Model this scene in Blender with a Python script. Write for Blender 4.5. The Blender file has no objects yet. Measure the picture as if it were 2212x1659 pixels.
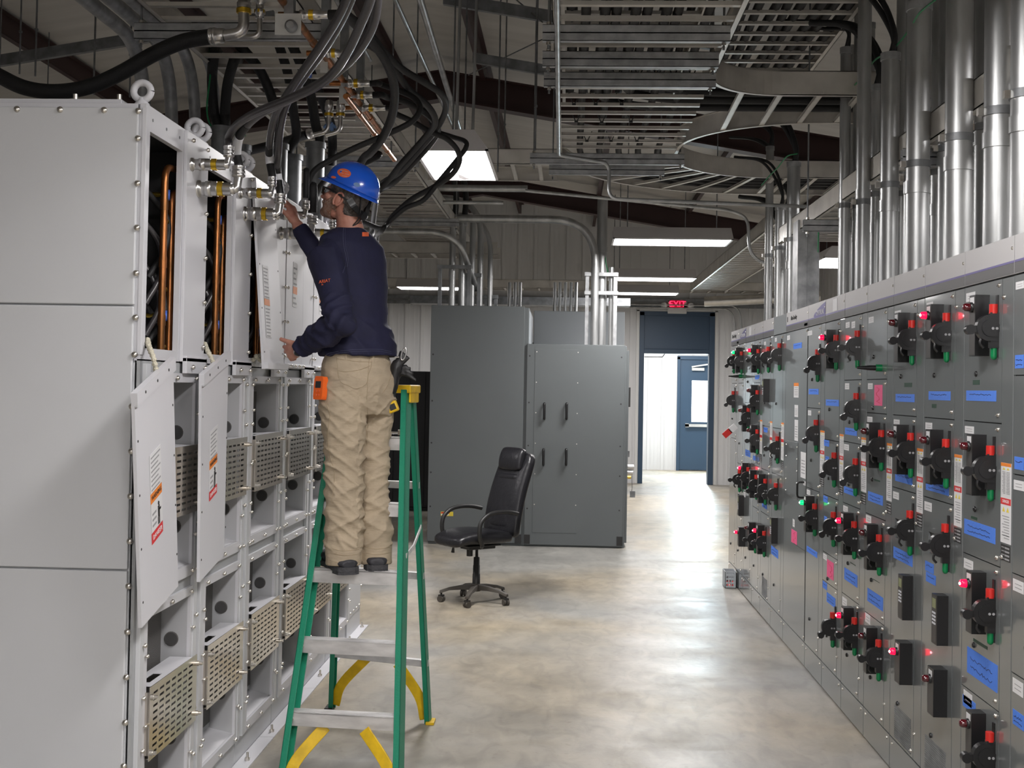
import bpy, math, random
from mathutils import Vector, Matrix
R = math.radians
PI = math.pi
random.seed(7)
col = bpy.context.scene.collection
# ---------------------------------------------------------------- camera frame (world: X right, Y down the aisle, Z up)
F, CX, CY, H = 2640.0, 1106.0, 777.0, 1.77
_Y = Vector((122.0, -61.0, F)).normalized()
_U = Vector((2059.0, 117547.0, F))
_Z = (_U - _Y * _U.dot(_Y)).normalized()
_X = _Y.cross(_Z)
if _X.x < 0: _X = -_X
def ray(px, py):
    c = Vector(((px - CX) / F, -(py - CY) / F, 1.0))
    return Vector((_X.dot(c), _Y.dot(c), _Z.dot(c)))
EYE = Vector((0, 0, H))
def aty(px, py, y): d = ray(px, py); return EYE + d * (y / d.y)
def atx(px, py, x): d = ray(px, py); return EYE + d * (x / d.x)
def atz(px, py, z): d = ray(px, py); return EYE + d * ((z - H) / d.z)
cd = bpy.data.cameras.new('camera'); cam = bpy.data.objects.new('camera', cd); col.objects.link(cam)
right = Vector((_X.x, _Y.x, _Z.x)); up = Vector((_X.y, _Y.y, _Z.y)); fwd = Vector((_X.z, _Y.z, _Z.z))
cam.matrix_world = Matrix(((right.x, up.x, -fwd.x, 0), (right.y, up.y, -fwd.y, 0), (right.z, up.z, -fwd.z, H), (0, 0, 0, 1)))
cd.sensor_width = 36; cd.lens = 36 * F / 2212; cd.shift_y = -(829.5 - CY) / 2212; cd.clip_end = 200; cd.clip_start = 0.05
bpy.context.scene.camera = cam
# ---------------------------------------------------------------- materials
M = {}
def mat(name, c, rough=0.5, metal=0.0, emit=None, bump=0.0, bscale=60, vary=0.0, vscale=3, spec=0.5, coat=0.0, c2=None, alpha=None, trans=0.0, stretch=None):
    m = bpy.data.materials.new(name); m.use_nodes = True; nt = m.node_tree; b = nt.nodes['Principled BSDF']
    b.inputs['Base Color'].default_value = (*c, 1); b.inputs['Roughness'].default_value = rough
    b.inputs['Metallic'].default_value = metal; b.inputs['Specular IOR Level'].default_value = spec
    if coat: b.inputs['Coat Weight'].default_value = coat; b.inputs['Coat Roughness'].default_value = 0.07
    if trans: b.inputs['Transmission Weight'].default_value = trans
    if emit:
        b.inputs['Emission Color'].default_value = (*emit[0], 1); b.inputs['Emission Strength'].default_value = emit[1]
    if vary or bump:
        tc = nt.nodes.new('ShaderNodeTexCoord')
        src = tc.outputs['Object']
        if stretch:
            mp = nt.nodes.new('ShaderNodeMapping'); mp.inputs['Scale'].default_value = stretch
            nt.links.new(src, mp.inputs['Vector']); src = mp.outputs['Vector']
    if vary:
        n = nt.nodes.new('ShaderNodeTexNoise'); n.inputs['Scale'].default_value = vscale; n.inputs['Detail'].default_value = 8
        nt.links.new(src, n.inputs['Vector'])
        r = nt.nodes.new('ShaderNodeValToRGB'); r.color_ramp.elements[0].position = 0.35; r.color_ramp.elements[1].position = 0.65
        cc = c2 or tuple(x * (1 - vary) for x in c)
        r.color_ramp.elements[0].color = (*cc, 1); r.color_ramp.elements[1].color = (*c, 1)
        nt.links.new(n.outputs['Fac'], r.inputs['Fac']); nt.links.new(r.outputs['Color'], b.inputs['Base Color'])
    if bump:
        n = nt.nodes.new('ShaderNodeTexNoise'); n.inputs['Scale'].default_value = bscale; n.inputs['Detail'].default_value = 4
        nt.links.new(src, n.inputs['Vector'])
        bp = nt.nodes.new('ShaderNodeBump'); bp.inputs['Strength'].default_value = bump; bp.inputs['Distance'].default_value = 0.01
        nt.links.new(n.outputs['Fac'], bp.inputs['Height']); nt.links.new(bp.outputs['Normal'], b.inputs['Normal'])
    M[name] = m; return m
mat('cab_white', (0.60, 0.60, 0.63), 0.38, vary=0.04, vscale=2)
mat('cab_white_side', (0.56, 0.57, 0.59), 0.45, vary=0.04, vscale=1.5)
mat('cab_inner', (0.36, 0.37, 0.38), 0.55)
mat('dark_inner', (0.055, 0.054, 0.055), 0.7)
mat('grille', (0.12, 0.115, 0.11), 0.6, bump=0.9, bscale=300)
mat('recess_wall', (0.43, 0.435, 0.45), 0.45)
mat('steel', (0.62, 0.61, 0.60), 0.28, 1.0)
mat('bolt', (0.70, 0.67, 0.62), 0.28, 1.0)
mat('stainless', (0.66, 0.61, 0.54), 0.22, 1.0, bump=0.03, bscale=40)
mat('galv', (0.47, 0.48, 0.49), 0.48, 0.55, vary=0.35, vscale=14, bump=0.05, bscale=30)
mat('galv_dark', (0.27, 0.28, 0.29), 0.5, 0.6, vary=0.4, vscale=10)
mat('conduit', (0.52, 0.53, 0.53), 0.38, 0.72, vary=0.35, vscale=9, stretch=(1, 1, 0.25))
mat('aluminium', (0.70, 0.68, 0.64), 0.33, 0.9, vary=0.18, vscale=8)
mat('tray', (0.66, 0.63, 0.58), 0.45, 0.45, vary=0.2, vscale=5)
mat('copper', (0.55, 0.21, 0.075), 0.36, 0.9, vary=0.5, vscale=22, c2=(0.24, 0.11, 0.04), stretch=(1, 1, 0.35))
mat('brass', (0.80, 0.55, 0.10), 0.3, 1.0)
mat('gold_ring', (0.85, 0.55, 0.05), 0.3, 0.9)
mat('rubber', (0.012, 0.012, 0.013), 0.5)
mat('hose', (0.045, 0.042, 0.045), 0.33, coat=0.2, bump=0.1, bscale=120)
mat('hose_black', (0.012, 0.012, 0.013), 0.6, bump=0.25, bscale=200)
mat('blue_cap', (0.07, 0.16, 0.62), 0.35)
mat('white_tag', (0.75, 0.76, 0.80), 0.5)
mat('mcc', (0.125, 0.135, 0.138), 0.3, vary=0.05, vscale=1.2, coat=1.0)
mat('mcc_door', (0.135, 0.146, 0.149), 0.3, vary=0.05, vscale=1.5, coat=1.0)
mat('mcc_seam', (0.015, 0.016, 0.017), 0.6)
mat('trim_grey', (0.40, 0.39, 0.39), 0.35)
mat('trim_dark', (0.055, 0.052, 0.052), 0.35)
mat('trim_violet', (0.075, 0.055, 0.22), 0.35)
mat('black_plastic', (0.010, 0.010, 0.011), 0.35)
mat('box_grey', (0.045, 0.042, 0.040), 0.45)
mat('red_plastic', (0.55, 0.02, 0.015), 0.35)
mat('green_plastic', (0.0, 0.16, 0.05), 0.3)
mat('lens_red_off', (0.07, 0.004, 0.008), 0.12, coat=0.5)
mat('lens_red_on', (0.8, 0.01, 0.04), 0.2, emit=((1.0, 0.0, 0.03), 2.2))
mat('lens_core', (1, 0.6, 0.65), 0.2, emit=((1.0, 0.45, 0.5), 9.0))
mat('lens_green_on', (0.0, 0.6, 0.15), 0.2, emit=((0.0, 0.8, 0.18), 1.3))
mat('lens_green_core', (0.6, 1, 0.8), 0.2, emit=((0.4, 1.0, 0.7), 6.0))
mat('tape_blue', (0.060, 0.19, 0.68), 0.65, bump=0.2, bscale=90)
mat('tape_pink', (0.72, 0.10, 0.24), 0.6)
mat('ink', (0.012, 0.02, 0.09), 0.6)
mat('ink_black', (0.02, 0.02, 0.02), 0.6)
mat('ink_grey', (0.30, 0.30, 0.31), 0.6)
mat('sticker', (0.66, 0.66, 0.67), 0.5)
mat('sticker_red', (0.62, 0.03, 0.035), 0.5)
mat('sticker_orange', (0.75, 0.22, 0.03), 0.5)
mat('sticker_yellow', (0.70, 0.55, 0.05), 0.5)
mat('lcd', (0.20, 0.22, 0.10), 0.3)
mat('key_white', (0.55, 0.56, 0.60), 0.4)
mat('panel_grey', (0.115, 0.128, 0.132), 0.5, vary=0.05, vscale=2)
mat('panel_grey_light', (0.42, 0.46, 0.49), 0.5)
mat('panel_black', (0.018, 0.018, 0.021), 0.55)
mat('steel_red', (0.035, 0.013, 0.012), 0.55)
mat('door_blue', (0.022, 0.052, 0.095), 0.45)
mat('wall_panel', (0.60, 0.60, 0.60), 0.55, vary=0.05, vscale=1)
mat('insulation', (0.52, 0.50, 0.47), 0.55, bump=0.9, bscale=2.2, vary=0.15, vscale=2, stretch=(0.25, 3.0, 1))
mat('white_frame', (0.6, 0.6, 0.58), 0.5)
mat('fixture', (0.62, 0.60, 0.60), 0.4)
mat('lamp', (1, 1, 1), 0.5, emit=((1.0, 0.96, 0.97), 14.0))
mat('daylight', (1, 1, 1), 0.5, emit=((0.92, 0.97, 1.0), 6.0))
mat('exit_red', (0.25, 0.0, 0.02), 0.4, emit=((0.5, 0.0, 0.03), 0.5))
mat('exit_face', (0.9, 0.02, 0.06), 0.4, emit=((1.0, 0.02, 0.07), 2.6))
mat('clear_lens', (0.75, 0.75, 0.75), 0.15)
mat('ladder_green', (0.010, 0.235, 0.135), 0.42, bump=0.15, bscale=120)
mat('ladder_yellow', (0.78, 0.50, 0.005), 0.45, vary=0.25, vscale=18)
mat('ladder_alu', (0.80, 0.79, 0.79), 0.38, 0.6, vary=0.25, vscale=25, stretch=(0.3, 1, 1))
mat('leather', (0.013, 0.013, 0.016), 0.36, bump=0.35, bscale=26)
mat('chair_plastic', (0.018, 0.018, 0.018), 0.45)
mat('chair_dust', (0.07, 0.062, 0.052), 0.6)
mat('green_wire', (0.01, 0.24, 0.08), 0.4)
mat('rope', (0.62, 0.58, 0.46), 0.8, bump=0.9, bscale=140)
mat('blue_rag', (0.16, 0.27, 0.50), 0.8)
mat('pipe_insul', (0.5, 0.5, 0.5), 0.6)

def floor_material():
    m = bpy.data.materials.new('concrete'); m.use_nodes = True; nt = m.node_tree; b = nt.nodes['Principled BSDF']
    tc = nt.nodes.new('ShaderNodeTexCoord')
    def noise(scale, detail, st=(1, 1, 1), dist=0.0):
        mp = nt.nodes.new('ShaderNodeMapping'); mp.inputs['Scale'].default_value = st
        nt.links.new(tc.outputs['Object'], mp.inputs['Vector'])
        n = nt.nodes.new('ShaderNodeTexNoise'); n.inputs['Scale'].default_value = scale; n.inputs['Detail'].default_value = detail
        n.inputs['Distortion'].default_value = dist
        nt.links.new(mp.outputs['Vector'], n.inputs['Vector']); return n.outputs['Fac']
    def ramp(f, p0, c0, p1, c1):
        r = nt.nodes.new('ShaderNodeValToRGB'); e = r.color_ramp.elements
        e[0].position = p0; e[0].color = (*c0, 1); e[1].position = p1; e[1].color = (*c1, 1)
        nt.links.new(f, r.inputs['Fac']); return r.outputs['Color']
    def mix(f, a, c, mode='MIX'):
        x = nt.nodes.new('ShaderNodeMix'); x.data_type = 'RGBA'; x.blend_type = mode
        if isinstance(f, float): x.inputs[0].default_value = f
        else: nt.links.new(f, x.inputs[0])
        for i, v in ((6, a), (7, c)):
            if isinstance(v, tuple): x.inputs[i].default_value = (*v, 1)
            else: nt.links.new(v, x.inputs[i])
        return x.outputs[2]
    base = ramp(noise(1.3, 12, (1, 0.6, 1), 0.5), 0.30, (0.225, 0.222, 0.208), 0.70, (0.375, 0.365, 0.335))
    yel = ramp(noise(0.42, 7, (1, 1, 1), 0.4), 0.40, (0, 0, 0), 0.62, (0.85, 0.85, 0.85))
    tan = ramp(noise(3.5, 10, (1, 0.5, 1), 0.8), 0.3, (0.30, 0.245, 0.165), 0.7, (0.47, 0.395, 0.275))
    c1 = mix(yel, base, tan)
    fine = ramp(noise(9, 12, (1, 0.45, 1), 1.0), 0.35, (0.80, 0.80, 0.80), 0.60, (1, 1, 1))
    c2 = mix(1.0, c1, fine, 'MULTIPLY')
    spots = ramp(noise(20, 6), 0.62, (1, 1, 1), 0.76, (0.78, 0.76, 0.73))
    c3 = mix(1.0, c2, spots, 'MULTIPLY')
    nt.links.new(c3, b.inputs['Base Color'])
    rr = ramp(noise(1.1, 8, (1, 2, 1), 0.8), 0.3, (0.30, 0.30, 0.30), 0.72, (0.52, 0.52, 0.52))
    nt.links.new(rr, b.inputs['Roughness']); b.inputs['Specular IOR Level'].default_value = 0.42
    bp = nt.nodes.new('ShaderNodeBump'); bp.inputs['Strength'].default_value = 0.22; bp.inputs['Distance'].default_value = 0.006
    nt.links.new(noise(22, 6, (1, 1, 1)), bp.inputs['Height']); nt.links.new(bp.outputs['Normal'], b.inputs['Normal'])
    M['concrete'] = m
floor_material()

# ---------------------------------------------------------------- mesh building
def par(o, parent):      # every part is made in world coordinates, so only a root's own placement is cancelled
    if parent is None: return
    o.parent = parent
    if parent.parent is None: o.matrix_parent_inverse = parent.matrix_basis.inverted()
def inst(name, me, loc, parent, rot=None, label=None, scale=None):
    o = bpy.data.objects.new(name, me); col.objects.link(o); o.location = loc
    if rot: o.rotation_euler = rot
    if scale: o.scale = scale
    par(o, parent)
    if label: o['label'] = label
    return o
def mesh_of(mb, name):
    me = bpy.data.meshes.new(name); me.from_pydata(mb.v, [], mb.f)
    for m in mb.mats: me.materials.append(m)
    me.polygons.foreach_set('material_index', mb.m); me.polygons.foreach_set('use_smooth', mb.sm); me.update(); return me
class MB:
    def __init__(s): s.v = []; s.f = []; s.m = []; s.mats = []; s.sm = []
    def mi(s, m):
        m = M[m] if isinstance(m, str) else m
        if m not in s.mats: s.mats.append(m)
        return s.mats.index(m)
    def add(s, vs, fs, m, smooth=False):
        o = len(s.v); s.v += [tuple(v) for v in vs]; k = s.mi(m)
        for f in fs: s.f.append(tuple(i + o for i in f)); s.m.append(k); s.sm.append(smooth)
    def box(s, x0, x1, y0, y1, z0, z1, m):
        if x0 > x1: x0, x1 = x1, x0
        if y0 > y1: y0, y1 = y1, y0
        if z0 > z1: z0, z1 = z1, z0
        s.add([(x0,y0,z0),(x1,y0,z0),(x1,y1,z0),(x0,y1,z0),(x0,y0,z1),(x1,y0,z1),(x1,y1,z1),(x0,y1,z1)],
              [(0,3,2,1),(4,5,6,7),(0,1,5,4),(1,2,6,5),(2,3,7,6),(3,0,4,7)], m)
    def obox(s, c, ax, ay, az, m):       # centre + three half-axis vectors
        c = Vector(c); ax, ay, az = Vector(ax), Vector(ay), Vector(az)
        if ax.cross(ay).dot(az) < 0: az = -az
        vs = [c + ax*i + ay*j + az*k for k in (-1,1) for (i,j) in ((-1,-1),(1,-1),(1,1),(-1,1))]
        s.add(vs, [(0,3,2,1),(4,5,6,7),(0,1,5,4),(1,2,6,5),(2,3,7,6),(3,0,4,7)], m)
    def bar(s, a, b, w, h, m, up=(0,0,1)):
        a, b = Vector(a), Vector(b); d = b - a; L = d.length
        if L < 1e-6: return
        d /= L; u = Vector(up)
        if abs(d.dot(u)) > 0.98: u = Vector((0,1,0)) if abs(d.y) < 0.9 else Vector((1,0,0))
        sx = d.cross(u).normalized(); uu = sx.cross(d)
        s.obox((a+b)/2, d*L/2, sx*w/2, uu*h/2, m)
    def cyl(s, a, b, r0, r1=None, n=16, m='steel', caps=True):
        r1 = r0 if r1 is None else r1
        s.tube([a, b], [r0, r1], n, m, caps)
    def tube(s, pts, r, n=12, m='steel', caps=True, flat=None):
        pts = [Vector(p) for p in pts]
        if not isinstance(r, (list, tuple)): r = [r] * len(pts)
        rings = []; prev = None
        for i, p in enumerate(pts):
            if i == 0: t = pts[1] - p
            elif i == len(pts) - 1: t = p - pts[-2]
            else: t = (pts[i+1] - p).normalized() + (p - pts[i-1]).normalized()
            t = t.normalized() if t.length > 1e-9 else Vector((0,0,1))
            if prev is None:
                u = Vector((0,0,1)) if abs(t.z) < 0.9 else Vector((1,0,0))
                prev = t.cross(u).normalized()
            a = prev - t * prev.dot(t)
            a = a.normalized() if a.length > 1e-6 else t.orthogonal().normalized()
            b = t.cross(a); prev = a
            rings.append([p + (a*math.cos(2*PI*k/n) + b*math.sin(2*PI*k/n)) * r[i] for k in range(n)])
        o = len(s.v); vs = [v for rg in rings for v in rg]; fs = []
        for i in range(len(rings)-1):
            for k in range(n): fs.append((i*n+k, i*n+(k+1)%n, (i+1)*n+(k+1)%n, (i+1)*n+k))
        s.add(vs, fs, m, True)
        if caps:
            s.add(rings[0], [tuple(range(n-1,-1,-1))], m); s.add(rings[-1], [tuple(range(n))], m)
    def lathe(s, base, axis, prof, n=16, m='steel'):     # prof: [(dist along axis, radius)]
        base = Vector(base); ax = Vector(axis).normalized(); u = ax.orthogonal().normalized(); w = ax.cross(u)
        vs = [base + ax*d + (u*math.cos(2*PI*k/n) + w*math.sin(2*PI*k/n))*max(r,1e-4) for d, r in prof for k in range(n)]
        fs = [(i*n+k, i*n+(k+1)%n, (i+1)*n+(k+1)%n, (i+1)*n+k) for i in range(len(prof)-1) for k in range(n)]
        s.add(vs, fs, m, True)
        s.add(vs[:n], [tuple(range(n-1,-1,-1))], m); s.add(vs[-n:], [tuple(range(n))], m)
    def hexa(s, a, b, r, m): s.cyl(a, b, r, n=6, m=m)
    def ball(s, c, r, m, n=12, sc=(1,1,1), axis=None):
        c = Vector(c); k = n//2; vs = []; fs = []
        for i in range(k+1):
            th = PI*i/k
            for j in range(n):
                ph = 2*PI*j/n; vs.append(c + Vector((math.sin(th)*math.cos(ph)*r*sc[0], math.sin(th)*math.sin(ph)*r*sc[1], math.cos(th)*r*sc[2])))
        for i in range(k):
            for j in range(n): fs.append((i*n+j, (i+1)*n+j, (i+1)*n+(j+1)%n, i*n+(j+1)%n))
        s.add(vs, fs, m, True)
    def prism(s, poly, vec, m, smooth=False):    # poly: 3D points of one face
        poly = [Vector(p) for p in poly]; vec = Vector(vec); n = len(poly)
        nn = Vector((0,0,0))
        for i in range(n): nn += poly[i].cross(poly[(i+1)%n])
        if nn.dot(vec) > 0: poly = poly[::-1]
        s.add(poly + [p+vec for p in poly], [tuple(range(n)), tuple(range(2*n-1, n-1, -1))], m)
        s.add(poly + [p+vec for p in poly], [(i, i+n, (i+1)%n+n, (i+1)%n) for i in range(n)], m, smooth)
    def plate(s, o, u, v, w, U, V, holes, m):    # plate with rectangular holes; o origin, u,v axes, w thickness vector; holes (u0,u1,v0,v1)
        o, u, v, w = Vector(o), Vector(u), Vector(v), Vector(w)
        us = sorted(set([0, U] + [h[0] for h in holes] + [h[1] for h in holes])); vs_ = sorted(set([0, V] + [h[2] for h in holes] + [h[3] for h in holes]))
        nu, nv = len(us)-1, len(vs_)-1
        def inh(i, j):
            if i < 0 or j < 0 or i >= nu or j >= nv: return True
            a = (us[i]+us[i+1])/2; b = (vs_[j]+vs_[j+1])/2
            return any(h[0] < a < h[1] and h[2] < b < h[3] for h in holes)
        flip = u.cross(v).dot(w) < 0
        pts = []; fs = []
        def P(a, b, t): pts.append(o + u*a + v*b + w*t); return len(pts)-1
        def q(a, b, c, d): fs.append((a, d, c, b) if flip else (a, b, c, d))
        for i in range(nu):
            for j in range(nv):
                if inh(i, j): continue
                a0, a1, b0, b1 = us[i], us[i+1], vs_[j], vs_[j+1]
                q(P(a0,b0,1), P(a1,b0,1), P(a1,b1,1), P(a0,b1,1)); q(P(a0,b0,0), P(a0,b1,0), P(a1,b1,0), P(a1,b0,0))
                if inh(i-1, j): q(P(a0,b0,0), P(a0,b0,1), P(a0,b1,1), P(a0,b1,0))
                if inh(i+1, j): q(P(a1,b0,0), P(a1,b1,0), P(a1,b1,1), P(a1,b0,1))
                if inh(i, j-1): q(P(a0,b0,0), P(a1,b0,0), P(a1,b0,1), P(a0,b0,1))
                if inh(i, j+1): q(P(a0,b1,0), P(a0,b1,1), P(a1,b1,1), P(a1,b1,0))
        s.add(pts, fs, m)
    def build(s, name, parent=None, bevel=0.0, label=None, seg=2, smooth_all=None):
        me = bpy.data.meshes.new(name); me.from_pydata(s.v, [], s.f)
        for m in s.mats: me.materials.append(m)
        me.polygons.foreach_set('material_index', s.m)
        me.polygons.foreach_set('use_smooth', [True]*len(s.f) if smooth_all else s.sm)
        me.update()
        o = bpy.data.objects.new(name, me); col.objects.link(o)
        if smooth_all: me.set_sharp_from_angle(angle=R(40))
        if bevel:
            bv = o.modifiers.new('bevel', 'BEVEL'); bv.width = bevel; bv.segments = seg; bv.limit_method = 'ANGLE'; bv.angle_limit = R(50)
        par(o, parent)
        if label: o['label'] = label
        return o
def tag(o, label, cat, group=None, kind=None):
    o['label'] = label; o['category'] = cat
    if group: o['group'] = group
    if kind: o['kind'] = kind
    return o
def empty(name, loc, label, cat, group=None):
    o = bpy.data.objects.new(name, None); col.objects.link(o); o.location = loc; o.empty_display_size = 0.1
    return tag(o, label, cat, group)
def struct(mb, name, bevel=0): o = mb.build(name, bevel=bevel); o['kind'] = 'structure'; return o
def text_mesh(txt, size, mt, name, origin, u, v, parent, depth=0.0008, align='CENTER', label=None):
    cu = bpy.data.curves.new(name, 'FONT'); cu.body = txt; cu.size = size; cu.align_x = align; cu.align_y = 'CENTER'; cu.extrude = depth
    t = bpy.data.objects.new(name, cu)
    col.objects.link(t); dg = bpy.context.evaluated_depsgraph_get(); dg.update()
    me = bpy.data.meshes.new_from_object(t.evaluated_get(dg)); bpy.data.objects.remove(t); bpy.data.curves.remove(cu)
    me.materials.clear(); me.materials.append(M[mt])
    for p in me.polygons: p.material_index = 0
    u, v = Vector(u).normalized(), Vector(v).normalized(); w = u.cross(v)
    mx = Matrix(((u.x, v.x, w.x, origin[0]), (u.y, v.y, w.y, origin[1]), (u.z, v.z, w.z, origin[2]), (0,0,0,1)))
    me.transform(mx)
    o = bpy.data.objects.new(name, me); col.objects.link(o)
    par(o, parent)
    if label: o['label'] = label
    return o
def smooth_path(pts, n=8):
    pts = [Vector(p) for p in pts]; out = []
    P = [pts[0]*2 - pts[1]] + pts + [pts[-1]*2 - pts[-2]]
    for i in range(1, len(P)-2):
        p0, p1, p2, p3 = P[i-1], P[i], P[i+1], P[i+2]
        for k in range(n):
            t = k/n
            out.append(0.5*((2*p1) + (p2-p0)*t + (2*p0-5*p1+4*p2-p3)*t*t + (3*p1-p0-3*p2+p3)*t**3))
    out.append(pts[-1]); return out
def arc_path(pts, rad, n=6):      # polyline with rounded corners
    pts = [Vector(p) for p in pts]; out = [pts[0]]
    for i in range(1, len(pts)-1):
        a, b, c = pts[i-1], pts[i], pts[i+1]; d1 = (a-b); d2 = (c-b)
        r = min(rad, d1.length*0.49, d2.length*0.49); p = b + d1.normalized()*r; q = b + d2.normalized()*r
        for k in range(n+1):
            t = k/n; out.append(p*(1-t)**2 + b*2*t*(1-t) + q*t*t)
    out.append(pts[-1]); return out
bpy.context.view_layer.update()

# ================================================================ ROOM
BW = 23.15                       # back wall
RX, RZ = -1.43, 5.36              # ridge
def roof(x): return RZ - abs(x - RX) * 0.165
XW0, XW1, YF = -7.4, 4.7, -2.5
b = MB(); b.box(XW0, XW1, YF, 28.0, -0.12, 0.0, 'concrete'); struct(b, 'floor')
def ribs(b, axis, fixed, a0, a1, z0, z1f, face, m):   # ribbed panel sheets: wide pans with raised ribs
    t = a0
    while t < a1 - 1e-6:
        e = min(t + 0.305, a1)
        for (u0, u1, d) in ((t, t + 0.06, 0.03), (t + 0.16, t + 0.185, 0.008), (t + 0.235, t + 0.26, 0.008)):
            u1 = min(u1, a1)
            if u1 <= u0: continue
            zt = z1f((u0 + u1) / 2)
            if axis == 'x': b.box(u0, u1, fixed, fixed + face * d, z0, zt, m)
            else: b.box(fixed, fixed + face * d, u0, u1, z0, zt, m)
        t = e
DX0, DX1, DZ = 1.352, 2.70, 3.21
def zrf(x): return roof(x) - 0.03
b = MB()
def gable(b, x0, x1, y0, y1, z0, m):
    xs = [x0] + ([RX] if x0 < RX < x1 else []) + [x1]
    for i in range(len(xs)-1):
        a, c = xs[i], xs[i+1]
        b.prism([(a, y0, z0), (c, y0, z0), (c, y0, roof(c)), (a, y0, roof(a))], (0, y1-y0, 0), m)
gable(b, XW0, DX0, BW, BW+0.12, 0, 'wall_panel'); gable(b, DX1, XW1, BW, BW+0.12, 0, 'wall_panel'); gable(b, DX0, DX1, BW, BW+0.12, DZ, 'wall_panel')
ribs(b, 'x', BW, XW0, DX0-0.05, 0.0, lambda x: roof(x)-0.02, -1, 'wall_panel'); ribs(b, 'x', BW, DX1+0.05, XW1, 0.0, lambda x: roof(x)-0.02, -1, 'wall_panel')
ribs(b, 'x', BW, DX0-0.02, DX1+0.02, DZ+0.02, lambda x: roof(x)-0.02, -1, 'wall_panel')
struct(b, 'wall_back')
b = MB(); b.box(XW1, XW1+0.12, YF, 28, 0, roof(XW1)+0.05, 'wall_panel'); ribs(b, 'y', XW1, YF, BW, 0, lambda y: roof(XW1), -1, 'wall_panel'); struct(b, 'wall_right')
b = MB(); b.box(XW0-0.12, XW0, YF, 28, 0, roof(XW0)+0.05, 'wall_panel'); ribs(b, 'y', XW0, YF, BW, 0, lambda y: roof(XW0), 1, 'wall_panel'); struct(b, 'wall_left')
b = MB(); gable(b, XW0, XW1, YF-0.12, YF, 0, 'wall_panel'); struct(b, 'wall_front')
b = MB()
for (xa, xb) in ((XW0-0.1, RX), (RX, XW1+0.1)):
    n = 14; m_ = 60; vs = []; fs = []
    for j in range(m_+1):
        y = YF + (28.2-YF)*j/m_
        for i in range(n+1):
            x = xa + (xb-xa)*i/n; sag = 0.035*math.sin(PI*((y*0.9) % 1.0))
            vs.append((x, y, roof(x) - sag))
    for j in range(m_):
        for i in range(n):
            k = j*(n+1)+i; fs.append((k, k+n+1, k+n+2, k+1))
    b.add(vs, fs, 'insulation', True)
    b.prism([(xa, YF, roof(xa)+0.05), (xb, YF, roof(xb)+0.05), (xb, YF, roof(xb)+0.15), (xa, YF, roof(xa)+0.15)], (0, 30.7, 0), 'insulation')
struct(b, 'ceiling')
# rooms past the doorway
b = MB(); b.box(-1.0, 4.7, 27.1, 27.2, 0, 3.4, 'wall_panel'); ribs(b, 'x', 27.1, -1.0, 4.7, 0, lambda x: 3.4, -1, 'wall_panel')
b.box(0.6, 0.72, BW+0.12, 27.1, 0, 3.4, 'wall_panel'); b.box(-1, 4.7, BW+0.12, 27.1, 3.4, 3.5, 'wall_panel'); struct(b, 'wall_passage')
# door frame with transom panel
b = MB()
b.box(DX0-0.03, DX0+0.06, BW-0.06, BW+0.16, 0, DZ+0.02, 'door_blue'); b.box(DX1-0.07, DX1+0.03, BW-0.06, BW+0.16, 0, DZ+0.02, 'door_blue')
b.box(DX0-0.03, DX1+0.03, BW-0.06, BW+0.16, DZ-0.05, DZ+0.03, 'door_blue'); b.box(DX0, DX1, BW-0.05, BW+0.16, 2.45, 2.53, 'door_blue')
b.box(DX0+0.05, DX1-0.05, BW-0.02, BW+0.03, 2.53, DZ-0.04, 'door_blue')
b.box(DX0-0.09, DX0-0.03, BW-0.04, BW, 0, DZ+0.06, 'white_frame'); b.box(DX1+0.03, DX1+0.09, BW-0.04, BW, 0, DZ+0.06, 'white_frame'); b.box(DX0-0.09, DX1+0.09, BW-0.04, BW, DZ+0.03, DZ+0.08, 'white_frame')
o = struct(b, 'door_1', 0.004)
q = MB(); q.tube(arc_path([(1.42, BW-0.03, 2.38), (1.75, BW-0.14, 2.38), (1.80, BW+0.02, 2.44)], 0.02), 0.008, 8, 'galv_dark'); q.build('door_closer', o)
# outer door at the end of the passage
p0 = aty(1466, 1010, 27.05); p1 = aty(1530, 1010, 27.05)
b = MB(); xd0, xd1 = p0.x, p0.x + 1.07
W0 = aty(1495, 822, 27.0); W1 = aty(1532, 912, 27.0)
b.plate((xd0, 27.06, 0.02), (1,0,0), (0,0,1), (0,-0.045,0), xd1-xd0, 2.42, [(W0.x-xd0, min(W1.x-xd0, 1.0), W1.z-0.02, W0.z-0.02)], 'door_blue')
b.box(xd0-0.06, xd0, 26.98, 27.08, 0, 2.5, 'door_blue'); b.box(xd1, xd1+0.06, 26.98, 27.08, 0, 2.5, 'door_blue'); b.box(xd0-0.06, xd1+0.06, 26.98, 27.08, 2.44, 2.52, 'door_blue')
o = struct(b, 'door_2', 0.004)
q = MB(); q.box(W0.x, W1.x+0.02, 27.035, 27.045, W1.z, W0.z, 'daylight'); q.build('window_pane', o)
q = MB(); zz = aty(1500, 919, 27).z; q.box(xd0+0.12, xd1-0.03, 26.93, 26.97, zz-0.03, zz+0.03, 'aluminium'); q.box(xd0+0.12, xd0+0.2, 26.93, 27.02, zz-0.04, zz+0.04, 'aluminium'); q.build('push_bar', o)
q = MB(); q.bar((xd0+0.25, 26.98, 2.28), (xd0+0.6, 26.9, 2.34), 0.03, 0.03, 'aluminium'); q.box(xd0+0.25, xd0+0.52, 26.95, 27.02, 2.2, 2.26, 'aluminium'); q.build('door_closer', o)

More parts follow.
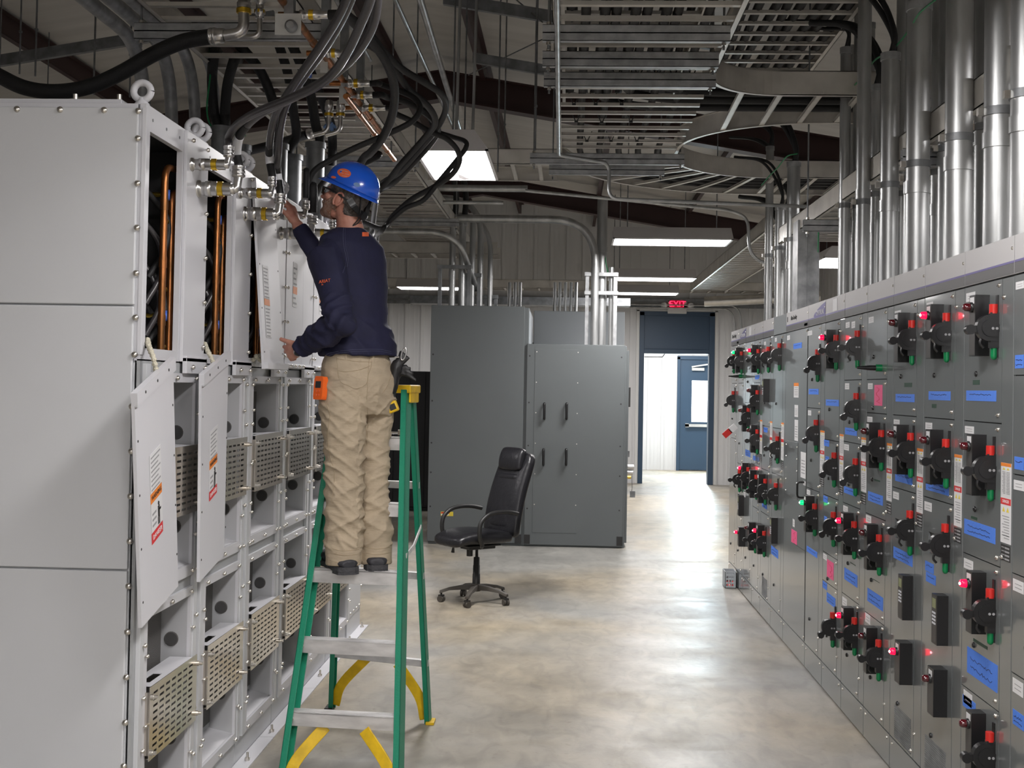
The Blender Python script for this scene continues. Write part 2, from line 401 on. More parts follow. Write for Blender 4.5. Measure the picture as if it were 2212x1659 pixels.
# steel frames and purlins
def rafter(y, depth=0.30):
    b = MB()
    for (xa, xb) in ((XW0, RX), (RX, XW1)):
        za, zb = roof(xa)-0.20, roof(xb)-0.20
        b.prism([(xa, y-0.006, za-depth), (xb, y-0.006, zb-depth), (xb, y-0.006, zb), (xa, y-0.006, za)], (0, 0.012, 0), 'steel_red')
        for dz in (0, -depth):
            b.prism([(xa, y-0.09, za+dz-0.008), (xb, y-0.09, zb+dz-0.008), (xb, y-0.09, zb+dz+0.008), (xa, y-0.09, za+dz+0.008)], (0, 0.18, 0), 'steel_red')
    return b
for i, y in enumerate((6.4, 13.1, 19.6)):
    tag(rafter(y).build('roof_beam'), ('dark red steel roof beam crossing above the near cabinets', 'dark red steel roof beam crossing behind the square ceiling light', 'dark red steel roof beam nearest the gable end wall')[i], 'beam', 'roof beams')
for i, x in enumerate((-6.2, -4.7, -3.3, -1.9, -0.95, 0.45, 1.9, 3.4)):
    b = MB(); z = roof(x) - 0.045
    b.box(x-0.004, x+0.004, YF+0.02, BW-0.04, z-0.17, z, 'steel_red'); b.box(x-0.05, x+0.004, YF+0.02, BW-0.04, z-0.174, z-0.166, 'steel_red'); b.box(x-0.004, x+0.05, YF+0.02, BW-0.04, z-0.006, z, 'steel_red')
    tag(b.build('purlin'), 'dark red steel purlin running lengthwise under the roof, %s from the left wall' % ('first','second','third','fourth','fifth','sixth','seventh','eighth')[i], 'purlin', 'roof purlins')
# ================================================================ WHITE DRIVE CABINETS (left)
XL, TOP = -1.50, 2.745
S0, PITCH = 4.215, 0.70
def screw(b, p, d, r=0.0075, L=0.016):       # small pan-head screw standing off the face
    p, d = Vector(p), Vector(d); b.cyl(p, p + d*L*0.5, r*0.55, n=8, m='bolt'); b.lathe(p + d*L*0.4, d, [(0, r*1.25), (0.002, r*1.25), (L*0.5, r*1.0), (L*0.62, r*0.3)], 10, 'bolt')
cab_labels = ['white drive cabinet nearest the camera, showing a tall plain bolted side panel',
 'white drive cabinet with copper pipes in its open top and a narrower hanging cover',
 'white drive cabinet whose upper cover the man in the hard hat is holding',
 'white drive cabinet beside the man, its upper cover closed and stickered',
 'white drive cabinet mostly hidden behind the man in khaki trousers',
 'white drive cabinet seen through the green ladder behind the man\'s legs']
side = None
def coil(b):  pass
for k in range(6):
    s = S0 + PITCH * k; e = s + PITCH - 0.006
    root = empty('drive_cabinet', (XL-0.7, s+0.35, 0), cab_labels[k], 'electrical cabinet', 'white drive cabinets in a row along the left')
    # carcass: back, top, bottom, dividing walls
    b = MB()
    b.box(-2.9, XL-0.03, s, e, TOP-0.03, TOP, 'cab_white'); b.box(-2.9, -2.87, s, e, 0.12, TOP, 'cab_white_side')
    b.box(-2.9, XL-0.02, s, s+0.012, 0.12, TOP-0.03, 'cab_white_side' if k == 0 else 'cab_inner'); b.box(-2.9, XL-0.02, e-0.012, e, 0.12, TOP-0.03, 'cab_inner')
    b.box(-2.9, XL-0.02, s, e, 1.83, 1.85, 'cab_inner'); b.box(-2.85, XL-0.012, s, e, 0, 0.12, 'cab_white_side')
    b.build('body', root, 0.002)
    # upper front frame with its opening
    b = MB()
    op = (0.045, 0.41, 1.885-1.84, 2.655-1.84)
    b.plate((XL-0.022, s, 1.84), (0,1,0), (0,0,1), (0.022,0,0), PITCH-0.006, TOP-1.84, [op], 'cab_white')
    if k == 0: b.box(XL-0.012, XL+0.004, s-0.004, s+0.03, 1.86, TOP-0.015, 'cab_white')
    for i in range(3 if k < 3 else 0):
        y = s + 0.07 + i*0.15; b.cyl((XL-0.001, y, TOP-0.045), (XL+0.0012, y, TOP-0.045), 0.006, n=8, m='galv_dark')
    if k < 3:
        for i in range(7): b.cyl((XL-0.001, s+0.022, 2.6-i*0.117), (XL+0.0012, s+0.022, 2.6-i*0.117), 0.006, n=8, m='galv_dark')
    b.build('upper_frame', root, 0.0015)
    # narrow fixed cover that carries the hose couplings
    b = MB(); y0, y1 = s+0.425, s+PITCH-0.004
    b.box(XL, XL+0.014, y0, y1, 1.845, TOP-0.004, 'cab_white'); b.box(XL+0.0, XL+0.03, y0+0.004, y1-0.004, 1.845, 1.868, 'cab_white'); b.box(XL+0.012, XL+0.03, y0+0.004, y1-0.004, 1.80, 1.862, 'cab_white')
    for z in (2.71, 2.45, 2.27, 2.09, 1.91):
        screw(b, (XL+0.014, y1-0.03, z), (1,0,0));
        if z > 2.7: screw(b, (XL+0.014, y0+0.05, z), (1,0,0))
    for y in (y0+0.06, y1-0.05): screw(b, (XL+0.03, y, 1.825), (1,0,0))
    b.build('coupling_cover', root, 0.0025)
    # lower half: face plate with two tall recess openings
    b = MB()
    mods = ((1.00, 1.80), (0.13, 0.955))
    holes = [(0.108, 0.607, z0+0.045, z1-0.035) for z0, z1 in mods]
    b.plate((XL-0.012, s, 0.125), (0,1,0), (0,0,1), (0.012,0,0), PITCH-0.006, 1.72, [(h[0], h[1], h[2]-0.125, h[3]-0.125) for h in holes], 'cab_inner')
    for y in (s+0.045, s+0.655):        # vertical rails beside the openings
        b.box(XL, XL+0.016, y-0.022, y+0.022, 0.13, 1.83, 'cab_white_side')
        for i in range(9): screw(b, (XL+0.016, y + (0.008 if y < s+0.3 else -0.008), 0.28 + i*0.185), (1,0,0), 0.007)
    b.build('lower_frame', root, 0.0015)
    for mi, (z0, z1) in enumerate(mods):
        # bolted ring frame
        b = MB()
        b.plate((XL, s+0.075, z0), (0,1,0), (0,0,1), (0.012,0,0), 0.56, z1-z0, [(0.035, 0.53, 0.045, z1-z0-0.035)], 'cab_white')
        for t in (0.04, 0.28, 0.52):
            screw(b, (XL+0.012, s+0.075+t, z0+0.021), (1,0,0)); screw(b, (XL+0.012, s+0.075+t, z1-0.018), (1,0,0))
        for t in (0.2, 0.5, 0.8):
            for yy in (0.012, 0.548): screw(b, (XL+0.012, s+0.075+yy, z0+(z1-z0)*t), (1,0,0), 0.006)
        b.build('recess_frame', root, 0.0015)
        # recess walls, heat sink and the two round ports
        b = MB(); ya, yb, za, zb = s+0.11, s+0.605, z0+0.046, z1-0.036; xb = -1.72
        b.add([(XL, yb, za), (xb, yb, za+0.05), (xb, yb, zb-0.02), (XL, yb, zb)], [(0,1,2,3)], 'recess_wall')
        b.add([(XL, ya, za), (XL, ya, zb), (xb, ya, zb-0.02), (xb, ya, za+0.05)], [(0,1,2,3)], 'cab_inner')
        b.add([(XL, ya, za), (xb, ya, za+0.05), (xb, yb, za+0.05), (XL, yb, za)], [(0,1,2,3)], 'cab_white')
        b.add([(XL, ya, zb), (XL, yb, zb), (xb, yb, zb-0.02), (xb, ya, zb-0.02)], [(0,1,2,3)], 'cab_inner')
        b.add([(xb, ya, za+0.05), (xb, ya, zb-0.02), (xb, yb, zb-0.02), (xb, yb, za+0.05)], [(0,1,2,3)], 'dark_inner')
        b.build('recess', root)
        b = MB(); b.box(-1.70, -1.593, ya+0.01, yb-0.035, za+0.06, zb-0.04, 'grille'); b.box(-1.71, -1.600, ya+0.005, yb-0.02, za+0.035, zb-0.03, 'cab_inner')
        b.build('heat_sink', root)
        for zc in (z0+0.565 if mi == 0 else z0+0.615, z0+0.19 if mi == 0 else z0+0.225):
            q = MB(); q.cyl((-1.562, yb-0.0005, zc), (-1.562, yb-0.006, zc), 0.025, n=20, m='dark_inner'); q.lathe((-1.562, yb-0.001, zc), (0,-1,0), [(0, 0.029), (0.004, 0.028), (0.005, 0.024), (0.0, 0.024)], 20, 'grille'); q.build('round_port', root)
        # perforated stainless guard across the middle
        b = MB(); gz0, gz1 = (1.255, 1.520) if mi == 0 else (0.415, 0.678)
        cols_, rows_ = 7, 10
        hs = []
        for c_ in range(cols_):
            for r_ in range(rows_):
                u = 0.045 + c_*0.068; v = 0.018 + r_*0.0235; hs.append((u-0.010, u+0.037, v, v+0.0085))
        b.plate((XL+0.028, s+0.098, gz0), (0,1,0), (0,0,1), (0.003,0,0), 0.548, gz1-gz0, hs, 'stainless')
        b.plate((XL+0.028, s+0.12, gz1-0.003), (0,1,0), (-1,0,0), (0,0,0.003), 0.47, 0.09, [(0.05, 0.19, 0.025, 0.06)], 'cab_white')
        b.plate((XL+0.028, s+0.12, gz0), (0,1,0), (-1,0,0), (0,0,0.003), 0.47, 0.09, [], 'stainless')
        for yy in (s+0.105, s+0.64):
            b.box(XL+0.010, XL+0.028, yy-0.006, yy+0.006, gz0+0.02, gz1-0.02, 'stainless')
            for z in (gz0+0.03, gz1-0.035): b.hexa((XL+0.031, yy, z), (XL+0.043, yy, z), 0.011, 'bolt'); b.cyl((XL+0.04, yy, z), (XL+0.056, yy, z), 0.007, n=10, m='bolt')
        b.build('perforated_guard', root)
    # lifting eyes
    for dy in (0.04, PITCH-0.05):
        q = MB(); yc = s+dy; zc = TOP+0.052; pts = [(XL-0.03 + 0.031*math.cos(a), yc, zc + 0.031*math.sin(a)) for a in [2*PI*i/20 for i in range(21)]]
        q.tube(pts, 0.0125, 10, 'cab_white', caps=False); q.lathe((XL-0.03, yc, TOP), (0,0,1), [(0, 0.028), (0.008, 0.026), (0.018, 0.016), (0.028, 0.013)], 14, 'cab_white'); q.build('lifting_eye', root)
    # plinth seam and base plate
    if k == 0: side = root
    if k in (0, 1, 2):          # open top compartment: pipes, hoses, plates
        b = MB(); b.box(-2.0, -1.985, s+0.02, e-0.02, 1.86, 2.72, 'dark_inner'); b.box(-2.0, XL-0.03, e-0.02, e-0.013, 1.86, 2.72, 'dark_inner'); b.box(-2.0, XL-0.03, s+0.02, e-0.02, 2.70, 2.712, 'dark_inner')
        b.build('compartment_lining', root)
        b = MB(); b.box(-1.64, -1.53, s+0.655, s+0.66, 2.02, 2.42, 'cab_inner'); b.build('inner_plate', root)
        xa = -1.548
        for (yy, zt, dy, r) in ((s+0.355, 2.585, 0.12, 0.0135), (s+0.445, 2.50, 0.09, 0.0145)):
            q = MB(); x = xa - (0.0 if r < 0.015 else 0.01)
            q.tube(arc_path([(x, yy, 1.86), (x, yy, zt), (x, yy+dy, zt+0.012)], 0.06), r, 14, 'copper')
            for z in (2.0, 2.22, 2.44): q.cyl((x, yy, z-0.02), (x, yy, z+0.02), r*1.12, n=14, m='copper')
            q.build('copper_pipe', root)
            for z in (1.9, 2.12, 2.38):
                w = MB(); w.hexa((x, yy+0.012, z), (x, yy+0.04, z), 0.009, 'brass'); w.cyl((x, yy+0.035, z), (x, yy+0.05, z), 0.005, n=8, m='brass'); w.build('drain_fitting', root)
        for z in (2.485, 2.02):
            q = MB(); q.cyl((-1.575, s+0.40, z), (-1.545, s+0.41, z), 0.021, n=10, m='blue_cap'); q.cyl((-1.62, s+0.40, z), (-1.575, s+0.40, z), 0.010, n=10, m='brass'); q.build('blue_valve_cap', root)
        for j, (y0, z0, bulge) in enumerate(((s+0.33, 2.5, 0.09), (s+0.31, 2.40, 0.07), (s+0.34, 2.25, 0.09), (s+0.32, 2.28, 0.05), (s+0.35, 2.15, 0.05))):
            q = MB(); q.tube(smooth_path([(-1.62-0.02*j, y0, z0), (-1.56-0.015*j, y0+bulge, z0-0.10), (-1.56, y0+bulge*0.9, z0-0.22), (-1.60, y0+0.01, max(1.87, z0-0.34))]), 0.012, 10, 'hose' if j % 2 else 'hose_black'); q.build('coolant_hose', root)
        q = MB(); q.tube(smooth_path([(-1.53, s+0.58, 1.88), (-1.53, s+0.60, 1.97), (-1.54, s+0.63, 1.99), (-1.56, s+0.64, 1.9)]), 0.017, 10, 'hose_black'); q.build('coolant_hose', root)
    else:                        # closed upper cover with its safety stickers
        b = MB(); b.box(XL, XL+0.016, s+0.006, s+0.418, 1.85, TOP-0.006, 'cab_white'); b.box(XL+0.004, XL+0.034, s+0.01, s+0.414, 1.85, 1.872, 'cab_white')
        for z in (2.65, 2.45, 2.27, 2.09, 1.91): screw(b, (XL+0.016, s+0.025, z), (1,0,0))
        for i in range(4): screw(b, (XL+0.034, s+0.05+i*0.1, 1.861), (1,0,0), 0.006)
        cv = b.build('upper_cover', root, 0.0025)
        q = MB(); q.box(XL+0.016, XL+0.0175, s+0.16, s+0.26, 2.18, 2.42, 'sticker'); q.box(XL+0.0175, XL+0.018, s+0.16, s+0.26, 2.25, 2.29, 'sticker_orange')
        for i in range(7):
            if i != 2: q.box(XL+0.0175, XL+0.018, s+0.17, s+0.25 - 0.02*(i % 3), 2.195+0.028*i+(0.02 if i > 2 else 0), 2.205+0.028*i+(0.02 if i > 2 else 0), 'ink_grey')
        q.build('warning_sticker', cv)
# plain end section
ye0, ye1 = S0+PITCH*6, 8.94
root = empty('end_cabinet', (XL-0.7, (ye0+ye1)/2, 0), 'plain white end cabinet of the left row, no openings, ending at the floor strip', 'electrical cabinet')
b = MB(); b.box(-2.9, XL, ye0, ye1, 0.0, TOP, 'cab_white_side')
for z in [0.3+0.28*i for i in range(9)]: screw(b, (XL, ye1-0.02, z), (1,0,0)); screw(b, (XL, ye0+0.02, z+0.05), (1,0,0))
for i in range(4): screw(b, (XL, ye0+0.08+i*0.12, 0.17), (1,0,0))
b.build('body', root, 0.003); b = MB(); b.box(XL, XL+0.004, ye0+0.02, ye1-0.02, 0.14, 2.7, 'cab_white_side'); b.build('front_panel', root, 0.002)
# side skin of the near cabinet: three stacked sheets with dome bolts
ys = S0 - 0.004
for (z0, z1) in ((2.034, TOP-0.018), (1.112, 2.028), (0.02, 1.106)):
    b = MB(); b.box(-2.88, XL-0.022, ys-0.014, ys+0.002, z0, z1, 'cab_white_side'); b.build('side_panel', side, 0.004)
bm_ = MB(); bm_.lathe((0,0,0), (0,-1,0), [(0, 0.0115), (0.002, 0.0115), (0.005, 0.0105), (0.008, 0.007), (0.0095, 0.002)], 14, 'bolt'); dome = mesh_of(bm_, 'dome_bolt')
for px, py in ((37,236),(130,237),(225,238),(299,240),(298,299),(297,396),(296,492),(294,590),(292.7,686),(290.5,766),(284.8,878),(284,975),(282,1072),(280.5,1169),(277.8,1266),(275.3,1365),(272.8,1463),(270.6,1561),(267.4,1655)):
    p = aty(px, py, ys-0.014); inst('dome_bolt', dome, p, side)
b = MB(); b.box(-2.86, XL-0.10, S0+0.03, S0+0.09, TOP, TOP+0.022, 'cab_white')
for x in (-1.62, -1.78, -2.1, -2.45): b.hexa((x, S0+0.06, TOP+0.022), (x, S0+0.06, TOP+0.045), 0.009, 'bolt')
b.build('top_rail', side, 0.003)
# floor strip with anchors
for (y0, y1) in ((4.3, 6.06), (6.064, 7.05), (7.054, 8.95)):
    b = MB(); b.box(XL-0.01, -1.437, y0, y1, 0.0, 0.008, 'cab_white'); root = b.build('anchor_strip', None, 0.001)
    tag(root, 'painted white steel strip bolted to the floor along the left cabinets', 'anchor strip', 'floor strips along the left cabinets')
    for y in ((4.9, 5.68) if y0 < 5 else (6.15, 6.62) if y0 < 7 else (7.35, 7.9, 8.35, 8.85)):
        q = MB(); q.hexa((-1.468, y, 0.008), (-1.468, y, 0.020), 0.013, 'bolt'); q.cyl((-1.468, y, 0.02), (-1.468, y, 0.045), 0.006, n=8, m='bolt'); q.build('anchor_bolt', root)

# ---- covers taken off and hanging on ropes, and the one in the man's hands
def loose_cover(name, tl, tr, br, bl, label, sticker_c, cut=True, rope=None, holes_n=3, thick=0.012, xs=0.0):
    tl, tr, br, bl = Vector(tl), Vector(tr), Vector(br), Vector(bl)
    u = (tr-tl).normalized(); v = (tl-bl).normalized(); w = v.cross(u); w = w if w.x > 0 else -w
    root = empty(name, (bl+br)/2, label, 'cabinet cover', None)
    b = MB(); b.prism([bl, br, tr, tl], -w*thick, 'cab_white')
    lip = 0.028
    b.prism([tl, tr, tr-v*lip*1.6, tl-v*lip*1.6], w*0.010, 'cab_white')
    b.prism([tl-v*lip*1.6, tr-v*lip*1.6, tr-v*lip*1.6+w*0.010, tl-v*lip*1.6+w*0.010], -v*0.003, 'cab_white')
    L = (tr-tl).length; Hh = (tl-bl).length
    for i in range(holes_n): c = tl + u*L*(0.2+0.3*i) - v*lip*0.8 + w*0.0101; b.cyl(c, c+w*0.001, 0.0055, n=8, m='ink_black')
    for i in range(4):
        for sd in (0.02, L-0.02): c = bl + u*sd + v*(0.08+Hh*0.23*i) + w*0.0002; b.cyl(c, c+w*0.001, 0.0045, n=8, m='ink_black')
    pn = b.build('panel', root, 0.002)
    return root, pn, tl, u, v, w, L, Hh
def stickers(root, o, u, v, w, W, rows):    # rows: (height, material, kind)
    z = 0.0
    for h, mt, kind, words in rows:
        q = MB(); c = o - v*z; q.prism([c, c+u*W, c+u*W-v*h, c-v*h], w*0.0012, mt)
        if kind == 'lines':
            n = int(h/0.016)
            for i in range(n):
                a = c + u*W*0.08 - v*(0.012+i*0.016); q.prism([a, a+u*W*(0.84-0.2*((i*7) % 3)/2), a+u*W*(0.84-0.2*((i*7) % 3)/2)-v*0.0055, a-v*0.0055], w*0.0016, 'ink_grey')
        if kind == 'figure':
            a = c + u*W*0.66 - v*h*0.5 + w*0.0012
            q.ball(a + v*0.028, 0.008, 'ink_black', 8, (0.3,1,1)); q.obox(a, u*0.009, v*0.02, w*0.0008, 'ink_black'); q.obox(a-v*0.03+u*0.005, u*0.004, v*0.016, w*0.0008, 'ink_black'); q.obox(a+u*0.010+v*0.004, u*0.012, v*0.004, w*0.0008, 'ink_black'); q.obox(a-v*0.032-u*0.007, u*0.004, v*0.013, w*0.0008, 'ink_black')
            for i in range(3): g = c + u*W*(0.08) - v*(h*0.35+i*0.02); q.prism([g, g+u*W*0.36, g+u*W*0.36-v*0.008, g-v*0.008], w*0.0016, 'ink_grey')
        st = q.build('warning_sticker', root)
        if words: text_mesh(words, h*0.62, words_mat(mt), 'sticker_text', c + u*W/2 - v*h/2 + w*0.0013, u, v, st)
        z += h + 0.002
def words_mat(m): return 'sticker' if m == 'sticker_red' else 'ink_black'
XP = -1.425
def cv(px, py, x=XP): return atx(px, py, x)
tl = cv(290, 849); tr = cv(374, 771); bl = cv(306, 1357); br = cv(385, 1266)
r0 = loose_cover('hanging_cover', tl, tr, br, bl, 'long white steel cover hanging askew by a rope, nearest the camera', None)
stickers(r0[1], cv(322, 985) + Vector((0.001,0,0)), r0[3], r0[4], r0[5], 0.115, [(0.135, 'sticker', 'lines', None), (0.034, 'sticker_orange', None, 'WARNING'), (0.10, 'sticker', 'figure', None), (0.038, 'sticker_red', None, 'DANGER')])
tl2 = cv(436, 808); tr2 = cv(494, 758); bl2 = cv(431, 1258); br2 = cv(484, 1198)
r1 = loose_cover('hanging_cover', tl2, tr2, br2, bl2, 'second white steel cover hanging by a rope, further along the cabinets', None)
stickers(r1[1], cv(453, 934) + Vector((0.001,0,0)), r1[3], r1[4], r1[5], 0.105, [(0.115, 'sticker', 'lines', None), (0.034, 'sticker_orange', None, 'WARNING'), (0.085, 'sticker', 'figure', None), (0.036, 'sticker_red', None, 'DANGER')])
def rope(pts, label):
    q = MB(); pts = smooth_path(pts, 10)
    q.tube(pts, [0.009 + 0.0022*math.sin(i*1.9) for i in range(len(pts))], 8, 'rope')
    tag(q.build('rope'), label, 'rope')
rope([atx(318, 733, -1.50), atx(323, 752, -1.47), atx(332, 775, -1.445), atx(338, 806, -1.44)], 'braided off-white rope tied to the nearest hanging cover')
rope([atx(442, 742, -1.50), atx(448, 757, -1.47), atx(457, 774, -1.445), atx(462, 790, -1.44)], 'braided off-white rope tied to the second hanging cover')
rope([(-1.49, 5.70, 1.875), (-1.47, 5.76, 1.90), (-1.485, 5.83, 1.885), (-1.465, 5.79, 1.87), (-1.48, 5.72, 1.895), (-1.47, 5.86, 1.89), (-1.49, 5.9, 1.875)], 'coil of rope on the sill behind the cover the man holds')
# cover held by the man: top still against the face, foot swung out
tlh = atx(548, 383, -1.475); trh = Vector((-1.475, tlh.y+0.40, tlh.z)); blh = atx(571, 797, -1.405); brh = Vector((-1.405, blh.y+0.40, blh.z))
HELD = loose_cover('held_cover', tlh, trh, brh, blh, 'white steel cover with worn stickers that the man tilts away from the cabinet', None, holes_n=0)
_, _, _, hu, hv, hw, HL, HH = HELD
b = MB(); a = blh; b.prism([a, a+hu*HL, a+hu*HL+hv*0.03, a+hv*0.03], hw*0.02, 'cab_white'); b.build('bottom_lip', HELD[1], 0.003)
so = tlh + hu*0.07 - hv*0.40 + hw*0.001
stickers(HELD[1], so, hu, hv, hw, 0.10, [(0.085, 'sticker', 'lines', None), (0.07, 'sticker', 'lines', None), (0.03, 'sticker_orange', None, None), (0.15, 'sticker', 'lines', None)])

# ---- hose couplings on the fixed covers
def coupling(p, L, r, rise, label, group, last=None):
    p = Vector(p); root = empty('hose_coupling', p, label, 'hose coupling', group)
    q = MB(); x = Vector((1,0,0))
    q.lathe(p, x, [(0, r*1.45), (0.008, r*1.45), (0.009, r*1.15), (0.03, r*1.2), (0.032, r*1.35), (0.055, r*1.35), (0.057, r*1.1), (0.075, r*1.1)], 18, 'steel'); q.hexa(p+x*0.058, p+x*0.078, r*1.38, 'steel'); q.build('socket', root)
    q = MB(); q.hexa(p+x*0.082, p+x*0.102, r*1.36, 'gold_ring'); q.cyl(p+x*0.078, p+x*0.084, r*1.1, n=14, m='steel'); q.build('gold_collar', root)
    q = MB(); q.hexa(p+x*0.103, p+x*0.135, r*1.2, 'steel'); q.lathe(p+x*0.135, x, [(0, r*0.9), (0.012, r*0.85), (0.014, r*0.7)], 14, 'steel'); q.build('swivel_nut', root)
    end = p + Vector((L, 0, 0)); q = MB(); q.tube(arc_path([p+x*0.13, end, end+Vector((0.004, 0.01, rise))], min(rise, L-0.13)*0.9, 8), r*0.72, 14, 'steel')
    tp = end + Vector((0.004, 0.01, rise)); q.lathe(tp, (0,0,1), [(0, r*0.85), (0.004, r*1.15), (0.012, r*1.15), (0.014, r*1.0), (0.018, r*1.15), (0.027, r*1.15), (0.029, r*1.0), (0.033, r*1.12), (0.045, r*1.12)], 16, 'steel'); q.build('elbow', root)
    return tp + Vector((0,0,0.04))
CP = []
names = ['nearest cabinet', 'second cabinet', 'third cabinet', 'fourth cabinet', 'fifth cabinet', 'sixth cabinet']
for k in range(6):
    s = S0 + PITCH*k
    a = coupling((XL+0.014, s+0.478, 2.617), 0.140, 0.018, 0.030, 'slim bright steel hose coupling with gold collar, upper one on the '+names[k], 'hose couplings on the white cabinets')
    c = coupling((XL+0.014, s+0.572, 2.537), 0.155, 0.0235, 0.048, 'stout bright steel hose coupling with gold collar, lower one on the '+names[k], 'hose couplings on the white cabinets')
    CP.append((a, c))
def hose(pts, y0, y1, r, label, start=None, mt='hose', sleeve=False, group='black hoses looping over the cabinets', n=7, name='coolant_hose', end=None):
    P3 = []
    m_ = len(pts)
    for i, (px, py) in enumerate(pts):
        t = i/(m_-1); P3.append(aty(px, py, y0 + (y1-y0)*t))
    if start is not None: P3 = [Vector(start)-Vector((0,0,0.01)), Vector(start)+Vector((0,0,0.012))] + P3
    q = MB(); sp = smooth_path(P3, n); q.tube(sp, r, 14, mt)
    o = q.build(name); tag(o, label, 'hose', group)
    if sleeve and start is not None:
        sl = [p for p in sp if p.z < start.z+0.13 and p.z > start.z+0.004]; w = MB(); w.tube(sl, r*1.07, 14, 'rubber'); w.build('rubber_sleeve', o)
        w = MB(); w.tube([p for p in sl if start.z+0.060 < p.z < start.z+0.108], r*1.12, 14, 'white_tag'); w.build('white_tag', o)
    return o
hose([(494,297),(507,275),(530,256),(567,237),(620,216),(681,188),(722,155),(752,110),(778,55),(800,0),(812,-60)], 4.72, 3.7, 0.0155, 'grey-black hose arching from the nearest upper coupling to the top of the picture', CP[0][0])
hose([(511,331),(515,301),(527,278),(546,258),(572,240),(622,216),(685,184),(735,150),(775,108),(805,55),(815,0),(814,-60)], 4.82, 3.8, 0.0165, 'grey-black hose with a white tag rising from the nearest stout coupling', CP[0][1], sleeve=True)
hose([(582,343),(583,305),(589,267),(599,237),(618,208),(650,160),(697,92),(737,25),(766,-50)], 5.42, 4.3, 0.0165, 'dark hose rising from the second cabinet\'s upper coupling, crossing behind the nearest pair', CP[1][0], sleeve=True)
hose([(599,369),(601,331),(606,275),(619,225),(655,168),(706,98),(745,30),(774,-40)], 5.5, 4.4, 0.0165, 'dark hose with a white tag rising from the second cabinet\'s stout coupling', CP[1][1], sleeve=True)
HANDLES = [(11.39, 2.102, 1.973, 1, 0, 0),(10.89, 2.113, 1.94, 0, 1, 3),(9.93, 2.102, 1.933, 0, 1, 2),(9.43, 2.098, 1.942, 0, 0, 0),(8.94, 2.107, 1.95, 1, 0, 0),(7.58, 2.021, 1.862, 1, 0, 0),(7.06, 2.089, 1.926, 0, 1, 2),(6.55, 2.097, 1.92, 0, 0, 0),(5.52, 2.093, 1.919, 0, 1, 1),(5.02, 2.097, 1.919, 0, 1, 2),(4.47, 2.094, 1.918, 0, 1, 1),(11.4, 1.773, 1.58, 1, 0, 0),(9.95, 1.776, 1.596, 1, 1, 1),(10.43, 1.604, 1.469, 1, 1, 1),(9.93, 1.451, 1.289, 0, 1, 1),(8.98, 1.433, 1.272, 0, 0, 0),(7.6, 1.588, 1.43, 1, 0, 0),(6.56, 1.761, 1.595, 1, 0, 0),(6.03, 1.581, 1.419, 0, 1, 1),(5.52, 1.585, 1.425, 0, 1, 1),(5.01, 1.58, 1.418, 0, 1, 1),(4.49, 1.58, 1.413, 0, 1, 1),(10.92, 1.061, 0.902, 0, 0, 0),(10.4, 1.114, 0.957, 0, 1, 2),(9.95, 1.082, 0.926, 1, 1, 0),(9.5, 1.082, 0.928, 1, 1, 0),(9.02, 1.084, 0.938, 0, 0, 0),(7.08, 1.417, 1.254, 1, 0, 0),(6.56, 1.42, 1.243, 1, 0, 0),(7.61, 1.08, 0.906, 0, 1, 3),(7.08, 1.079, 0.913, 1, 0, 0),(6.57, 1.08, 0.915, 0, 1, 2),(6.05, 1.076, 0.904, 0, 1, 1),(5.52, 1.248, 1.072, 0, 0, 0),(5.01, 1.246, 1.07, 0, 0, 0),(4.48, 1.075, 0.894, 0, 1, 2),(9.52, 0.684, 0.52, 0, 1, 2),(9.97, 0.654, 0.488, 0, 1, 1),(7.07, 0.509, 0.345, 1, 0, 0),(6.54, 0.577, 0.414, 0, 1, 2),(6.04, 0.568, 0.396, 0, 1, 1),(4.47, 0.564, 0.388, 0, 1, 1),]
T_B =[(8.474, 8.172, 2.1, 2.062),(7.918, 7.612, 1.791, 1.756),(7.392, 7.045, 1.729, 1.692),(5.834, 5.523, 1.769, 1.733),(5.306, 5.01, 1.783, 1.746),(4.811, 4.482, 1.787, 1.748),(6.878, 6.599, 1.578, 1.54),(10.184, 9.962, 1.901, 1.867),(9.702, 9.528, 1.489, 1.451),(6.886, 6.61, 1.252, 1.216),(6.342, 6.051, 1.27, 1.222),(5.827, 5.543, 1.407, 1.362),(5.333, 5.02, 1.41, 1.361),(7.431, 7.313, 1.153, 1.115),(7.923, 7.596, 0.789, 0.753),(5.844, 5.528, 1.053, 1.0),(4.821, 4.478, 1.292, 1.235),(5.332, 5.212, 1.058, 1.017),(5.32, 5.182, 1.014, 0.973),(6.855, 6.554, 0.806, 0.742),(6.333, 6.026, 0.779, 0.713),(7.307, 7.076, 0.596, 0.54),(10.682, 10.399, 1.266, 1.212),(10.24, 9.908, 1.238, 1.201),(9.737, 9.502, 0.909, 0.862),(9.282, 8.98, 0.617, 0.556),(7.422, 7.304, 0.645, 0.604),(4.772, 4.443, 0.81, 0.712),(4.819, 4.674, 0.617, 0.573),(4.29, 4.189, 0.699, 0.648),(4.296, 4.216, 1.91, 1.864),(4.294, 4.208, 1.561, 1.518),(7.43, 7.292, 1.487, 1.45),(7.385, 7.288, 1.391, 1.37),(7.404, 7.326, 1.033, 1.004),(10.253, 10.051, 0.513, 0.473),]
T_P =[(6.236, 6.08, 1.812, 1.709),(8.464, 8.261, 0.835, 0.746),(7.309, 7.132, 0.789, 0.688),]
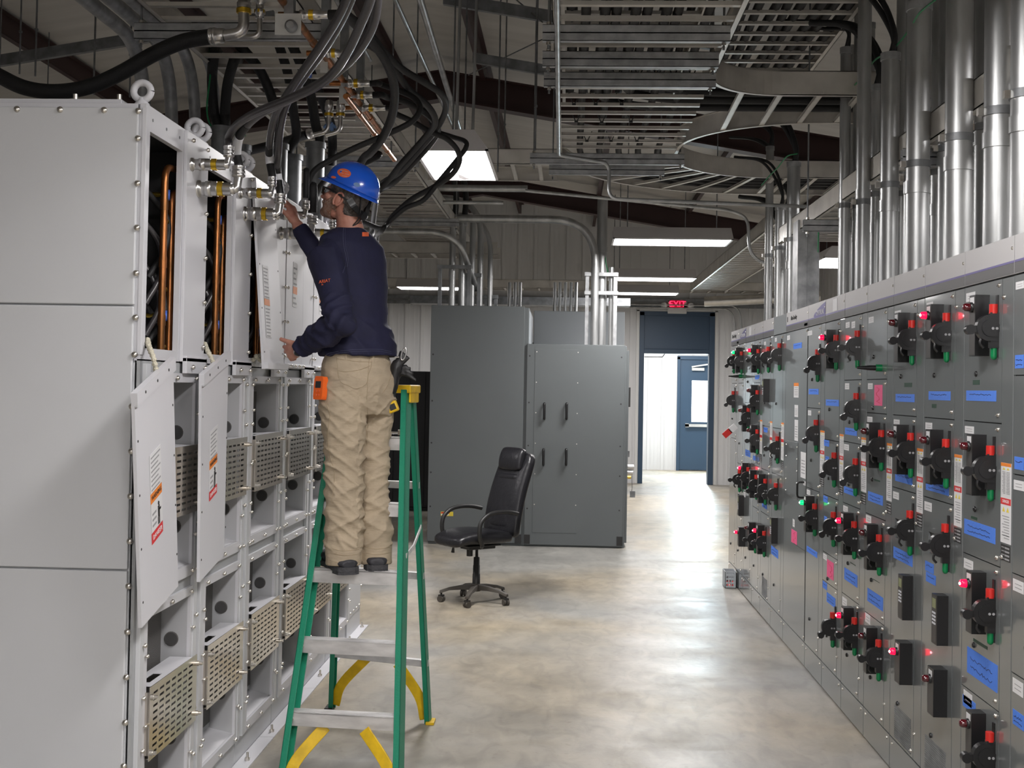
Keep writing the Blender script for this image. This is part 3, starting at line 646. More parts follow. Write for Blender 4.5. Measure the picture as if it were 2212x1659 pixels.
T_W =[(6.891, 6.796, 2.161, 2.13),(6.75, 6.668, 2.158, 2.122),(6.368, 6.267, 2.16, 2.129),(8.72, 8.61, 2.166, 2.134),(5.865, 5.76, 2.16, 2.133),(5.35, 5.258, 2.164, 2.132),(4.822, 4.719, 2.164, 2.13),(4.295, 4.221, 2.162, 2.136),(6.891, 6.79, 1.823, 1.789),(6.367, 6.272, 1.821, 1.791),(5.862, 5.764, 1.649, 1.621),(5.348, 5.256, 1.649, 1.619),(4.824, 4.721, 1.65, 1.622),(6.374, 6.273, 1.65, 1.62),(6.898, 6.783, 1.486, 1.453),(7.987, 7.828, 2.163, 2.134),(5.86, 5.763, 1.31, 1.277),(5.351, 5.25, 1.31, 1.273),(4.821, 4.716, 1.14, 1.103),(6.901, 6.79, 1.145, 1.111),(6.381, 6.274, 1.147, 1.109),(7.419, 7.314, 0.81, 0.777),(4.299, 4.206, 1.481, 1.448),(4.298, 4.201, 1.142, 1.102),(6.899, 6.788, 0.64, 0.593),(6.372, 6.272, 0.647, 0.601),(4.81, 4.714, 0.637, 0.588),(4.293, 4.199, 0.805, 0.757),(7.932, 7.833, 1.654, 1.622),(7.947, 7.834, 1.147, 1.116),(11.223, 11.113, 2.153, 2.122),(10.765, 10.64, 2.15, 2.116),(10.221, 10.116, 2.156, 2.123),(9.737, 9.648, 2.161, 2.133),(9.235, 9.155, 2.171, 2.142),(10.775, 10.65, 0.894, 0.852),(8.418, 8.352, 0.907, 0.856),(8.066, 7.987, 1.192, 1.165),]
T_D =[(9.894, 9.781, 1.542, 1.271),(9.405, 9.303, 1.544, 1.271),(8.91, 8.807, 1.548, 1.279),(8.438, 8.265, 1.831, 1.732),(8.403, 8.276, 1.682, 1.601),(8.394, 8.268, 1.582, 1.441),(7.544, 7.422, 1.539, 1.265),(7.01, 6.912, 1.537, 1.26),(6.498, 6.384, 1.539, 1.257),(5.983, 5.889, 1.532, 1.257),(5.471, 5.378, 1.532, 1.252),(4.949, 4.856, 1.534, 1.251),(4.424, 4.324, 1.533, 1.252),(8.16, 7.99, 1.377, 1.209),]
T_K =[(5.703, 5.518, 0.962, 0.766),(5.177, 5.01, 0.96, 0.76),(9.707, 9.459, 1.866, 1.688),(11.18, 10.726, 0.861, 0.684),(9.202, 9.009, 0.85, 0.662),(11.273, 10.62, 0.597, 0.432),(5.75, 5.516, 0.665, 0.481),(5.228, 5.014, 0.663, 0.473),]
T_V =[(5.818, 5.523, 0.342, 0.144),(5.31, 5.021, 0.344, 0.187),]
mat('panel_green', (0.010, 0.045, 0.025), 0.5)
# ================================================================ GREY MOTOR CONTROL LINE-UP (right)
XM, MD = 1.54, 0.51
BND = [11.705, 11.169, 10.735, 10.231, 9.796, 9.292, 8.763, 7.958, 7.432, 6.914, 6.395, 5.882, 5.376, 4.842, 4.312, 3.79]
SEAMS = [[1.84, 1.33], [1.84, 1.12, 0.66], [1.67, 1.33, 0.90], [1.84, 1.50, 1.16, 0.82], [1.50, 1.16, 0.82], [1.50, 1.16], [], [1.67, 1.16], [1.49, 1.16, 0.82, 0.65],
         [1.84, 1.50, 1.16, 0.66], [1.84, 1.67, 1.155, 0.65], [1.67, 1.33], [1.67, 1.33], [1.67, 1.16, 0.65], [1.84, 1.50, 1.16, 0.82]]
mcc_labels = ['narrow grey control cabinet at the far end of the right row',
 'grey control cabinet with a glowing green lamp high up, next to the farthest',
 'grey control cabinet under the blank paper on the far header, without a top handle',
 'far-group grey control cabinet with five stacked handles, red lamp on top',
 'grey control cabinet in the far group with a tall black keypad above its middle',
 'grey control cabinet without a header strip, where the line-up joins',
 'wide grey control cabinet with a black pull handle and a brand header',
 'grey control cabinet with the purple swoosh header and a green lamp at mid height',
 'grey control cabinet with a lit red lamp on top and pink tape low down',
 'grey control cabinet with five handles and two small white cards at the top',
 'grey control cabinet with the vertical pink tape near its top',
 'farther louvred grey control cabinet, its low black box with a lit red lamp',
 'nearer of the two louvred grey control cabinets, its low black box with an unlit lamp',
 'nearest fully visible grey control cabinet, four handles and long blue tapes',
 'grey control cabinet cut by the right edge of the picture']
MC = []; DOORS = []
for i in range(15):
    y1, y0 = BND[i], BND[i+1]
    root = empty('control_cabinet', (XM+MD/2, (y0+y1)/2, 0), mcc_labels[i], 'electrical cabinet', 'grey control cabinets in a row along the right')
    MC.append(root); b = MB()
    b.box(XM+0.012, XM+MD, y0+0.002, y1-0.002, 0.0, 2.33, 'mcc'); b.box(XM+0.010, XM+0.012, y0+0.002, y1-0.002, 0.02, 2.33, 'mcc_seam'); b.build('body', root)
    wide = i == 6; ww = 0.115 if not wide else 0.0
    b = MB(); b.box(XM, XM+0.011, y0+0.004, y1-0.004, 0.012, 0.158, 'mcc_door')
    for yy in (y0+0.05, y1-0.05): b.lathe((XM, yy, 0.135), (-1,0,0), [(0, 0.007), (0.004, 0.007), (0.006, 0.003)], 10, 'bolt')
    b.build('kick_plate', root, 0.0015)
    # header
    if i == 5:
        b = MB(); b.box(XM, XM+0.011, y0+0.004, y1-0.004, 2.193, 2.328, 'mcc_door'); b.build('header', root, 0.0015)
    else:
        b = MB(); b.box(XM, XM+0.011, y0+0.003, y1-0.003, 2.193, 2.328, 'trim_grey'); b.box(XM-0.001, XM, y0+0.003, y1-0.003, 2.195, 2.233, 'trim_dark'); b.box(XM-0.001, XM, y0+0.003, y1-0.003, 2.233, 2.241, 'trim_violet')
        b.lathe((XM, y0+0.02, 2.285), (-1,0,0), [(0, 0.006), (0.003, 0.006), (0.005, 0.003)], 10, 'bolt'); hd = b.build('header', root, 0.001)
        if i in (0, 6):
            c_ = y1 - (0.16 if i == 6 else 0.19); 
            text_mesh('Allen-Bradley', 0.042 if i == 6 else 0.05, 'ink_black', 'brand_text', (XM-0.0005, c_ - (0.13 if i == 6 else 0.02), 2.28), (0,-1,0), (0,0,1), hd)
            q = MB(); q.box(XM-0.001, XM, c_+0.10, c_+0.125, 2.262, 2.298, 'ink_black'); q.box(XM-0.001, XM, y0+0.03, y0+0.14, 2.203, 2.22, 'sticker'); q.build('emblem', hd)
        if i in (1, 7):
            q = MB(); pts = [(XM-0.0012, y0+0.004, 2.318), (XM-0.0012, y0+0.12, 2.305), (XM-0.0012, y0+0.24, 2.285), (XM-0.0012, y0+0.33, 2.262), (XM-0.0012, y0+0.36, 2.248), (XM-0.0012, y0+0.33, 2.240), (XM-0.0012, y0+0.02, 2.240), (XM-0.0012, y0+0.004, 2.25)]
            q.prism(pts, (0.0004, 0, 0), 'trim_violet'); q.build('purple_swoosh', hd); text_mesh('CENTERLINE', 0.042, 'sticker', 'brand_text', (XM-0.0016, y0+0.165, 2.262), (0,-1,0), (0,0,1), hd)
        if i in (2, 8):
            q = MB(); q.box(XM-0.002, XM, y0+0.20, y0+0.31, 2.245, 2.315, 'sticker'); q.build('paper_note', hd)
    # vertical wireway door on the camera side, unit doors on the other
    zs = [2.188] + SEAMS[i] + [0.162]; dl = []
    if not wide:
        b = MB(); b.box(XM, XM+0.011, y0+0.004, y0+ww-0.002, 0.164, 2.186, 'mcc_door')
        for z in (2.12, 1.2, 0.28): b.lathe((XM, y0+ww-0.018, z), (-1,0,0), [(0, 0.008), (0.003, 0.008), (0.006, 0.004)], 10, 'bolt'); b.bar((XM-0.006, y0+ww-0.028, z), (XM-0.006, y0+ww-0.008, z), 0.004, 0.003, 'bolt')
        b.build('wireway_door', root, 0.002)
    for j in range(len(zs)-1):
        zt, zb = zs[j], zs[j+1]; b = MB(); yn = y0+ww+0.003; hl = []
        if i in (11, 12) and j == 2:      # small open window beside the handle
            hl = [(0.17, 0.33, 1.095-zb, 1.185-zb)]
        b.plate((XM+0.011, yn, zb+0.002), (0,1,0), (0,0,1), (-0.011,0,0), y1-0.004-yn, zt-zb-0.004, hl, 'mcc_door')
        for z in (zt-0.022, zb+0.03):
            b.lathe((XM, yn+0.030, z), (-1,0,0), [(0, 0.008), (0.003, 0.008), (0.006, 0.004)], 10, 'bolt'); b.bar((XM-0.006, yn+0.020, z+0.003), (XM-0.006, yn+0.040, z-0.003), 0.004, 0.003, 'bolt')
        if j < len(zs)-2 or len(zs) > 2:
            yk = (y0+y1)/2+0.12; b.lathe((XM, yk, (zt+zb)/2-0.06 if zt-zb < 0.4 else zb+0.18), (-1,0,0), [(0, 0.011), (0.006, 0.010), (0.008, 0.006)], 12, 'black_plastic')
        if i == 6 and j == 0: pass
        d = b.build('door', root, 0.002); dl.append((zb, zt, d))
        if hl:
            q = MB(); q.box(XM+0.009, XM+0.0105, yn+0.16, yn+0.34, 1.085, 1.195, 'dark_inner'); q.box(XM+0.004, XM+0.008, yn+0.20, yn+0.215, 1.1, 1.18, 'galv_dark'); q.build('window_backing', d)
    DOORS.append(dl)
    if i == 6:
        d = dl[0][2]; b = MB(); b.box(XM-0.004, XM, y0+0.30, y1-0.06, 1.05, 1.43, 'mcc_door')
        for t in range(5):
            for yy in (y0+0.32, y1-0.08): b.lathe((XM-0.004, yy, 1.08+t*0.08), (-1,0,0), [(0, 0.005), (0.003, 0.003)], 8, 'bolt')
        b.build('bolted_plate', root, 0.001)
        q = MB(); q.tube(arc_path([(XM, y0+0.075, 1.185), (XM-0.045, y0+0.075, 1.185), (XM-0.045, y0+0.075, 1.085), (XM, y0+0.075, 1.085)], 0.02), 0.007, 10, 'black_plastic'); q.build('pull_handle', d)
        q = MB(); q.box(XM-0.002, XM, y0+0.04, y0+0.42, 0.745, 0.748, 'mcc_seam'); q.box(XM-0.002, XM, y0+0.012, y0+0.015, 0.17, 2.18, 'mcc_seam'); q.build('panel_seam', d)
def find_door(y, z):
    for i in range(15):
        if BND[i+1] <= y <= BND[i]:
            for zb, zt, d in DOORS[i]:
                if zb <= z <= zt: return d
            return MC[i]
    return MC[14]
# disconnect handle meshes
def handle_mesh(down):
    b = MB()
    b.box(-0.006, 0, -0.009, 0.009, -0.10, 0.125, 'black_plastic'); b.box(-0.03, 0, -0.013, 0.013, -0.066, 0.062, 'black_plastic')
    b.cyl((-0.016, 0, 0.058), (-0.016, 0, 0.092), 0.0155, n=12, m='red_plastic'); b.cyl((-0.014, 0, -0.062), (-0.014, 0, -0.098), 0.012, n=12, m='green_plastic'); b.ball((-0.014, 0, -0.098), 0.0115, 'green_plastic', 10)
    c = Vector((-0.036, 0, 0.006))
    prof = [c + Vector((math.cos(a)*0.043, -0.015, math.sin(a)*0.047)) for a in [R(x) for x in range(70, 291, 14)]]
    prof = [Vector((-0.006, -0.015, 0.050))] + prof + [Vector((-0.006, -0.015, -0.042))]
    b.prism(prof, (0, 0.030, 0), 'black_plastic')
    b.cyl(c + Vector((0.006,-0.019,0)), c + Vector((0.006,0.019,0)), 0.032, n=20, m='black_plastic')
    d = Vector((-0.97, 0, -0.10)).normalized() if not down else Vector((-0.72, 0, -0.69)).normalized()
    n_ = Vector((0,1,0)); up = d.cross(n_)
    b.obox(c + d*0.044, d*0.026, n_*0.012, up*0.012, 'black_plastic'); b.cyl(c + d*0.064 - n_*0.015, c + d*0.064 + n_*0.015, 0.0178, n=16, m='black_plastic')
    if not down: b.tube(smooth_path([c+d*0.02+Vector((0,0,-0.03)), c+Vector((-0.026,0,-0.055)), c+Vector((-0.014,0,-0.072))]), 0.005, 8, 'black_plastic')
    b.cyl(c + Vector((0.012,-0.0195,-0.002)), c + Vector((0.012,-0.0205,-0.002)), 0.005, n=10, m='ink_grey'); b.cyl(c + Vector((0.026,-0.0195,-0.002)), c + Vector((0.026,-0.0205,-0.002)), 0.005, n=10, m='ink_grey')
    return mesh_of(b, 'disconnect_handle')
HM = [handle_mesh(0), handle_mesh(1)]
def box_mesh(): b = MB(); b.box(-0.052, 0, 0, 0.066, -0.225, 0, 'black_plastic'); b.box(-0.0525, -0.052, 0.004, 0.062, -0.221, -0.004, 'box_grey'); b.box(-0.0535, -0.0525, 0.012, 0.056, -0.032, -0.008, 'sticker'); return mesh_of(b, 'lamp_box')
def lamp_mesh(kind):
    b = MB()
    b.lathe((0,0,0), (-1,0,0), [(0, 0.019), (0.010, 0.019), (0.011, 0.0165)], 16, 'black_plastic')
    m1 = {1: 'lens_red_off', 2: 'lens_red_on', 3: 'lens_green_on'}[kind]
    b.lathe((-0.010,0,0), (-1,0,0), [(0, 0.0155), (0.018, 0.0145), (0.024, 0.010), (0.025, 0.002)], 16, m1)
    if kind > 1: b.ball((-0.034, -0.005, 0), 0.006, 'lens_core' if kind == 2 else 'lens_green_core', 10)
    return mesh_of(b, 'pilot_lamp')
BM = box_mesh(); LM = {k: lamp_mesh(k) for k in (1, 2, 3)}
for (y, zr, zg, kd, bx, lt) in HANDLES:
    zc = (zr + zg)/2; d = find_door(y, zc)
    inst('disconnect_handle', HM[kd], (XM, y, zc), d)
    if bx: inst('lamp_box', BM, (XM, y+0.088, zr+0.045), d)
    if lt: inst('pilot_lamp', LM[lt], (XM-0.052, y+0.120, zr+0.0), d, label={1: 'dark unlit red lamp', 2: 'lit red lamp', 3: 'lit green lamp'}[lt])
# door furniture: lamp boxes without handles, keypads
for idx, (ya, yb, z1, z0) in enumerate(T_K):
    d = find_door(yb+0.04, (z0+z1)/2)
    if idx in (5, 6, 7):
        b = MB(); b.box(XM-0.055, XM, yb, yb+0.085, z0, z1, 'black_plastic'); b.box(XM-0.0555, XM-0.055, yb+0.004, yb+0.081, z0+0.004, z1-0.004, 'box_grey'); b.box(XM-0.0565, XM-0.0555, yb+0.02, yb+0.065, z1-0.035, z1-0.01, 'sticker'); b.build('lamp_box', d, 0.002)
        k = 1 if idx == 7 else 2; inst('pilot_lamp', LM[k], (XM-0.055, yb+0.042, z1-0.045), d, label={1: 'dark unlit red lamp', 2: 'lit red lamp'}[k])
    else:
        b = MB(); b.box(XM-0.045, XM, yb, yb+0.075, z0, z1, 'black_plastic'); b.box(XM-0.046, XM-0.045, yb+0.008, yb+0.067, z0+0.008, z1-0.008, 'box_grey'); b.box(XM-0.047, XM-0.046, yb+0.014, yb+0.061, z1-0.055, z1-0.016, 'lcd')
        for r_ in range(4):
            for c_ in range(3): b.box(XM-0.048, XM-0.046, yb+0.015+c_*0.016, yb+0.027+c_*0.016, z1-0.078-r_*0.014, z1-0.070-r_*0.014, 'key_white')
        b.build('keypad', d, 0.002)
def flat(name, ya, yb, z1, z0, m, x=XM, t=0.0012, parent=None):
    b = MB(); b.box(x-t, x, yb, ya, z0, z1, m); return b, (parent or find_door((ya+yb)/2, (z0+z1)/2))
rnd = random.Random(3)
for (ya, yb, z1, z0) in T_B:
    b, d = flat('tape', ya, yb, z1, z0, 'tape_blue'); w_ = ya-yb; h_ = z1-z0
    for li in range(2 if h_ > 0.045 else 1):      # handwriting strokes
        zc = z1 - h_*(0.38 if li == 0 else 0.72); pts = []; n = int(6 + w_*46)
        for t in range(n): pts.append((XM-0.0016, ya - w_*(0.12+0.72*t/(n-1)), zc + rnd.uniform(-1,1)*h_*0.07))
        b.tube(pts, 0.0011, 4, 'ink')
    b.build('blue_tape', d)
for (ya, yb, z1, z0) in T_P:
    b, d = flat('tape', ya, yb, z1, z0, 'tape_pink'); n = 9
    b.tube([(XM-0.0016, (ya+yb)/2 + rnd.uniform(-1,1)*(ya-yb)*0.3, z1-(z1-z0)*(0.1+0.8*t/(n-1))) for t in range(n)], 0.0011, 4, 'sticker_red'); b.build('pink_tape', d)
for (ya, yb, z1, z0) in T_W:
    par_ = None
    b, d = flat('card', ya, yb, z1, z0, 'sticker'); h_ = z1-z0
    for t in range(2): b.box(XM-0.0016, XM-0.001, yb+(ya-yb)*0.15, ya-(ya-yb)*0.2, z0+h_*(0.3+0.3*t), z0+h_*(0.36+0.3*t), 'ink_grey')
    b.build('white_card', d)
for i_, (px, py, w_, h_) in enumerate(((1962,831.5,16,9),(2018,877,9,9),(2109,826,14,10),(1895,1038,12,7),(2014,1029,10,7),(2104.5,1119,13,10),(1842,1218,12,6),(1893,1255,14,8),(2118,1391,30,12),(1706,958,10,6))):
    p0, p1 = atx(px-w_/2, py-h_/2, XM), atx(px+w_/2, py+h_/2, XM); b, d = flat('label', max(p0.y, p1.y), min(p0.y, p1.y), max(p0.z, p1.z), min(p0.z, p1.z), 'panel_green'); b.build('green_marker', d)
for idx, (ya, yb, z1, z0) in enumerate(T_D):       # tall warning strips on the wireways
    i = next(k for k in range(15) if BND[k+1] <= (ya+yb)/2 <= BND[k]); d = MC[i]; h_ = z1-z0; x = XM
    b = MB(); b.box(x-0.001, x, yb, ya, z0, z1, 'sticker'); w_ = ya-yb
    if h_ > 0.2:
        b.box(x-0.0014, x-0.001, yb, ya, z1-0.012, z1, 'sticker_orange'); b.box(x-0.0014, x-0.001, yb, ya, z1-h_*0.52, z1-h_*0.44, 'sticker_red')
        for s_ in (0.3, 0.7):
            yc = yb + w_*s_; b.prism([(x-0.0014, yc-w_*0.13, z1-h_*0.61), (x-0.0014, yc+w_*0.13, z1-h_*0.61), (x-0.0014, yc, z1-h_*0.55)], (0.0004,0,0), 'sticker_yellow')
            b.prism([(x-0.0014, yc-w_*0.13, z1-h_*0.085), (x-0.0014, yc+w_*0.13, z1-h_*0.085), (x-0.0014, yc, z1-h_*0.055)], (0.0004,0,0), 'sticker_yellow')
        for t in range(16):
            zt = 0.11 + t*0.019 if t < 15 else 0.9
            b.box(x-0.0014, x-0.001, yb+w_*0.12, yb+w_*(0.44+0.03*(t % 2)), z1-h_*zt-0.0025, z1-h_*zt, 'ink_grey'); b.box(x-0.0014, x-0.001, yb+w_*0.55, yb+w_*(0.86-0.04*(t % 3)), z1-h_*zt-0.0025, z1-h_*zt, 'ink_grey')
        for t in range(9): b.box(x-0.0014, x-0.001, yb+w_*0.15, yb+w_*(0.85-0.1*(t % 3)), z1-h_*(0.66+t*0.034)-0.003, z1-h_*(0.66+t*0.034), 'ink_grey')
        b.box(x-0.001, x, yb+w_*0.05, ya-w_*0.05, z0-0.062, z0-0.006, 'ink_black')
        for t in range(4): b.box(x-0.0014, x-0.001, yb+w_*0.12, ya-w_*0.45, z0-0.058+t*0.013, z0-0.052+t*0.013, 'ink_grey'); b.box(x-0.0014, x-0.001, yb+w_*0.6, ya-w_*0.12, z0-0.056+t*0.013, z0-0.053+t*0.013, 'ink_grey')
        o = b.build('warning_strip', d)
        if idx in (6, 7, 8, 9, 10, 11, 12): text_mesh('DANGER', h_*0.062*min(1, w_/0.1)*0.9, 'sticker', 'danger_text', (x-0.0016, (ya+yb)/2, z1-h_*0.48), (0,-1,0), (0,0,1), o, 0.0002)
    else:
        b.box(x-0.0014, x-0.001, yb, ya, z1-h_*0.22, z1, 'sticker_orange' if idx == 3 else 'sticker')
        for t in range(5): b.box(x-0.0014, x-0.001, yb+w_*0.15, ya-w_*0.15, z1-h_*(0.35+0.12*t), z1-h_*(0.31+0.12*t), 'ink_grey')
        b.build('warning_sticker', d)
for (ya, yb, z1, z0) in ((5.80, 5.53, 0.33, 0.175), (5.31, 5.03, 0.33, 0.175), (10.10, 9.9, 1.30, 1.18), (9.70, 9.45, 0.33, 0.175)):
    d = find_door((ya+yb)/2, 0.3); b = MB(); n = 17
    for t in range(n): z = z0 + (z1-z0)*t/n; b.box(XM-0.002, XM, yb, ya, z, z+0.0045, 'galv_dark')
    b.build('louvre', d)
# green grip switch standing out of one door
p = atx(1895, 800, XM-0.05)
def grip(y, z, d):
    q = MB(); q.cyl((XM, y, z), (XM-0.03, y, z), 0.018, n=14, m='green_plastic'); q.tube([(XM-0.03, y, z), (XM-0.06, y, z), (XM-0.12, y, z+0.0)], [0.013, 0.0125, 0.006], 12, 'black_plastic'); q.build('grip_switch', d)
grip(6.10, 1.895, find_door(6.1, 1.95)); grip(10.95, 1.90, find_door(10.95, 1.95))
# white and red tag hanging from one far handle
q = MB(); a = Vector((XM-0.12, 10.43, 1.475)); q.bar(a, a+Vector((-0.05,0,-0.045)), 0.02, 0.05, 'sticker'); q.bar(a+Vector((-0.045,0,-0.04)), a+Vector((-0.10,0,-0.09)), 0.02, 0.05, 'red_plastic'); q.build('lockout_tag', find_door(10.43, 1.54))
# clear bin with red clamps on the floor at the far end
t = empty('clear_bin', (1.50, 9.85, 0), 'small clear plastic bin with red pieces on the floor against the far control cabinets', 'storage bin')
c = atz(1597, 1268, 0.0)
t.location = (XM-0.055, c.y, 0); yb = c.y
b = MB(); b.plate((XM-0.11, yb-0.09, 0.0), (1,0,0), (0,0,1), (0,0.004,0), 0.10, 0.15, [(0.012+0.024*i, 0.028+0.024*i, 0.02+0.035*j, 0.04+0.035*j) for i in range(3) for j in range(4)], 'panel_grey_light')
b.box(XM-0.11, XM-0.01, yb-0.09, yb+0.09, 0, 0.005, 'panel_grey_light'); b.box(XM-0.11, XM-0.01, yb+0.086, yb+0.09, 0, 0.15, 'panel_grey_light'); b.box(XM-0.11, XM-0.106, yb-0.09, yb+0.09, 0, 0.15, 'panel_grey_light'); b.box(XM-0.014, XM-0.01, yb-0.09, yb+0.09, 0, 0.15, 'panel_grey_light'); b.build('basket', t)
b = MB()
for i in range(5): b.bar((XM-0.10+0.018*i, yb-0.07, 0.012), (XM-0.095+0.017*i, yb+0.05, 0.03+0.012*(i % 3)), 0.012, 0.012, 'red_plastic')
b.build('red_clamps', t)
# ================================================================ GREY SWITCHGEAR AND OTHER FLOOR-STANDING THINGS
def dots(b, pts, y, r=0.008, m='ink_black'):
    for x, z in pts: b.cyl((x, y, z), (x, y-0.0015, z), r, n=8, m=m)
YC = 13.64
root = empty('switchgear_cabinet', (-1.0, YC+0.6, 0), 'tall dark grey switchgear cabinet behind the office chair, conduits on its top', 'electrical cabinet')
b = MB(); x0, x1 = -1.552, -0.50; b.box(x0+0.01, x1+0.045, YC+0.03, YC+1.25, 0.0, 2.66, 'panel_grey'); b.build('body', root, 0.004)
b = MB(); b.box(x0, x1, YC, YC+0.03, 0.03, 2.672, 'panel_grey'); dots(b, [(x0+0.03, z) for z in (0.42, 0.80, 1.13, 1.6, 2.12)], YC, 0.010); b.build('side_sheet', root, 0.004)
b = MB(); b.box(x1+0.045, x1+0.055, YC+0.05, YC+1.2, 0.1, 2.62, 'panel_grey_light'); b.build('edge_flange', root, 0.002)
b = MB(); b.box(x1-0.07, x1-0.0, YC-0.005, YC, 0.03, 0.13, 'ink_black'); b.build('lifting_pocket', root)
p = aty(952, 1105, YC); p2 = aty(979, 1115, YC); b = MB(); b.box(p.x, p2.x, YC-0.002, YC, p2.z, p.z, 'sticker_yellow'); b.box(p.x+0.005, p2.x-0.04, YC-0.003, YC-0.002, p.z-0.02, p.z-0.005, 'sticker_red'); b.box(p.x+0.005, p2.x-0.05, YC-0.003, YC-0.002, p2.z+0.008, p.z-0.025, 'sticker'); b.build('danger_label', root)
root = empty('switchgear_cabinet', (0.1, YC+0.6, 0), 'lower dark grey switchgear cabinet with four black lift handles, right of the tall one', 'electrical cabinet')
b = MB(); x0, x1 = -0.468, 0.625; b.box(x0, x1+0.02, YC+0.03, YC+1.25, 0, 2.245, 'panel_grey'); b.box(x1+0.02, x1+0.05, YC+0.1, YC+0.6, 0.05, 2.2, 'panel_grey'); b.build('body', root, 0.004)
b = MB(); b.box(x0, x1, YC, YC+0.03, 0.02, 2.255, 'panel_grey'); dots(b, [(x0+0.03, z) for z in (0.42, 1.12, 1.6, 2.12)] + [(x1-0.04, z) for z in (0.42, 0.8, 1.13, 1.6, 2.12)], YC, 0.009); b.build('side_sheet', root, 0.004)
q0 = aty(1156, 754, YC); q1 = aty(1241, 1152, YC); b = MB(); b.box(q0.x, q1.x+0.02, YC-0.003, YC, q1.z, q0.z, 'panel_grey'); dots(b, [(q0.x+0.02, q0.z-0.03-0.34*i) for i in range(6)] + [(q1.x+0.008, q0.z-0.03-0.34*i) for i in range(6)], YC-0.003, 0.006, 'bolt'); pn = b.build('cover_sheet', root, 0.001)
for px, py in ((1176,888),(1224,888),(1174,987),(1223,987)):
    p = aty(px, py, YC); q = MB(); q.tube(arc_path([(p.x, YC, p.z+0.085), (p.x, YC-0.045, p.z+0.085), (p.x, YC-0.045, p.z-0.085), (p.x, YC, p.z-0.085)], 0.02), 0.014, 8, 'black_plastic'); q.build('lift_handle', root)
for xx in (x0, x1-0.065): b = MB(); b.box(xx, xx+0.065, YC-0.005, YC, 0.03, 0.13, 'ink_black'); b.build('lifting_pocket', root)
# hardware on the aisle side of that cabinet
for (py, h, m) in ((858, 0.22, 'ink_black'), (980, 0.07, 'galv_dark')):
    p = aty(1360, py, YC+0.25); q = MB(); q.box(x1+0.02, x1+0.075, YC+0.2, YC+0.26, p.z-h/2, p.z+h/2, m); q.build('door_hardware', root)
p = aty(1358, 1015, YC+0.3); q = MB(); q.cyl((x1+0.02, YC+0.3, p.z+0.03), (x1+0.13, YC+0.3, p.z+0.03), 0.03, n=14, m='steel'); q.cyl((x1+0.02, YC+0.3, p.z-0.03), (x1+0.12, YC+0.3, p.z-0.03), 0.028, n=14, m='steel'); q.cyl((x1+0.02, YC+0.3, p.z-0.085), (x1+0.10, YC+0.3, p.z-0.085), 0.018, n=12, m='brass'); q.tube([(x1+0.11, YC+0.3, p.z-0.06), (x1+0.115, YC+0.3, p.z-0.2), (x1+0.11, YC+0.3, p.z-0.24)], 0.003, 6, 'ink_black'); q.box(x1+0.09, x1+0.15, YC+0.29, YC+0.31, p.z-0.31, p.z-0.24, 'galv_dark'); q.build('key_interlock', root)
# pale enclosure behind
p0 = aty(1153, 671, 15.6); p1 = aty(1349, 745, 15.6)
b = MB(); b.box(p0.x, p1.x, 15.6, 16.7, 0, p0.z, 'panel_grey_light'); tag(b.build('switchgear_cabinet', None, 0.01), 'pale grey enclosure rising behind the lower switchgear cabinet', 'electrical cabinet')
p0 = aty(1140, 672, 16.0); b = MB(); b.box(p0.x-0.05, p0.x+0.12, 15.75, 16.9, 0, 2.35, 'panel_grey'); tag(b.build('narrow_panel', None, 0.005), 'narrow grey panel glimpsed in the gap between the switchgear cabinets', 'electrical cabinet')
# black cabinet far left behind the ladder
p0 = aty(850, 801, 17.2); p1 = aty(926, 1042, 17.2)
root = empty('black_cabinet', (-2.6, 17.6, 0), 'low black cabinet against the ribbed wall, behind the green ladder', 'cabinet')
fy = 17.2
b = MB(); b.box(-3.6, p1.x+0.15, fy, fy+0.9, 0.05, p0.z, 'panel_black'); b.box(-3.55, p1.x+0.10, fy+0.03, fy+0.85, 0, 0.05, 'ink_black'); b.build('body', root, 0.01)
for i in range(8):
    xx = -3.55+0.22*i; q = MB(); q.box(xx, xx+0.212, fy-0.012, fy, 0.08, p0.z-0.02, 'panel_black'); q.build('front_sheet', root, 0.003)

# ---------------------------------------------------------------- executive office chair
ch = atz(1028, 1300, 0); 
root = empty('office_chair', (ch.x, ch.y, 0), 'worn black leather office chair on a five-star castor base in the aisle', 'office chair')
cx, cy = ch.x, ch.y
b = MB(); star = []
for i, a in enumerate((-100, -28, 44, 116, 188)):
    d = Vector((math.cos(R(a)), math.sin(R(a)), 0)); c0 = Vector((cx, cy, 0.125)); e = c0 + d*0.285 + Vector((0,0,-0.045)); sd = Vector((-d.y, d.x, 0))
    vs = []
    for t, wd, zt, zb in ((0.02, 0.030, 0.020, -0.025), (0.12, 0.026, 0.012, -0.022), (0.22, 0.022, -0.006, -0.028), (0.30, 0.019, -0.032, -0.055)):
        p = c0 + d*t; vs += [p+sd*wd+Vector((0,0,zb)), p-sd*wd+Vector((0,0,zb)), p-sd*wd*0.7+Vector((0,0,zt)), p+sd*wd*0.7+Vector((0,0,zt))]
    fs = [(3,2,1,0), (12,13,14,15)]
    for j in range(3):
        for k in range(4): fs.append((j*4+k, j*4+(k+1)%4, (j+1)*4+(k+1)%4, (j+1)*4+k))
    b.add(vs, fs, 'chair_dust')
b.lathe((cx, cy, 0.09), (0,0,1), [(0, 0.035), (0.01, 0.045), (0.05, 0.04), (0.065, 0.030)], 20, 'chair_dust'); b.build('star_base', root, 0.004)
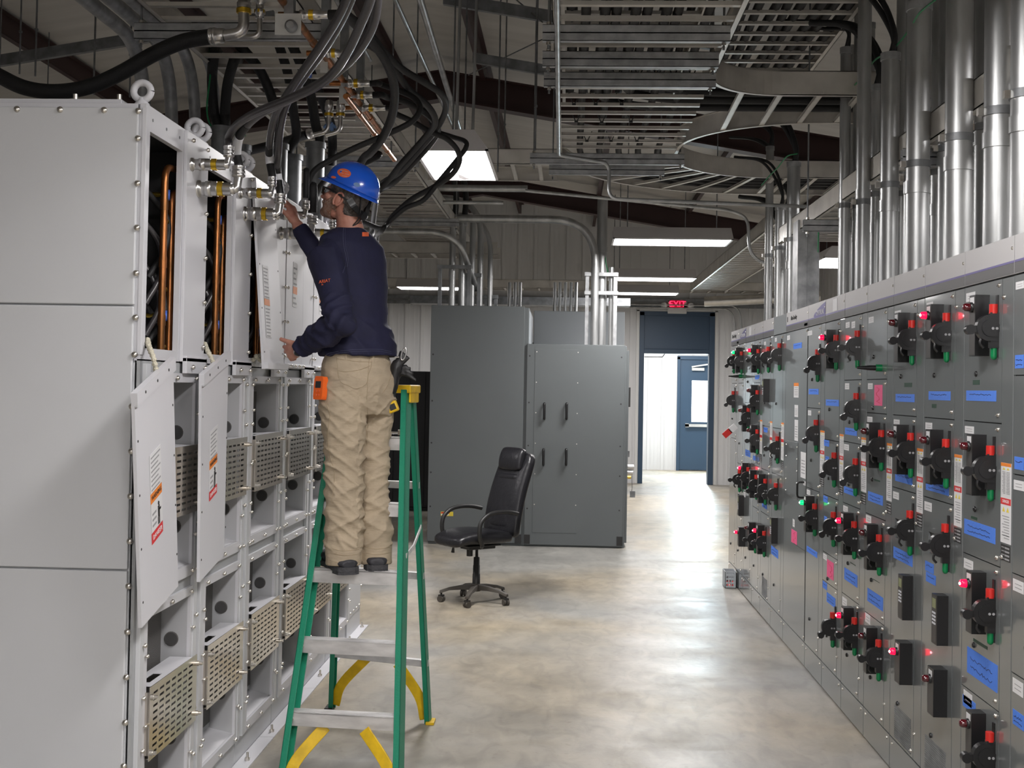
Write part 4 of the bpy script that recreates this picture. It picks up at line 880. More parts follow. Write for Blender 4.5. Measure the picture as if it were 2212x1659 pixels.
for a in (-100, -28, 44, 116, 188):
    d = Vector((math.cos(R(a)), math.sin(R(a)), 0)); c = Vector((cx, cy, 0)) + d*0.285
    q = MB(); sd = Vector((math.cos(R(a+55)), math.sin(R(a+55)), 0)); q.cyl(c+sd*0.006+Vector((0,0,0.026)), c+sd*0.024+Vector((0,0,0.026)), 0.026, n=18, m='chair_dust'); q.cyl(c-sd*0.006+Vector((0,0,0.026)), c-sd*0.024+Vector((0,0,0.026)), 0.026, n=18, m='chair_dust'); q.obox(c+Vector((0,0,0.047)), sd*0.02, sd.cross(Vector((0,0,1)))*0.018, Vector((0,0,0.012)), 'chair_plastic'); q.cyl(c+Vector((0,0,0.05)), c+Vector((0,0,0.085)), 0.008, n=8, m='chair_plastic'); q.build('castor', root)
b = MB(); b.lathe((cx, cy, 0.13), (0,0,1), [(0, 0.033), (0.10, 0.031), (0.101, 0.029), (0.17, 0.028), (0.171, 0.026), (0.235, 0.025), (0.24, 0.012), (0.33, 0.012)], 18, 'chair_plastic'); b.build('gas_lift', root)
# chair axes: it faces left, turned slightly to the camera; back leans to the right
fd = Vector((-0.78, -0.62, 0)).normalized(); sd = Vector((-fd.y, fd.x, 0)); UP = Vector((0,0,1)); O = Vector((cx, cy, 0))
def C(f, s, z): return O + fd*f + sd*s + UP*z
b = MB(); b.obox(C(-0.01, 0, 0.455), fd*0.13, sd*0.07, UP*0.018, 'chair_plastic'); b.obox(C(0.02, 0, 0.475), fd*0.16, sd*0.15, UP*0.006, 'chair_plastic'); b.build('tilt_mechanism', root, 0.006)
q = MB(); q.cyl(C(0.05, -0.03, 0.45), C(0.05, -0.03, 0.375), 0.026, n=14, m='chair_plastic'); q.build('tension_knob', root)
q = MB(); q.tube([C(0.10, -0.06, 0.46), C(0.15, -0.12, 0.455), C(0.15, -0.13, 0.40)], [0.007, 0.008, 0.016], 8, 'chair_plastic'); q.build('lever', root)
def cushion(name, f, s, rows, parent, m='leather', sub=2):   # rows of cross-sections [(center, halfwidth vec, halfthick vec)], superellipse sections
    b = MB(); n = 20; rings = []
    for c, hu, hv_ in rows:
        rg = []
        for k in range(n):
            a = 2*PI*k/n; ca, sa = math.cos(a), math.sin(a)
            rg.append(c + hu*(math.copysign(abs(ca)**0.45, ca)) + hv_*(math.copysign(abs(sa)**0.62, sa)))
        rings.append(rg)
    vs = [v for r_ in rings for v in r_]; fs = [(i*n+k, i*n+(k+1)%n, (i+1)*n+(k+1)%n, (i+1)*n+k) for i in range(len(rings)-1) for k in range(n)]
    fs += [tuple(range(n-1,-1,-1)), tuple(range((len(rings)-1)*n, len(rings)*n))]
    b.add(vs, fs, m, True); o = b.build(name, parent); sb = o.modifiers.new('sub', 'SUBSURF'); sb.levels = sub; sb.render_levels = sub; return o
cushion('seat', 0, 0, [(C(-0.235+t*0.56, 0, 0.535 + 0.012*math.sin(t*PI) - (0.03*max(0, t-0.8)*5)), sd*(0.20+0.05*math.sin(PI*min(1, t+0.15))), UP*(0.03+0.028*math.sin(PI*(0.12+0.76*t))) ) for t in [i/8 for i in range(9)]], root)
lean = Vector((-fd.x*0.26, -fd.y*0.26, 1)).normalized(); bt = lean.cross(sd).normalized()
def B_(f, s, h): return C(-0.235, 0, 0.52) + lean*h*1.1 + bt*f + sd*s
sgn = 1 if bt.dot(fd) > 0 else -1
bt = bt*sgn
rows = []
for t in [i/10 for i in range(11)]:
    h = t*0.67; cur = 0.03*math.sin(PI*t*1.2); rows.append((B_(cur*0.8, 0, h), sd*(0.235 - 0.02*t - (0.035 if t > 0.97 else 0)), bt*(0.045 + 0.012*math.sin(PI*t))))
cushion('backrest', 0, 0, rows, root)
cushion('headrest', 0, 0, [(B_(0.055 + 0.0*t, 0, 0.50 + 0.185*t), sd*(0.155 if 0.05 < t < 0.95 else 0.14), bt*(0.012+0.042*math.sin(PI*(0.1+0.8*t)))) for t in [i/6 for i in range(7)]], root)
cushion('back_pad', 0, 0, [(B_(0.045, 0, 0.425 + 0.06*t), sd*0.145, bt*(0.010+0.022*math.sin(PI*(0.1+0.8*t)))) for t in [i/4 for i in range(5)]], root)
cushion('lumbar_pad', 0, 0, [(B_(0.040, 0, 0.06 + 0.35*t), sd*0.15, bt*(0.010+0.030*math.sin(PI*(0.1+0.8*t)))) for t in [i/6 for i in range(7)]], root)
for s_ in (-1, 1):
    q = MB(); pts = smooth_path([C(0.13, s_*0.265, 0.50), C(0.165, s_*0.275, 0.58), C(0.155, s_*0.275, 0.675), C(0.09, s_*0.275, 0.735), C(0.0, s_*0.272, 0.757), C(-0.12, s_*0.27, 0.755), C(-0.22, s_*0.26, 0.735)], 6)
    q.tube(pts, 0.018, 10, 'chair_plastic'); q.tube([C(0.13, s_*0.265, 0.50), C(0.09, s_*0.2, 0.478)], 0.017, 8, 'chair_plastic'); q.build('armrest', root)

# ---------------------------------------------------------------- green fibreglass step ladder
LT = 1.775                                                   # cap height
fr, fl_ = Vector((-0.700, 5.35, 0)), Vector((-1.245, 5.39, 0)); rr, rl = atz(930, 1562, 0), atz(712, 1532, 0)
tr_f, tl_f = aty(884, 838, 5.87), aty(728, 838, 5.93); tr_f.z = tl_f.z = LT-0.03
tr_r, tl_r = tr_f + Vector((0.012, 0.10, 0)), tl_f + Vector((-0.0, 0.10, 0))
ladder = empty('step_ladder', ((fr+fl_+rr+rl)/4)[:], 'green fibreglass step ladder with aluminium steps and yellow cap and feet braces', 'ladder')
acr = (tr_f-tl_f).normalized()
def channel(a, b_, inward, wd, dp, name, m='ladder_green'):     # C-section rail: web faces outward, flanges inward
    a, b_ = Vector(a), Vector(b_); d = (b_-a).normalized(); inn = (inward - d*inward.dot(d)).normalized(); fwd_ = d.cross(inn).normalized(); L = (b_-a).length; c = (a+b_)/2
    b = MB(); b.obox(c + inn*0.003, d*L/2, inn*0.003, fwd_*wd/2, m)
    for s_ in (-1, 1): b.obox(c + inn*dp/2 + fwd_*s_*(wd/2-0.003), d*L/2, inn*dp/2, fwd_*0.003, m)
    return b.build(name, ladder, 0.0015)
channel(fr, tr_f, -acr, 0.080, 0.030, 'front_rail'); channel(fl_, tl_f, acr, 0.080, 0.030, 'front_rail')
channel(rr, tr_r, -acr, 0.052, 0.026, 'rear_rail'); channel(rl, tl_r, acr, 0.052, 0.026, 'rear_rail')
def on(a, b_, z): t = (z-a.z)/(b_.z-a.z); return a + (b_-a)*t
sv = MB(); sv.lathe((0,0,0), (0,-1,0), [(0, 0.008), (0.002, 0.008), (0.005, 0.004)], 10, 'bolt'); rivet = mesh_of(sv, 'rivet')
for i in range(5):
    z = 0.305*(i+1) - 0.005; l, r_ = on(fl_, tl_f, z), on(fr, tr_f, z); l2 = l + (r_-l).normalized()*0.006; r2 = r_ - (r_-l).normalized()*0.006
    fwdv = Vector((-(r_-l).y, (r_-l).x, 0)).normalized(); c = (l2+r2)/2; hx = (r2-l2)/2
    b = MB(); b.obox(c + UP*-0.003, hx, fwdv*0.038, UP*0.003, 'ladder_alu'); b.obox(c - fwdv*0.036 - UP*0.030, hx, fwdv*0.002, UP*0.030, 'ladder_alu'); b.obox(c + fwdv*0.036 - UP*0.018, hx, fwdv*0.002, UP*0.018, 'ladder_alu')
    for t in range(6): b.obox(c + fwdv*(-0.03+0.012*t) + UP*0.001, hx, fwdv*0.002, UP*0.001, 'ladder_alu')
    b.build('step', ladder, 0.001)
    for p in (l + Vector((0.016,-0.040,-0.03)), r_ + Vector((-0.016,-0.040,-0.03))): inst('rivet', rivet, p, ladder)
for z in (0.33, 0.80, 1.27):
    l, r_ = on(rl, tl_r, z), on(rr, tr_r, z); b = MB(); b.bar(l, r_, 0.030, 0.036, 'ladder_alu'); b.build('rear_brace', ladder, 0.003)
b = MB(); cc = (tr_f+tl_f)/2 + Vector((0, 0.045, 0)); b.obox(cc + UP*0.006, acr*((tr_f-tl_f).length/2+0.028), acr.cross(UP)*0.085, UP*0.020, 'ladder_yellow'); b.obox(cc + UP*-0.03 + acr*((tr_f-tl_f).length/2+0.018), acr*0.006, acr.cross(UP)*0.07, UP*0.03, 'ladder_yellow'); b.obox(cc + UP*-0.03 - acr*((tr_f-tl_f).length/2+0.018), acr*0.006, acr.cross(UP)*0.07, UP*0.03, 'ladder_yellow'); b.build('top_cap', ladder, 0.010)
def knee(pa, pb, name):     # curved yellow corner brace
    b = MB(); pa, pb = Vector(pa), Vector(pb); mid = Vector((pa.x*0.22+pb.x*0.78, pa.y*0.3+pb.y*0.7, pa.z*0.42+pb.z*0.58)); out_ = Vector((0,0,0))
    pts = smooth_path([pa, mid + out_, pb], 6)
    vs = []
    for i, p in enumerate(pts):
        t = (pts[min(i+1, len(pts)-1)] - pts[max(i-1, 0)]); sdv = t.cross(Vector((0,1,0))).normalized()
        for yy in (-0.005, 0.005): vs += [p + sdv*0.026 + Vector((0,yy,0)), p - sdv*0.026 + Vector((0,yy,0))]
    fs = []
    for i in range(len(pts)-1):
        k = i*4; fs += [(k, k+1, k+5, k+4), (k+2, k+6, k+7, k+3), (k, k+4, k+6, k+2), (k+1, k+3, k+7, k+5)]
    n4 = len(vs)-4; fs += [(0, 2, 3, 1), (n4, n4+1, n4+3, n4+2)]; b.add(vs, fs, 'ladder_yellow')
    b.build(name, ladder, 0.003)
s1l, s1r = on(fl_, tl_f, 0.24), on(fr, tr_f, 0.24)
knee(s1l + Vector((0.17, -0.01, 0.0)), on(fl_, tl_f, 0.0) + Vector((0.035,-0.01,0)), 'corner_brace'); knee(s1r + Vector((-0.17, -0.01, 0)), on(fr, tr_f, 0.0) + Vector((-0.035,-0.01,0)), 'corner_brace')
s2l, s2r = on(rl, tl_r, 0.32), on(rr, tr_r, 0.32)
knee(s2l + Vector((0.20, -0.02, 0)), on(rl, tl_r, 0.03) + Vector((0.03,-0.01,0)), 'corner_brace'); knee(s2r + Vector((-0.16, 0.02, 0)), on(rr, tr_r, 0.02) + Vector((-0.03,0,0)), 'corner_brace')
for p in (fr, fl_, rr, rl):
    q = MB(); q.obox(Vector(p)+Vector((0, 0, 0.008)), Vector((0.022,0,0)), Vector((0,0.045,0)), Vector((0,0,0.008)), 'ladder_yellow' if p in (rr,) else 'rubber'); q.build('foot', ladder, 0.003)
for a0, b0 in ((on(fr, tr_f, 0.98), on(rr, tr_r, 1.06)), (on(fl_, tl_f, 0.98), on(rl, tl_r, 1.06))):
    q = MB(); m_ = (a0+b0)/2 + Vector((0,0,-0.03)); q.bar(a0, m_, 0.006, 0.022, 'ladder_alu'); q.bar(m_, b0, 0.006, 0.022, 'ladder_alu'); q.build('spreader', ladder)

# ratchet wrench lying on the fifth step
l, r_ = on(fl_, tl_f, 1.525), on(fr, tr_f, 1.525); c = r_ + Vector((-0.085, 0.0, 0.012))
q = MB(); q.tube([c + Vector((-0.10,0.01,0.004)), c + Vector((-0.01,0,0.004))], 0.011, 10, 'ink_black'); q.tube([c + Vector((-0.01,0,0.004)), c + Vector((0.045,-0.005,0.004))], [0.006, 0.006], 10, 'steel'); q.cyl(c + Vector((0.05,-0.006,-0.006)), c + Vector((0.05,-0.006,0.020)), 0.014, n=14, m='steel'); tag(q.build('ratchet'), 'chrome and black ratchet wrench lying on the ladder step beside the man\'s knees', 'tool')
# scraps on the floor
for k, (px, py) in enumerate(((1365, 1050), (1206, 1205), (1134, 1264))):
    pass

# ================================================================ EXIT SIGN AND LIGHTS
p = aty(1463, 662, BW-0.09); root = empty('exit_sign', (p.x, BW-0.06, p.z), 'lit red EXIT sign with two round emergency lamps above the blue doorway', 'exit sign')
b = MB(); b.box(p.x-0.178, p.x+0.178, BW-0.10, BW-0.03, p.z-0.135, p.z+0.125, 'white_frame'); b.build('housing', root, 0.01)
b = MB(); b.box(p.x-0.12, p.x+0.12, BW-0.108, BW-0.10, p.z-0.035, p.z+0.115, 'exit_red'); b.build('face', root)
text_mesh('EXIT', 0.155, 'exit_face', 'exit_letters', (p.x, BW-0.1085, p.z+0.042), (1,0,0), (0,0,1), root, 0.003)
for s_ in (-1, 1):
    q = MB(); q.lathe((p.x+s_*0.235, BW-0.05, p.z+0.02), (s_*0.25, -1, -0.1), [(0, 0.02), (0.03, 0.055), (0.06, 0.065), (0.075, 0.06)], 16, 'white_frame'); q.lathe((p.x+s_*0.25, BW-0.126, p.z+0.012), (s_*0.25, -1, -0.1), [(0, 0.056), (0.008, 0.04), (0.01, 0.01)], 16, 'clear_lens'); q.build('emergency_lamp', root)
LAMPS = []
def fixture(x, y, z, lx, ly, label, power, rods=True, housing=0.125, lampm='lamp', group='suspended strip lights'):
    root = empty('ceiling_light', (x, y, z), label, 'ceiling light', group)
    b = MB(); hx, hy = lx/2, ly/2; t = 0.62
    vs = [(x-hx,y-hy,z),(x+hx,y-hy,z),(x+hx,y+hy,z),(x-hx,y+hy,z)]
    if lx > ly: tvs = [(x-hx+0.01,y-hy*t,z+housing),(x+hx-0.01,y-hy*t,z+housing),(x+hx-0.01,y+hy*t,z+housing),(x-hx+0.01,y+hy*t,z+housing)]
    else: tvs = [(x-hx*t,y-hy+0.01,z+housing),(x+hx*t,y-hy+0.01,z+housing),(x+hx*t,y+hy-0.01,z+housing),(x-hx*t,y+hy-0.01,z+housing)]
    b.add(vs+tvs, [(0,1,5,4),(1,2,6,5),(2,3,7,6),(3,0,4,7),(4,5,6,7)], 'fixture')
    for (a0, a1, b0, b1) in ((x-hx,x+hx,y-hy,y-hy+0.02),(x-hx,x+hx,y+hy-0.02,y+hy),(x-hx,x-hx+0.02,y-hy,y+hy),(x+hx-0.02,x+hx,y-hy,y+hy)): b.box(a0,a1,b0,b1,z-0.012,z,'fixture')
    b.build('housing', root)
    b = MB(); b.box(x-hx+0.02, x+hx-0.02, y-hy+0.02, y+hy-0.02, z-0.003, z, lampm); b.build('lamp_panel', root)
    if rods:
        for (rx, ry) in ((x-hx*0.75, y-hy*0.4), (x+hx*0.75, y-hy*0.4)) if lx > ly else ((x, y-hy*0.75), (x, y+hy*0.75)):
            q = MB(); q.cyl((rx, ry, z+housing-0.01), (rx, ry, roof(rx)-0.03), 0.006, n=8, m='galv_dark'); q.build('hanger_rod', root)
    LAMPS.append((x, y, z-0.02, lx-0.05, ly-0.05, power)); return root
pa = aty(1449, 515, 12.75); fixture(pa.x, 12.75, 3.31, 1.22, 0.60, 'long strip light facing down, nearest of the three above the aisle to the doorway', 60)
pb = aty(1407, 595, 17.4); fixture(pb.x, 17.4, 3.34, 1.22, 0.60, 'long strip light between the two others above the aisle to the doorway', 48)
pc = aty(1385, 631, 20.3); fixture(pc.x, 20.3, 3.36, 1.22, 0.55, 'long strip light farthest down the aisle, just in front of the exit sign', 38)
pd = aty(940, 623, 19.8); fixture(pd.x, 19.8, 3.36, 1.22, 0.60, 'long strip light at the left behind the conduits, over the black cabinet', 48)
pe = aty(990, 350, 8.6); hb = fixture(pe.x, 8.62, 3.34, 0.50, 1.18, 'big bright rectangular ceiling light behind the tangled hoses', 75, housing=0.13)
pf = aty(2150, 385, 8.9); fixture(3.15, 9.2, 3.34, 0.5, 1.2, 'bright light glimpsed between the conduits at the right edge', 25)
for (x, y, pw, lb) in ((0.25, 3.4, 42, 'rectangular ceiling light over the aisle just above the picture'), (0.35, 0.3, 62, 'rectangular ceiling light over the aisle nearest the camera'), (-0.7, -1.5, 95, 'added unseen fill light behind the camera by the front wall'), (3.1, 4.6, 25, 'rectangular ceiling light behind the near control cabinets'), (3.1, 14.5, 35, 'rectangular ceiling light behind the far control cabinets'), (-4.6, 10.0, 14, 'rectangular ceiling light behind the white drive cabinets')):  # the one behind the camera is added fill for the near side panel
    fixture(x, y, 3.30, 0.5, 1.2, lb, pw)
b = MB(); p = aty(990, 377, 8.75); b.add([Vector((p.x-0.06, 9.18, 3.335)), Vector((p.x+0.05, 9.18, 3.335)), Vector((p.x-0.02, 8.95, 3.335)), Vector((p.x-0.02, 9.1, 3.31))], [(0,3,1),(0,2,3),(1,3,2)], 'fixture'); b.build('reflector_fin', hb)
# ================================================================ OVERHEAD SERVICES
ORD = ['first','second','third','fourth','fifth','sixth','seventh','eighth','ninth','tenth','eleventh','twelfth','thirteenth','fourteenth','fifteenth','sixteenth','seventeenth','eighteenth','nineteenth','twentieth','twenty-first','twenty-second','twenty-third','twenty-fourth','twenty-fifth','twenty-sixth']
def rail_mb(path, hgt=0.13, out=1, m='tray'):      # side rail swept along a flat path: web plus two small flanges
    b = MB(); P = [Vector(p) for p in path]
    for zz0, zz1, w in ((0, hgt, 0.004), (0, 0.005, 0.028), (hgt-0.005, hgt, 0.022)):
        L = []; 
        for i, p in enumerate(P):
            d = (P[min(i+1, len(P)-1)] - P[max(i-1, 0)]); d.z = 0; d.normalize(); nrm = Vector((-d.y, d.x, 0))*out; L.append((p, nrm))
        vs = []; fs = []
        for p, nrm in L: vs += [p+Vector((0,0,zz0)), p+nrm*w+Vector((0,0,zz0)), p+nrm*w+Vector((0,0,zz1)), p+Vector((0,0,zz1))]
        for i in range(len(L)-1):
            for k in range(4): fs.append((i*4+k, i*4+(k+1)%4, (i+1)*4+(k+1)%4, (i+1)*4+k))
        fs += [(3,2,1,0), tuple(range(len(vs)-4, len(vs)))]
        b.add(vs, fs, m)
    return b
rg = MB(); rg.box(-0.5, 0.5, -0.018, 0.018, 0.006, 0.012, 'tray'); rg.box(-0.5, 0.5, -0.018, -0.014, 0.006, 0.026, 'tray'); rg.box(-0.5, 0.5, 0.014, 0.018, 0.006, 0.026, 'tray'); RUNG = mesh_of(rg, 'rung')
def rung(root, a, b_):
    a, b_ = Vector(a), Vector(b_); d = b_-a; return inst('rung', RUNG, (a+b_)/2, root, rot=(0,0,math.atan2(d.y, d.x)), scale=(d.length, 1, 1))
def straight_tray(x0, x1, y0, y1, z, axis, label, pitch=0.2286, hgt=0.13, right_gaps=None):
    root = empty('cable_tray', ((x0+x1)/2, (y0+y1)/2, z), label, 'cable tray', 'ladder cable trays under the roof')
    if axis == 'y':
        rail_mb([(x0, y0, z), (x0, y1, z)], hgt, -1).build('side_rail', root)
        for (a, c) in (right_gaps or [(y0, y1)]): rail_mb([(x1, a, z), (x1, c, z)], hgt, 1).build('side_rail', root)
        n = int((y1-y0)/pitch); 
        for i in range(n): rung(root, (x0, y0+pitch*(i+0.5), z), (x1, y0+pitch*(i+0.5), z))
    else:
        rail_mb([(x0, y0, z), (x1, y0, z)], hgt, 1).build('side_rail', root); rail_mb([(x0, y1, z), (x1, y1, z)], hgt, -1).build('side_rail', root)
        n = int((x1-x0)/pitch)
        for i in range(n): rung(root, (x0+pitch*(i+0.5), y0, z), (x0+pitch*(i+0.5), y1, z))
    return root
def arc(cx_, cy_, r, a0, a1, z, n=14): return [(cx_+r*math.cos(R(a0+(a1-a0)*i/n)), cy_+r*math.sin(R(a0+(a1-a0)*i/n)), z) for i in range(n+1)]
ZT = 3.57; TA, TB = -0.107, 0.806
main = straight_tray(TA, TB, 2.2, 9.45, ZT, 'y', 'ladder cable tray running overhead right of centre toward the doorway', right_gaps=[(2.2, 7.0), (9.15, 9.45)])
# tee to the right
tee = empty('cable_tray', (1.6, 7.85, ZT), 'curved ladder tray branch turning right over the control cabinets, nearer of two', 'cable tray', 'ladder cable trays under the roof')
rail_mb(arc(TB+0.45, 7.0, 0.45, 180, 90, ZT) + [(4.3, 7.45, ZT)], 0.15, 1).build('side_rail', tee); rail_mb(arc(TB+0.9, 9.15, 0.9, 180, 270, ZT) + [(4.3, 8.25, ZT)], 0.15, -1).build('side_rail', tee)
for i in range(14): x = 1.02+0.24*i; ya = 7.45 if x > TB+0.45 else 7.0+math.sqrt(max(0, 0.45**2-(TB+0.45-x)**2)); yb = 8.25 if x > TB+0.9 else 9.15-math.sqrt(max(0, 0.81-(TB+0.9-x)**2)); rung(tee, (x, ya, ZT), (x+0.02, yb, ZT))
# far bend
bend = empty('cable_tray', (1.0, 10.3, ZT), 'curved ladder tray with fanned rungs sweeping right, farther of two', 'cable tray', 'ladder cable trays under the roof')
rail_mb(arc(1.706, 9.45, 0.90, 180, 90, ZT) + [(4.3, 10.35, ZT)], 0.15, 1).build('side_rail', bend); rail_mb(arc(1.706, 9.45, 1.813, 180, 90, ZT, 22) + [(4.3, 11.263, ZT)], 0.13, -1).build('side_rail', bend)
for i in range(9): a = R(170-10*i); rung(bend, (1.706+0.9*math.cos(a), 9.45+0.9*math.sin(a), ZT), (1.706+1.813*math.cos(a), 9.45+1.813*math.sin(a), ZT))
for i in range(10): x = 1.82+0.24*i; rung(bend, (x, 10.35, ZT), (x, 11.263, ZT))
straight_tray(-1.30, -0.13, 10.1, 10.95, 3.62, 'x', 'short pale ladder tray joining from the left behind the square light')
straight_tray(-2.10, -1.32, 3.9, 17.0, ZT+0.02, 'y', 'long ladder tray above the white cabinets on the left')
straight_tray(TA+0.02, TB-0.02, 2.2, 9.6, 4.02, 'y', 'upper ladder tray of the stacked pair, loaded with black cables')
straight_tray(1.00, 1.75, 2.5, 9.8, 4.12, 'y', 'upper ladder tray near the top right corner, full of black cables')
straight_tray(-3.4, 3.6, 21.3, 21.9, 3.50, 'x', 'ladder tray crossing the room just before the back wall', pitch=0.3, hgt=0.15)
straight_tray(2.0, 2.6, 11.4, 20.5, 3.42, 'y', 'ladder tray running to the back wall behind the far control cabinets', hgt=0.15)
straight_tray(1.70, 2.35, 4.1, 10.2, 2.98, 'y', 'low ladder tray behind the conduits over the control cabinets', hgt=0.13)
straight_tray(-2.6, -0.9, 15.0, 15.6, 3.40, 'x', 'pale ladder tray crossing above the black cabinet', hgt=0.15, pitch=0.25)
# black cables lying in the upper trays: one thing each
rnd = random.Random(11)
for i in range(9):
    x = TA+0.09+i*0.092; q = MB(); q.tube(smooth_path([(x+rnd.uniform(-.02,.02), 2.3+1.2*j, 4.02+0.055) for j in range(7)], 5), 0.026 if i % 3 else 0.034, 8, 'hose_black')
    tag(q.build('power_cable'), 'black power cable lying in the upper central tray, %s from its left rail' % ORD[i], 'cable', 'black cables in the upper central tray')
for i in range(8):
    x = 1.07+i*0.087; q = MB(); q.tube(smooth_path([(x+rnd.uniform(-.02,.02), 2.6+1.2*j, 4.12+0.05) for j in range(7)], 5), 0.03, 8, 'hose_black')
    tag(q.build('power_cable'), 'black power cable in the top right upper tray, %s from its left rail' % ORD[i], 'cable', 'black cables in the top right tray')
for i in range(5):
    r_ = 1.05+0.15*i; q = MB(); q.tube([Vector(p)+Vector((0,0,0.05)) for p in [(1.706-r_, 4.5, ZT), (1.706-r_, 8.0, ZT)] + arc(1.706, 9.45, r_, 180, 90, ZT) + [(4.2, 9.45+r_, ZT)]], 0.024, 8, 'hose_black')
    tag(q.build('power_cable'), 'black power cable following the far curved tray, %s from the inside of the bend' % ORD[i], 'cable', 'black cables in the curved tray')
for i in range(3):
    y_ = 7.6+0.2*i; q = MB(); q.tube(arc_path([(0.45-0.15*i, 5.0, ZT+0.05), (0.45-0.15*i, y_, ZT+0.05), (4.2, y_, ZT+0.05)], 0.5, 8), 0.026, 8, 'hose_black')
    tag(q.build('power_cable'), 'black power cable turning into the nearer curved tray, %s from the camera side' % ORD[i], 'cable', 'black cables in the nearer curved tray')
# cable ties hanging under the rungs
for i, (px, py) in enumerate(((1240,212),(1287,212),(1343,212),(1245,250),(1300,252),(1363,250),(1268,293),(1320,293),(1376,293),(1332,150),(1380,150),(1420,150),(1455,150),(1495,150))):
    p = atz(px, py, ZT+0.02); q = MB(); q.tube([p+Vector((-0.035,0,0.03)), p+Vector((-0.006,0,-0.035)), p+Vector((0.006,0,-0.035)), p+Vector((0.035,0,0.03))], 0.004, 5, 'ink_black'); q.obox(p+Vector((0,0,-0.04)), (0.012,0,0), (0,0.004,0), (0,0,0.005), 'ink_black')
    q.build('cable_tie', main)
# trapeze struts with their rods
def strut(x0, x1, y, z, label, rods=True):
    root = empty('strut_trapeze', ((x0+x1)/2, y, z), label, 'support bracket', 'double strut channels under the trays')
    b = MB()
    for k in (0, 1):
        zz = z - 0.041*k; b.box(x0, x1, y-0.0205, y+0.0205, zz-0.041, zz-0.038, 'galv'); b.box(x0, x1, y-0.0205, y-0.0175, zz-0.041, zz, 'galv'); b.box(x0, x1, y+0.0175, y+0.0205, zz-0.041, zz, 'galv'); b.box(x0, x1, y-0.0205, y-0.011, zz-0.003, zz, 'galv'); b.box(x0, x1, y+0.011, y+0.0205, zz-0.003, zz, 'galv')
    b.build('channel', root)
    if rods:
        for x in (x0+0.03, x1-0.03):
            q = MB(); q.cyl((x, y, z-0.12), (x, y, roof(x)-0.03), 0.006, n=8, m='galv_dark'); q.hexa((x, y, z-0.098), (x, y, z-0.084), 0.012, 'bolt'); q.hexa((x, y, z+0.002), (x, y, z+0.016), 0.012, 'bolt'); q.build('threaded_rod', root)
    return root
for i, (px0, px1, py, y) in enumerate(((1172,1577,72,6.03),(1172,1552,128,6.50),(1175,1546,172,6.92),(1145,1478,342,9.30),(1186,1435,366,9.85))):
    a, c = aty(px0, py, y), aty(px1, py, y); strut(a.x, c.x, y, a.z+0.04, 'double galvanised strut across the tray underside, %s from the camera' % ORD[i])
strut(1.60, 2.45, 6.0, 2.96, 'galvanised strut under the low tray behind the near conduits'); strut(1.60, 2.45, 8.5, 2.96, 'galvanised strut under the low tray behind the far conduits')
strut(-2.2, -1.2, 6.0, 3.56, 'galvanised strut under the left tray behind the manifold'); strut(-2.2, -1.2, 9.5, 3.56, 'galvanised strut under the left tray in the middle'); strut(-2.2, -1.2, 13.0, 3.56, 'galvanised strut under the left tray at its far end')
# free hanging rods
for i, (px, y, pyb) in enumerate(((76, 7.8, 165),(42, 8.6, 160),(202, 7.4, 205),(280, 8.6, 210),(845, 9.2, 330),(1075, 9.6, 372),(1089, 10.6, 345),(1156, 8.4, 325))):
    p = aty(px, pyb, y); q = MB(); q.cyl(p, (p.x, p.y, roof(p.x)-0.03), 0.0065, n=8, m='galv_dark'); q.hexa(p+Vector((0,0,0.3)), p+Vector((0,0,0.315)), 0.013, 'galv_dark')
    tag(q.build('hanging_rod'), 'thin threaded steel rod hanging from the roof, %s from the left of the picture' % ORD[i], 'hanger rod', 'threaded rods from the roof')
# conduits
def pipe(pts, r, label, name='conduit', m='conduit', group=None, rad=0.25, n=18, rings=None, root=None):
    q = MB(); q.tube(arc_path(pts, rad, 10), r, n, m)
    for z in rings or []: q.cyl((pts[0][0], pts[0][1], z-0.03), (pts[0][0], pts[0][1], z+0.03), r*1.09, n=n, m=m)
    o = q.build(name, root)
    if label: tag(o, label, 'conduit', group)
    return o
mc = [ # px at the top of the cabinets, distance X, radius, top z
 (1648,1.85,0.030,3.9),(1660,1.72,0.034,3.9),(1672,1.95,0.03,3.18),(1684,1.72,0.042,3.30),(1697,1.90,0.036,3.42),(1712,1.72,0.050,3.55),
 (1822,1.72,0.034,3.95),(1836,1.95,0.028,4.2),(1848,1.80,0.026,4.2),(1862,1.66,0.039,4.2),(1876,1.95,0.026,4.2),(1889,1.80,0.030,3.60),(1902,1.95,0.036,3.70),(1919,1.66,0.047,3.55),
 (1946,1.95,0.040,4.2),(1962,1.85,0.030,4.2),(1980,1.64,0.055,3.63),(2026,1.95,0.045,4.25),(2044,1.80,0.045,4.25),(2068,1.64,0.057,4.25),(2108,1.95,0.045,4.25),(2127,1.82,0.050,4.25),(2156,1.64,0.058,4.25),(2215,1.64,0.057,4.25)]
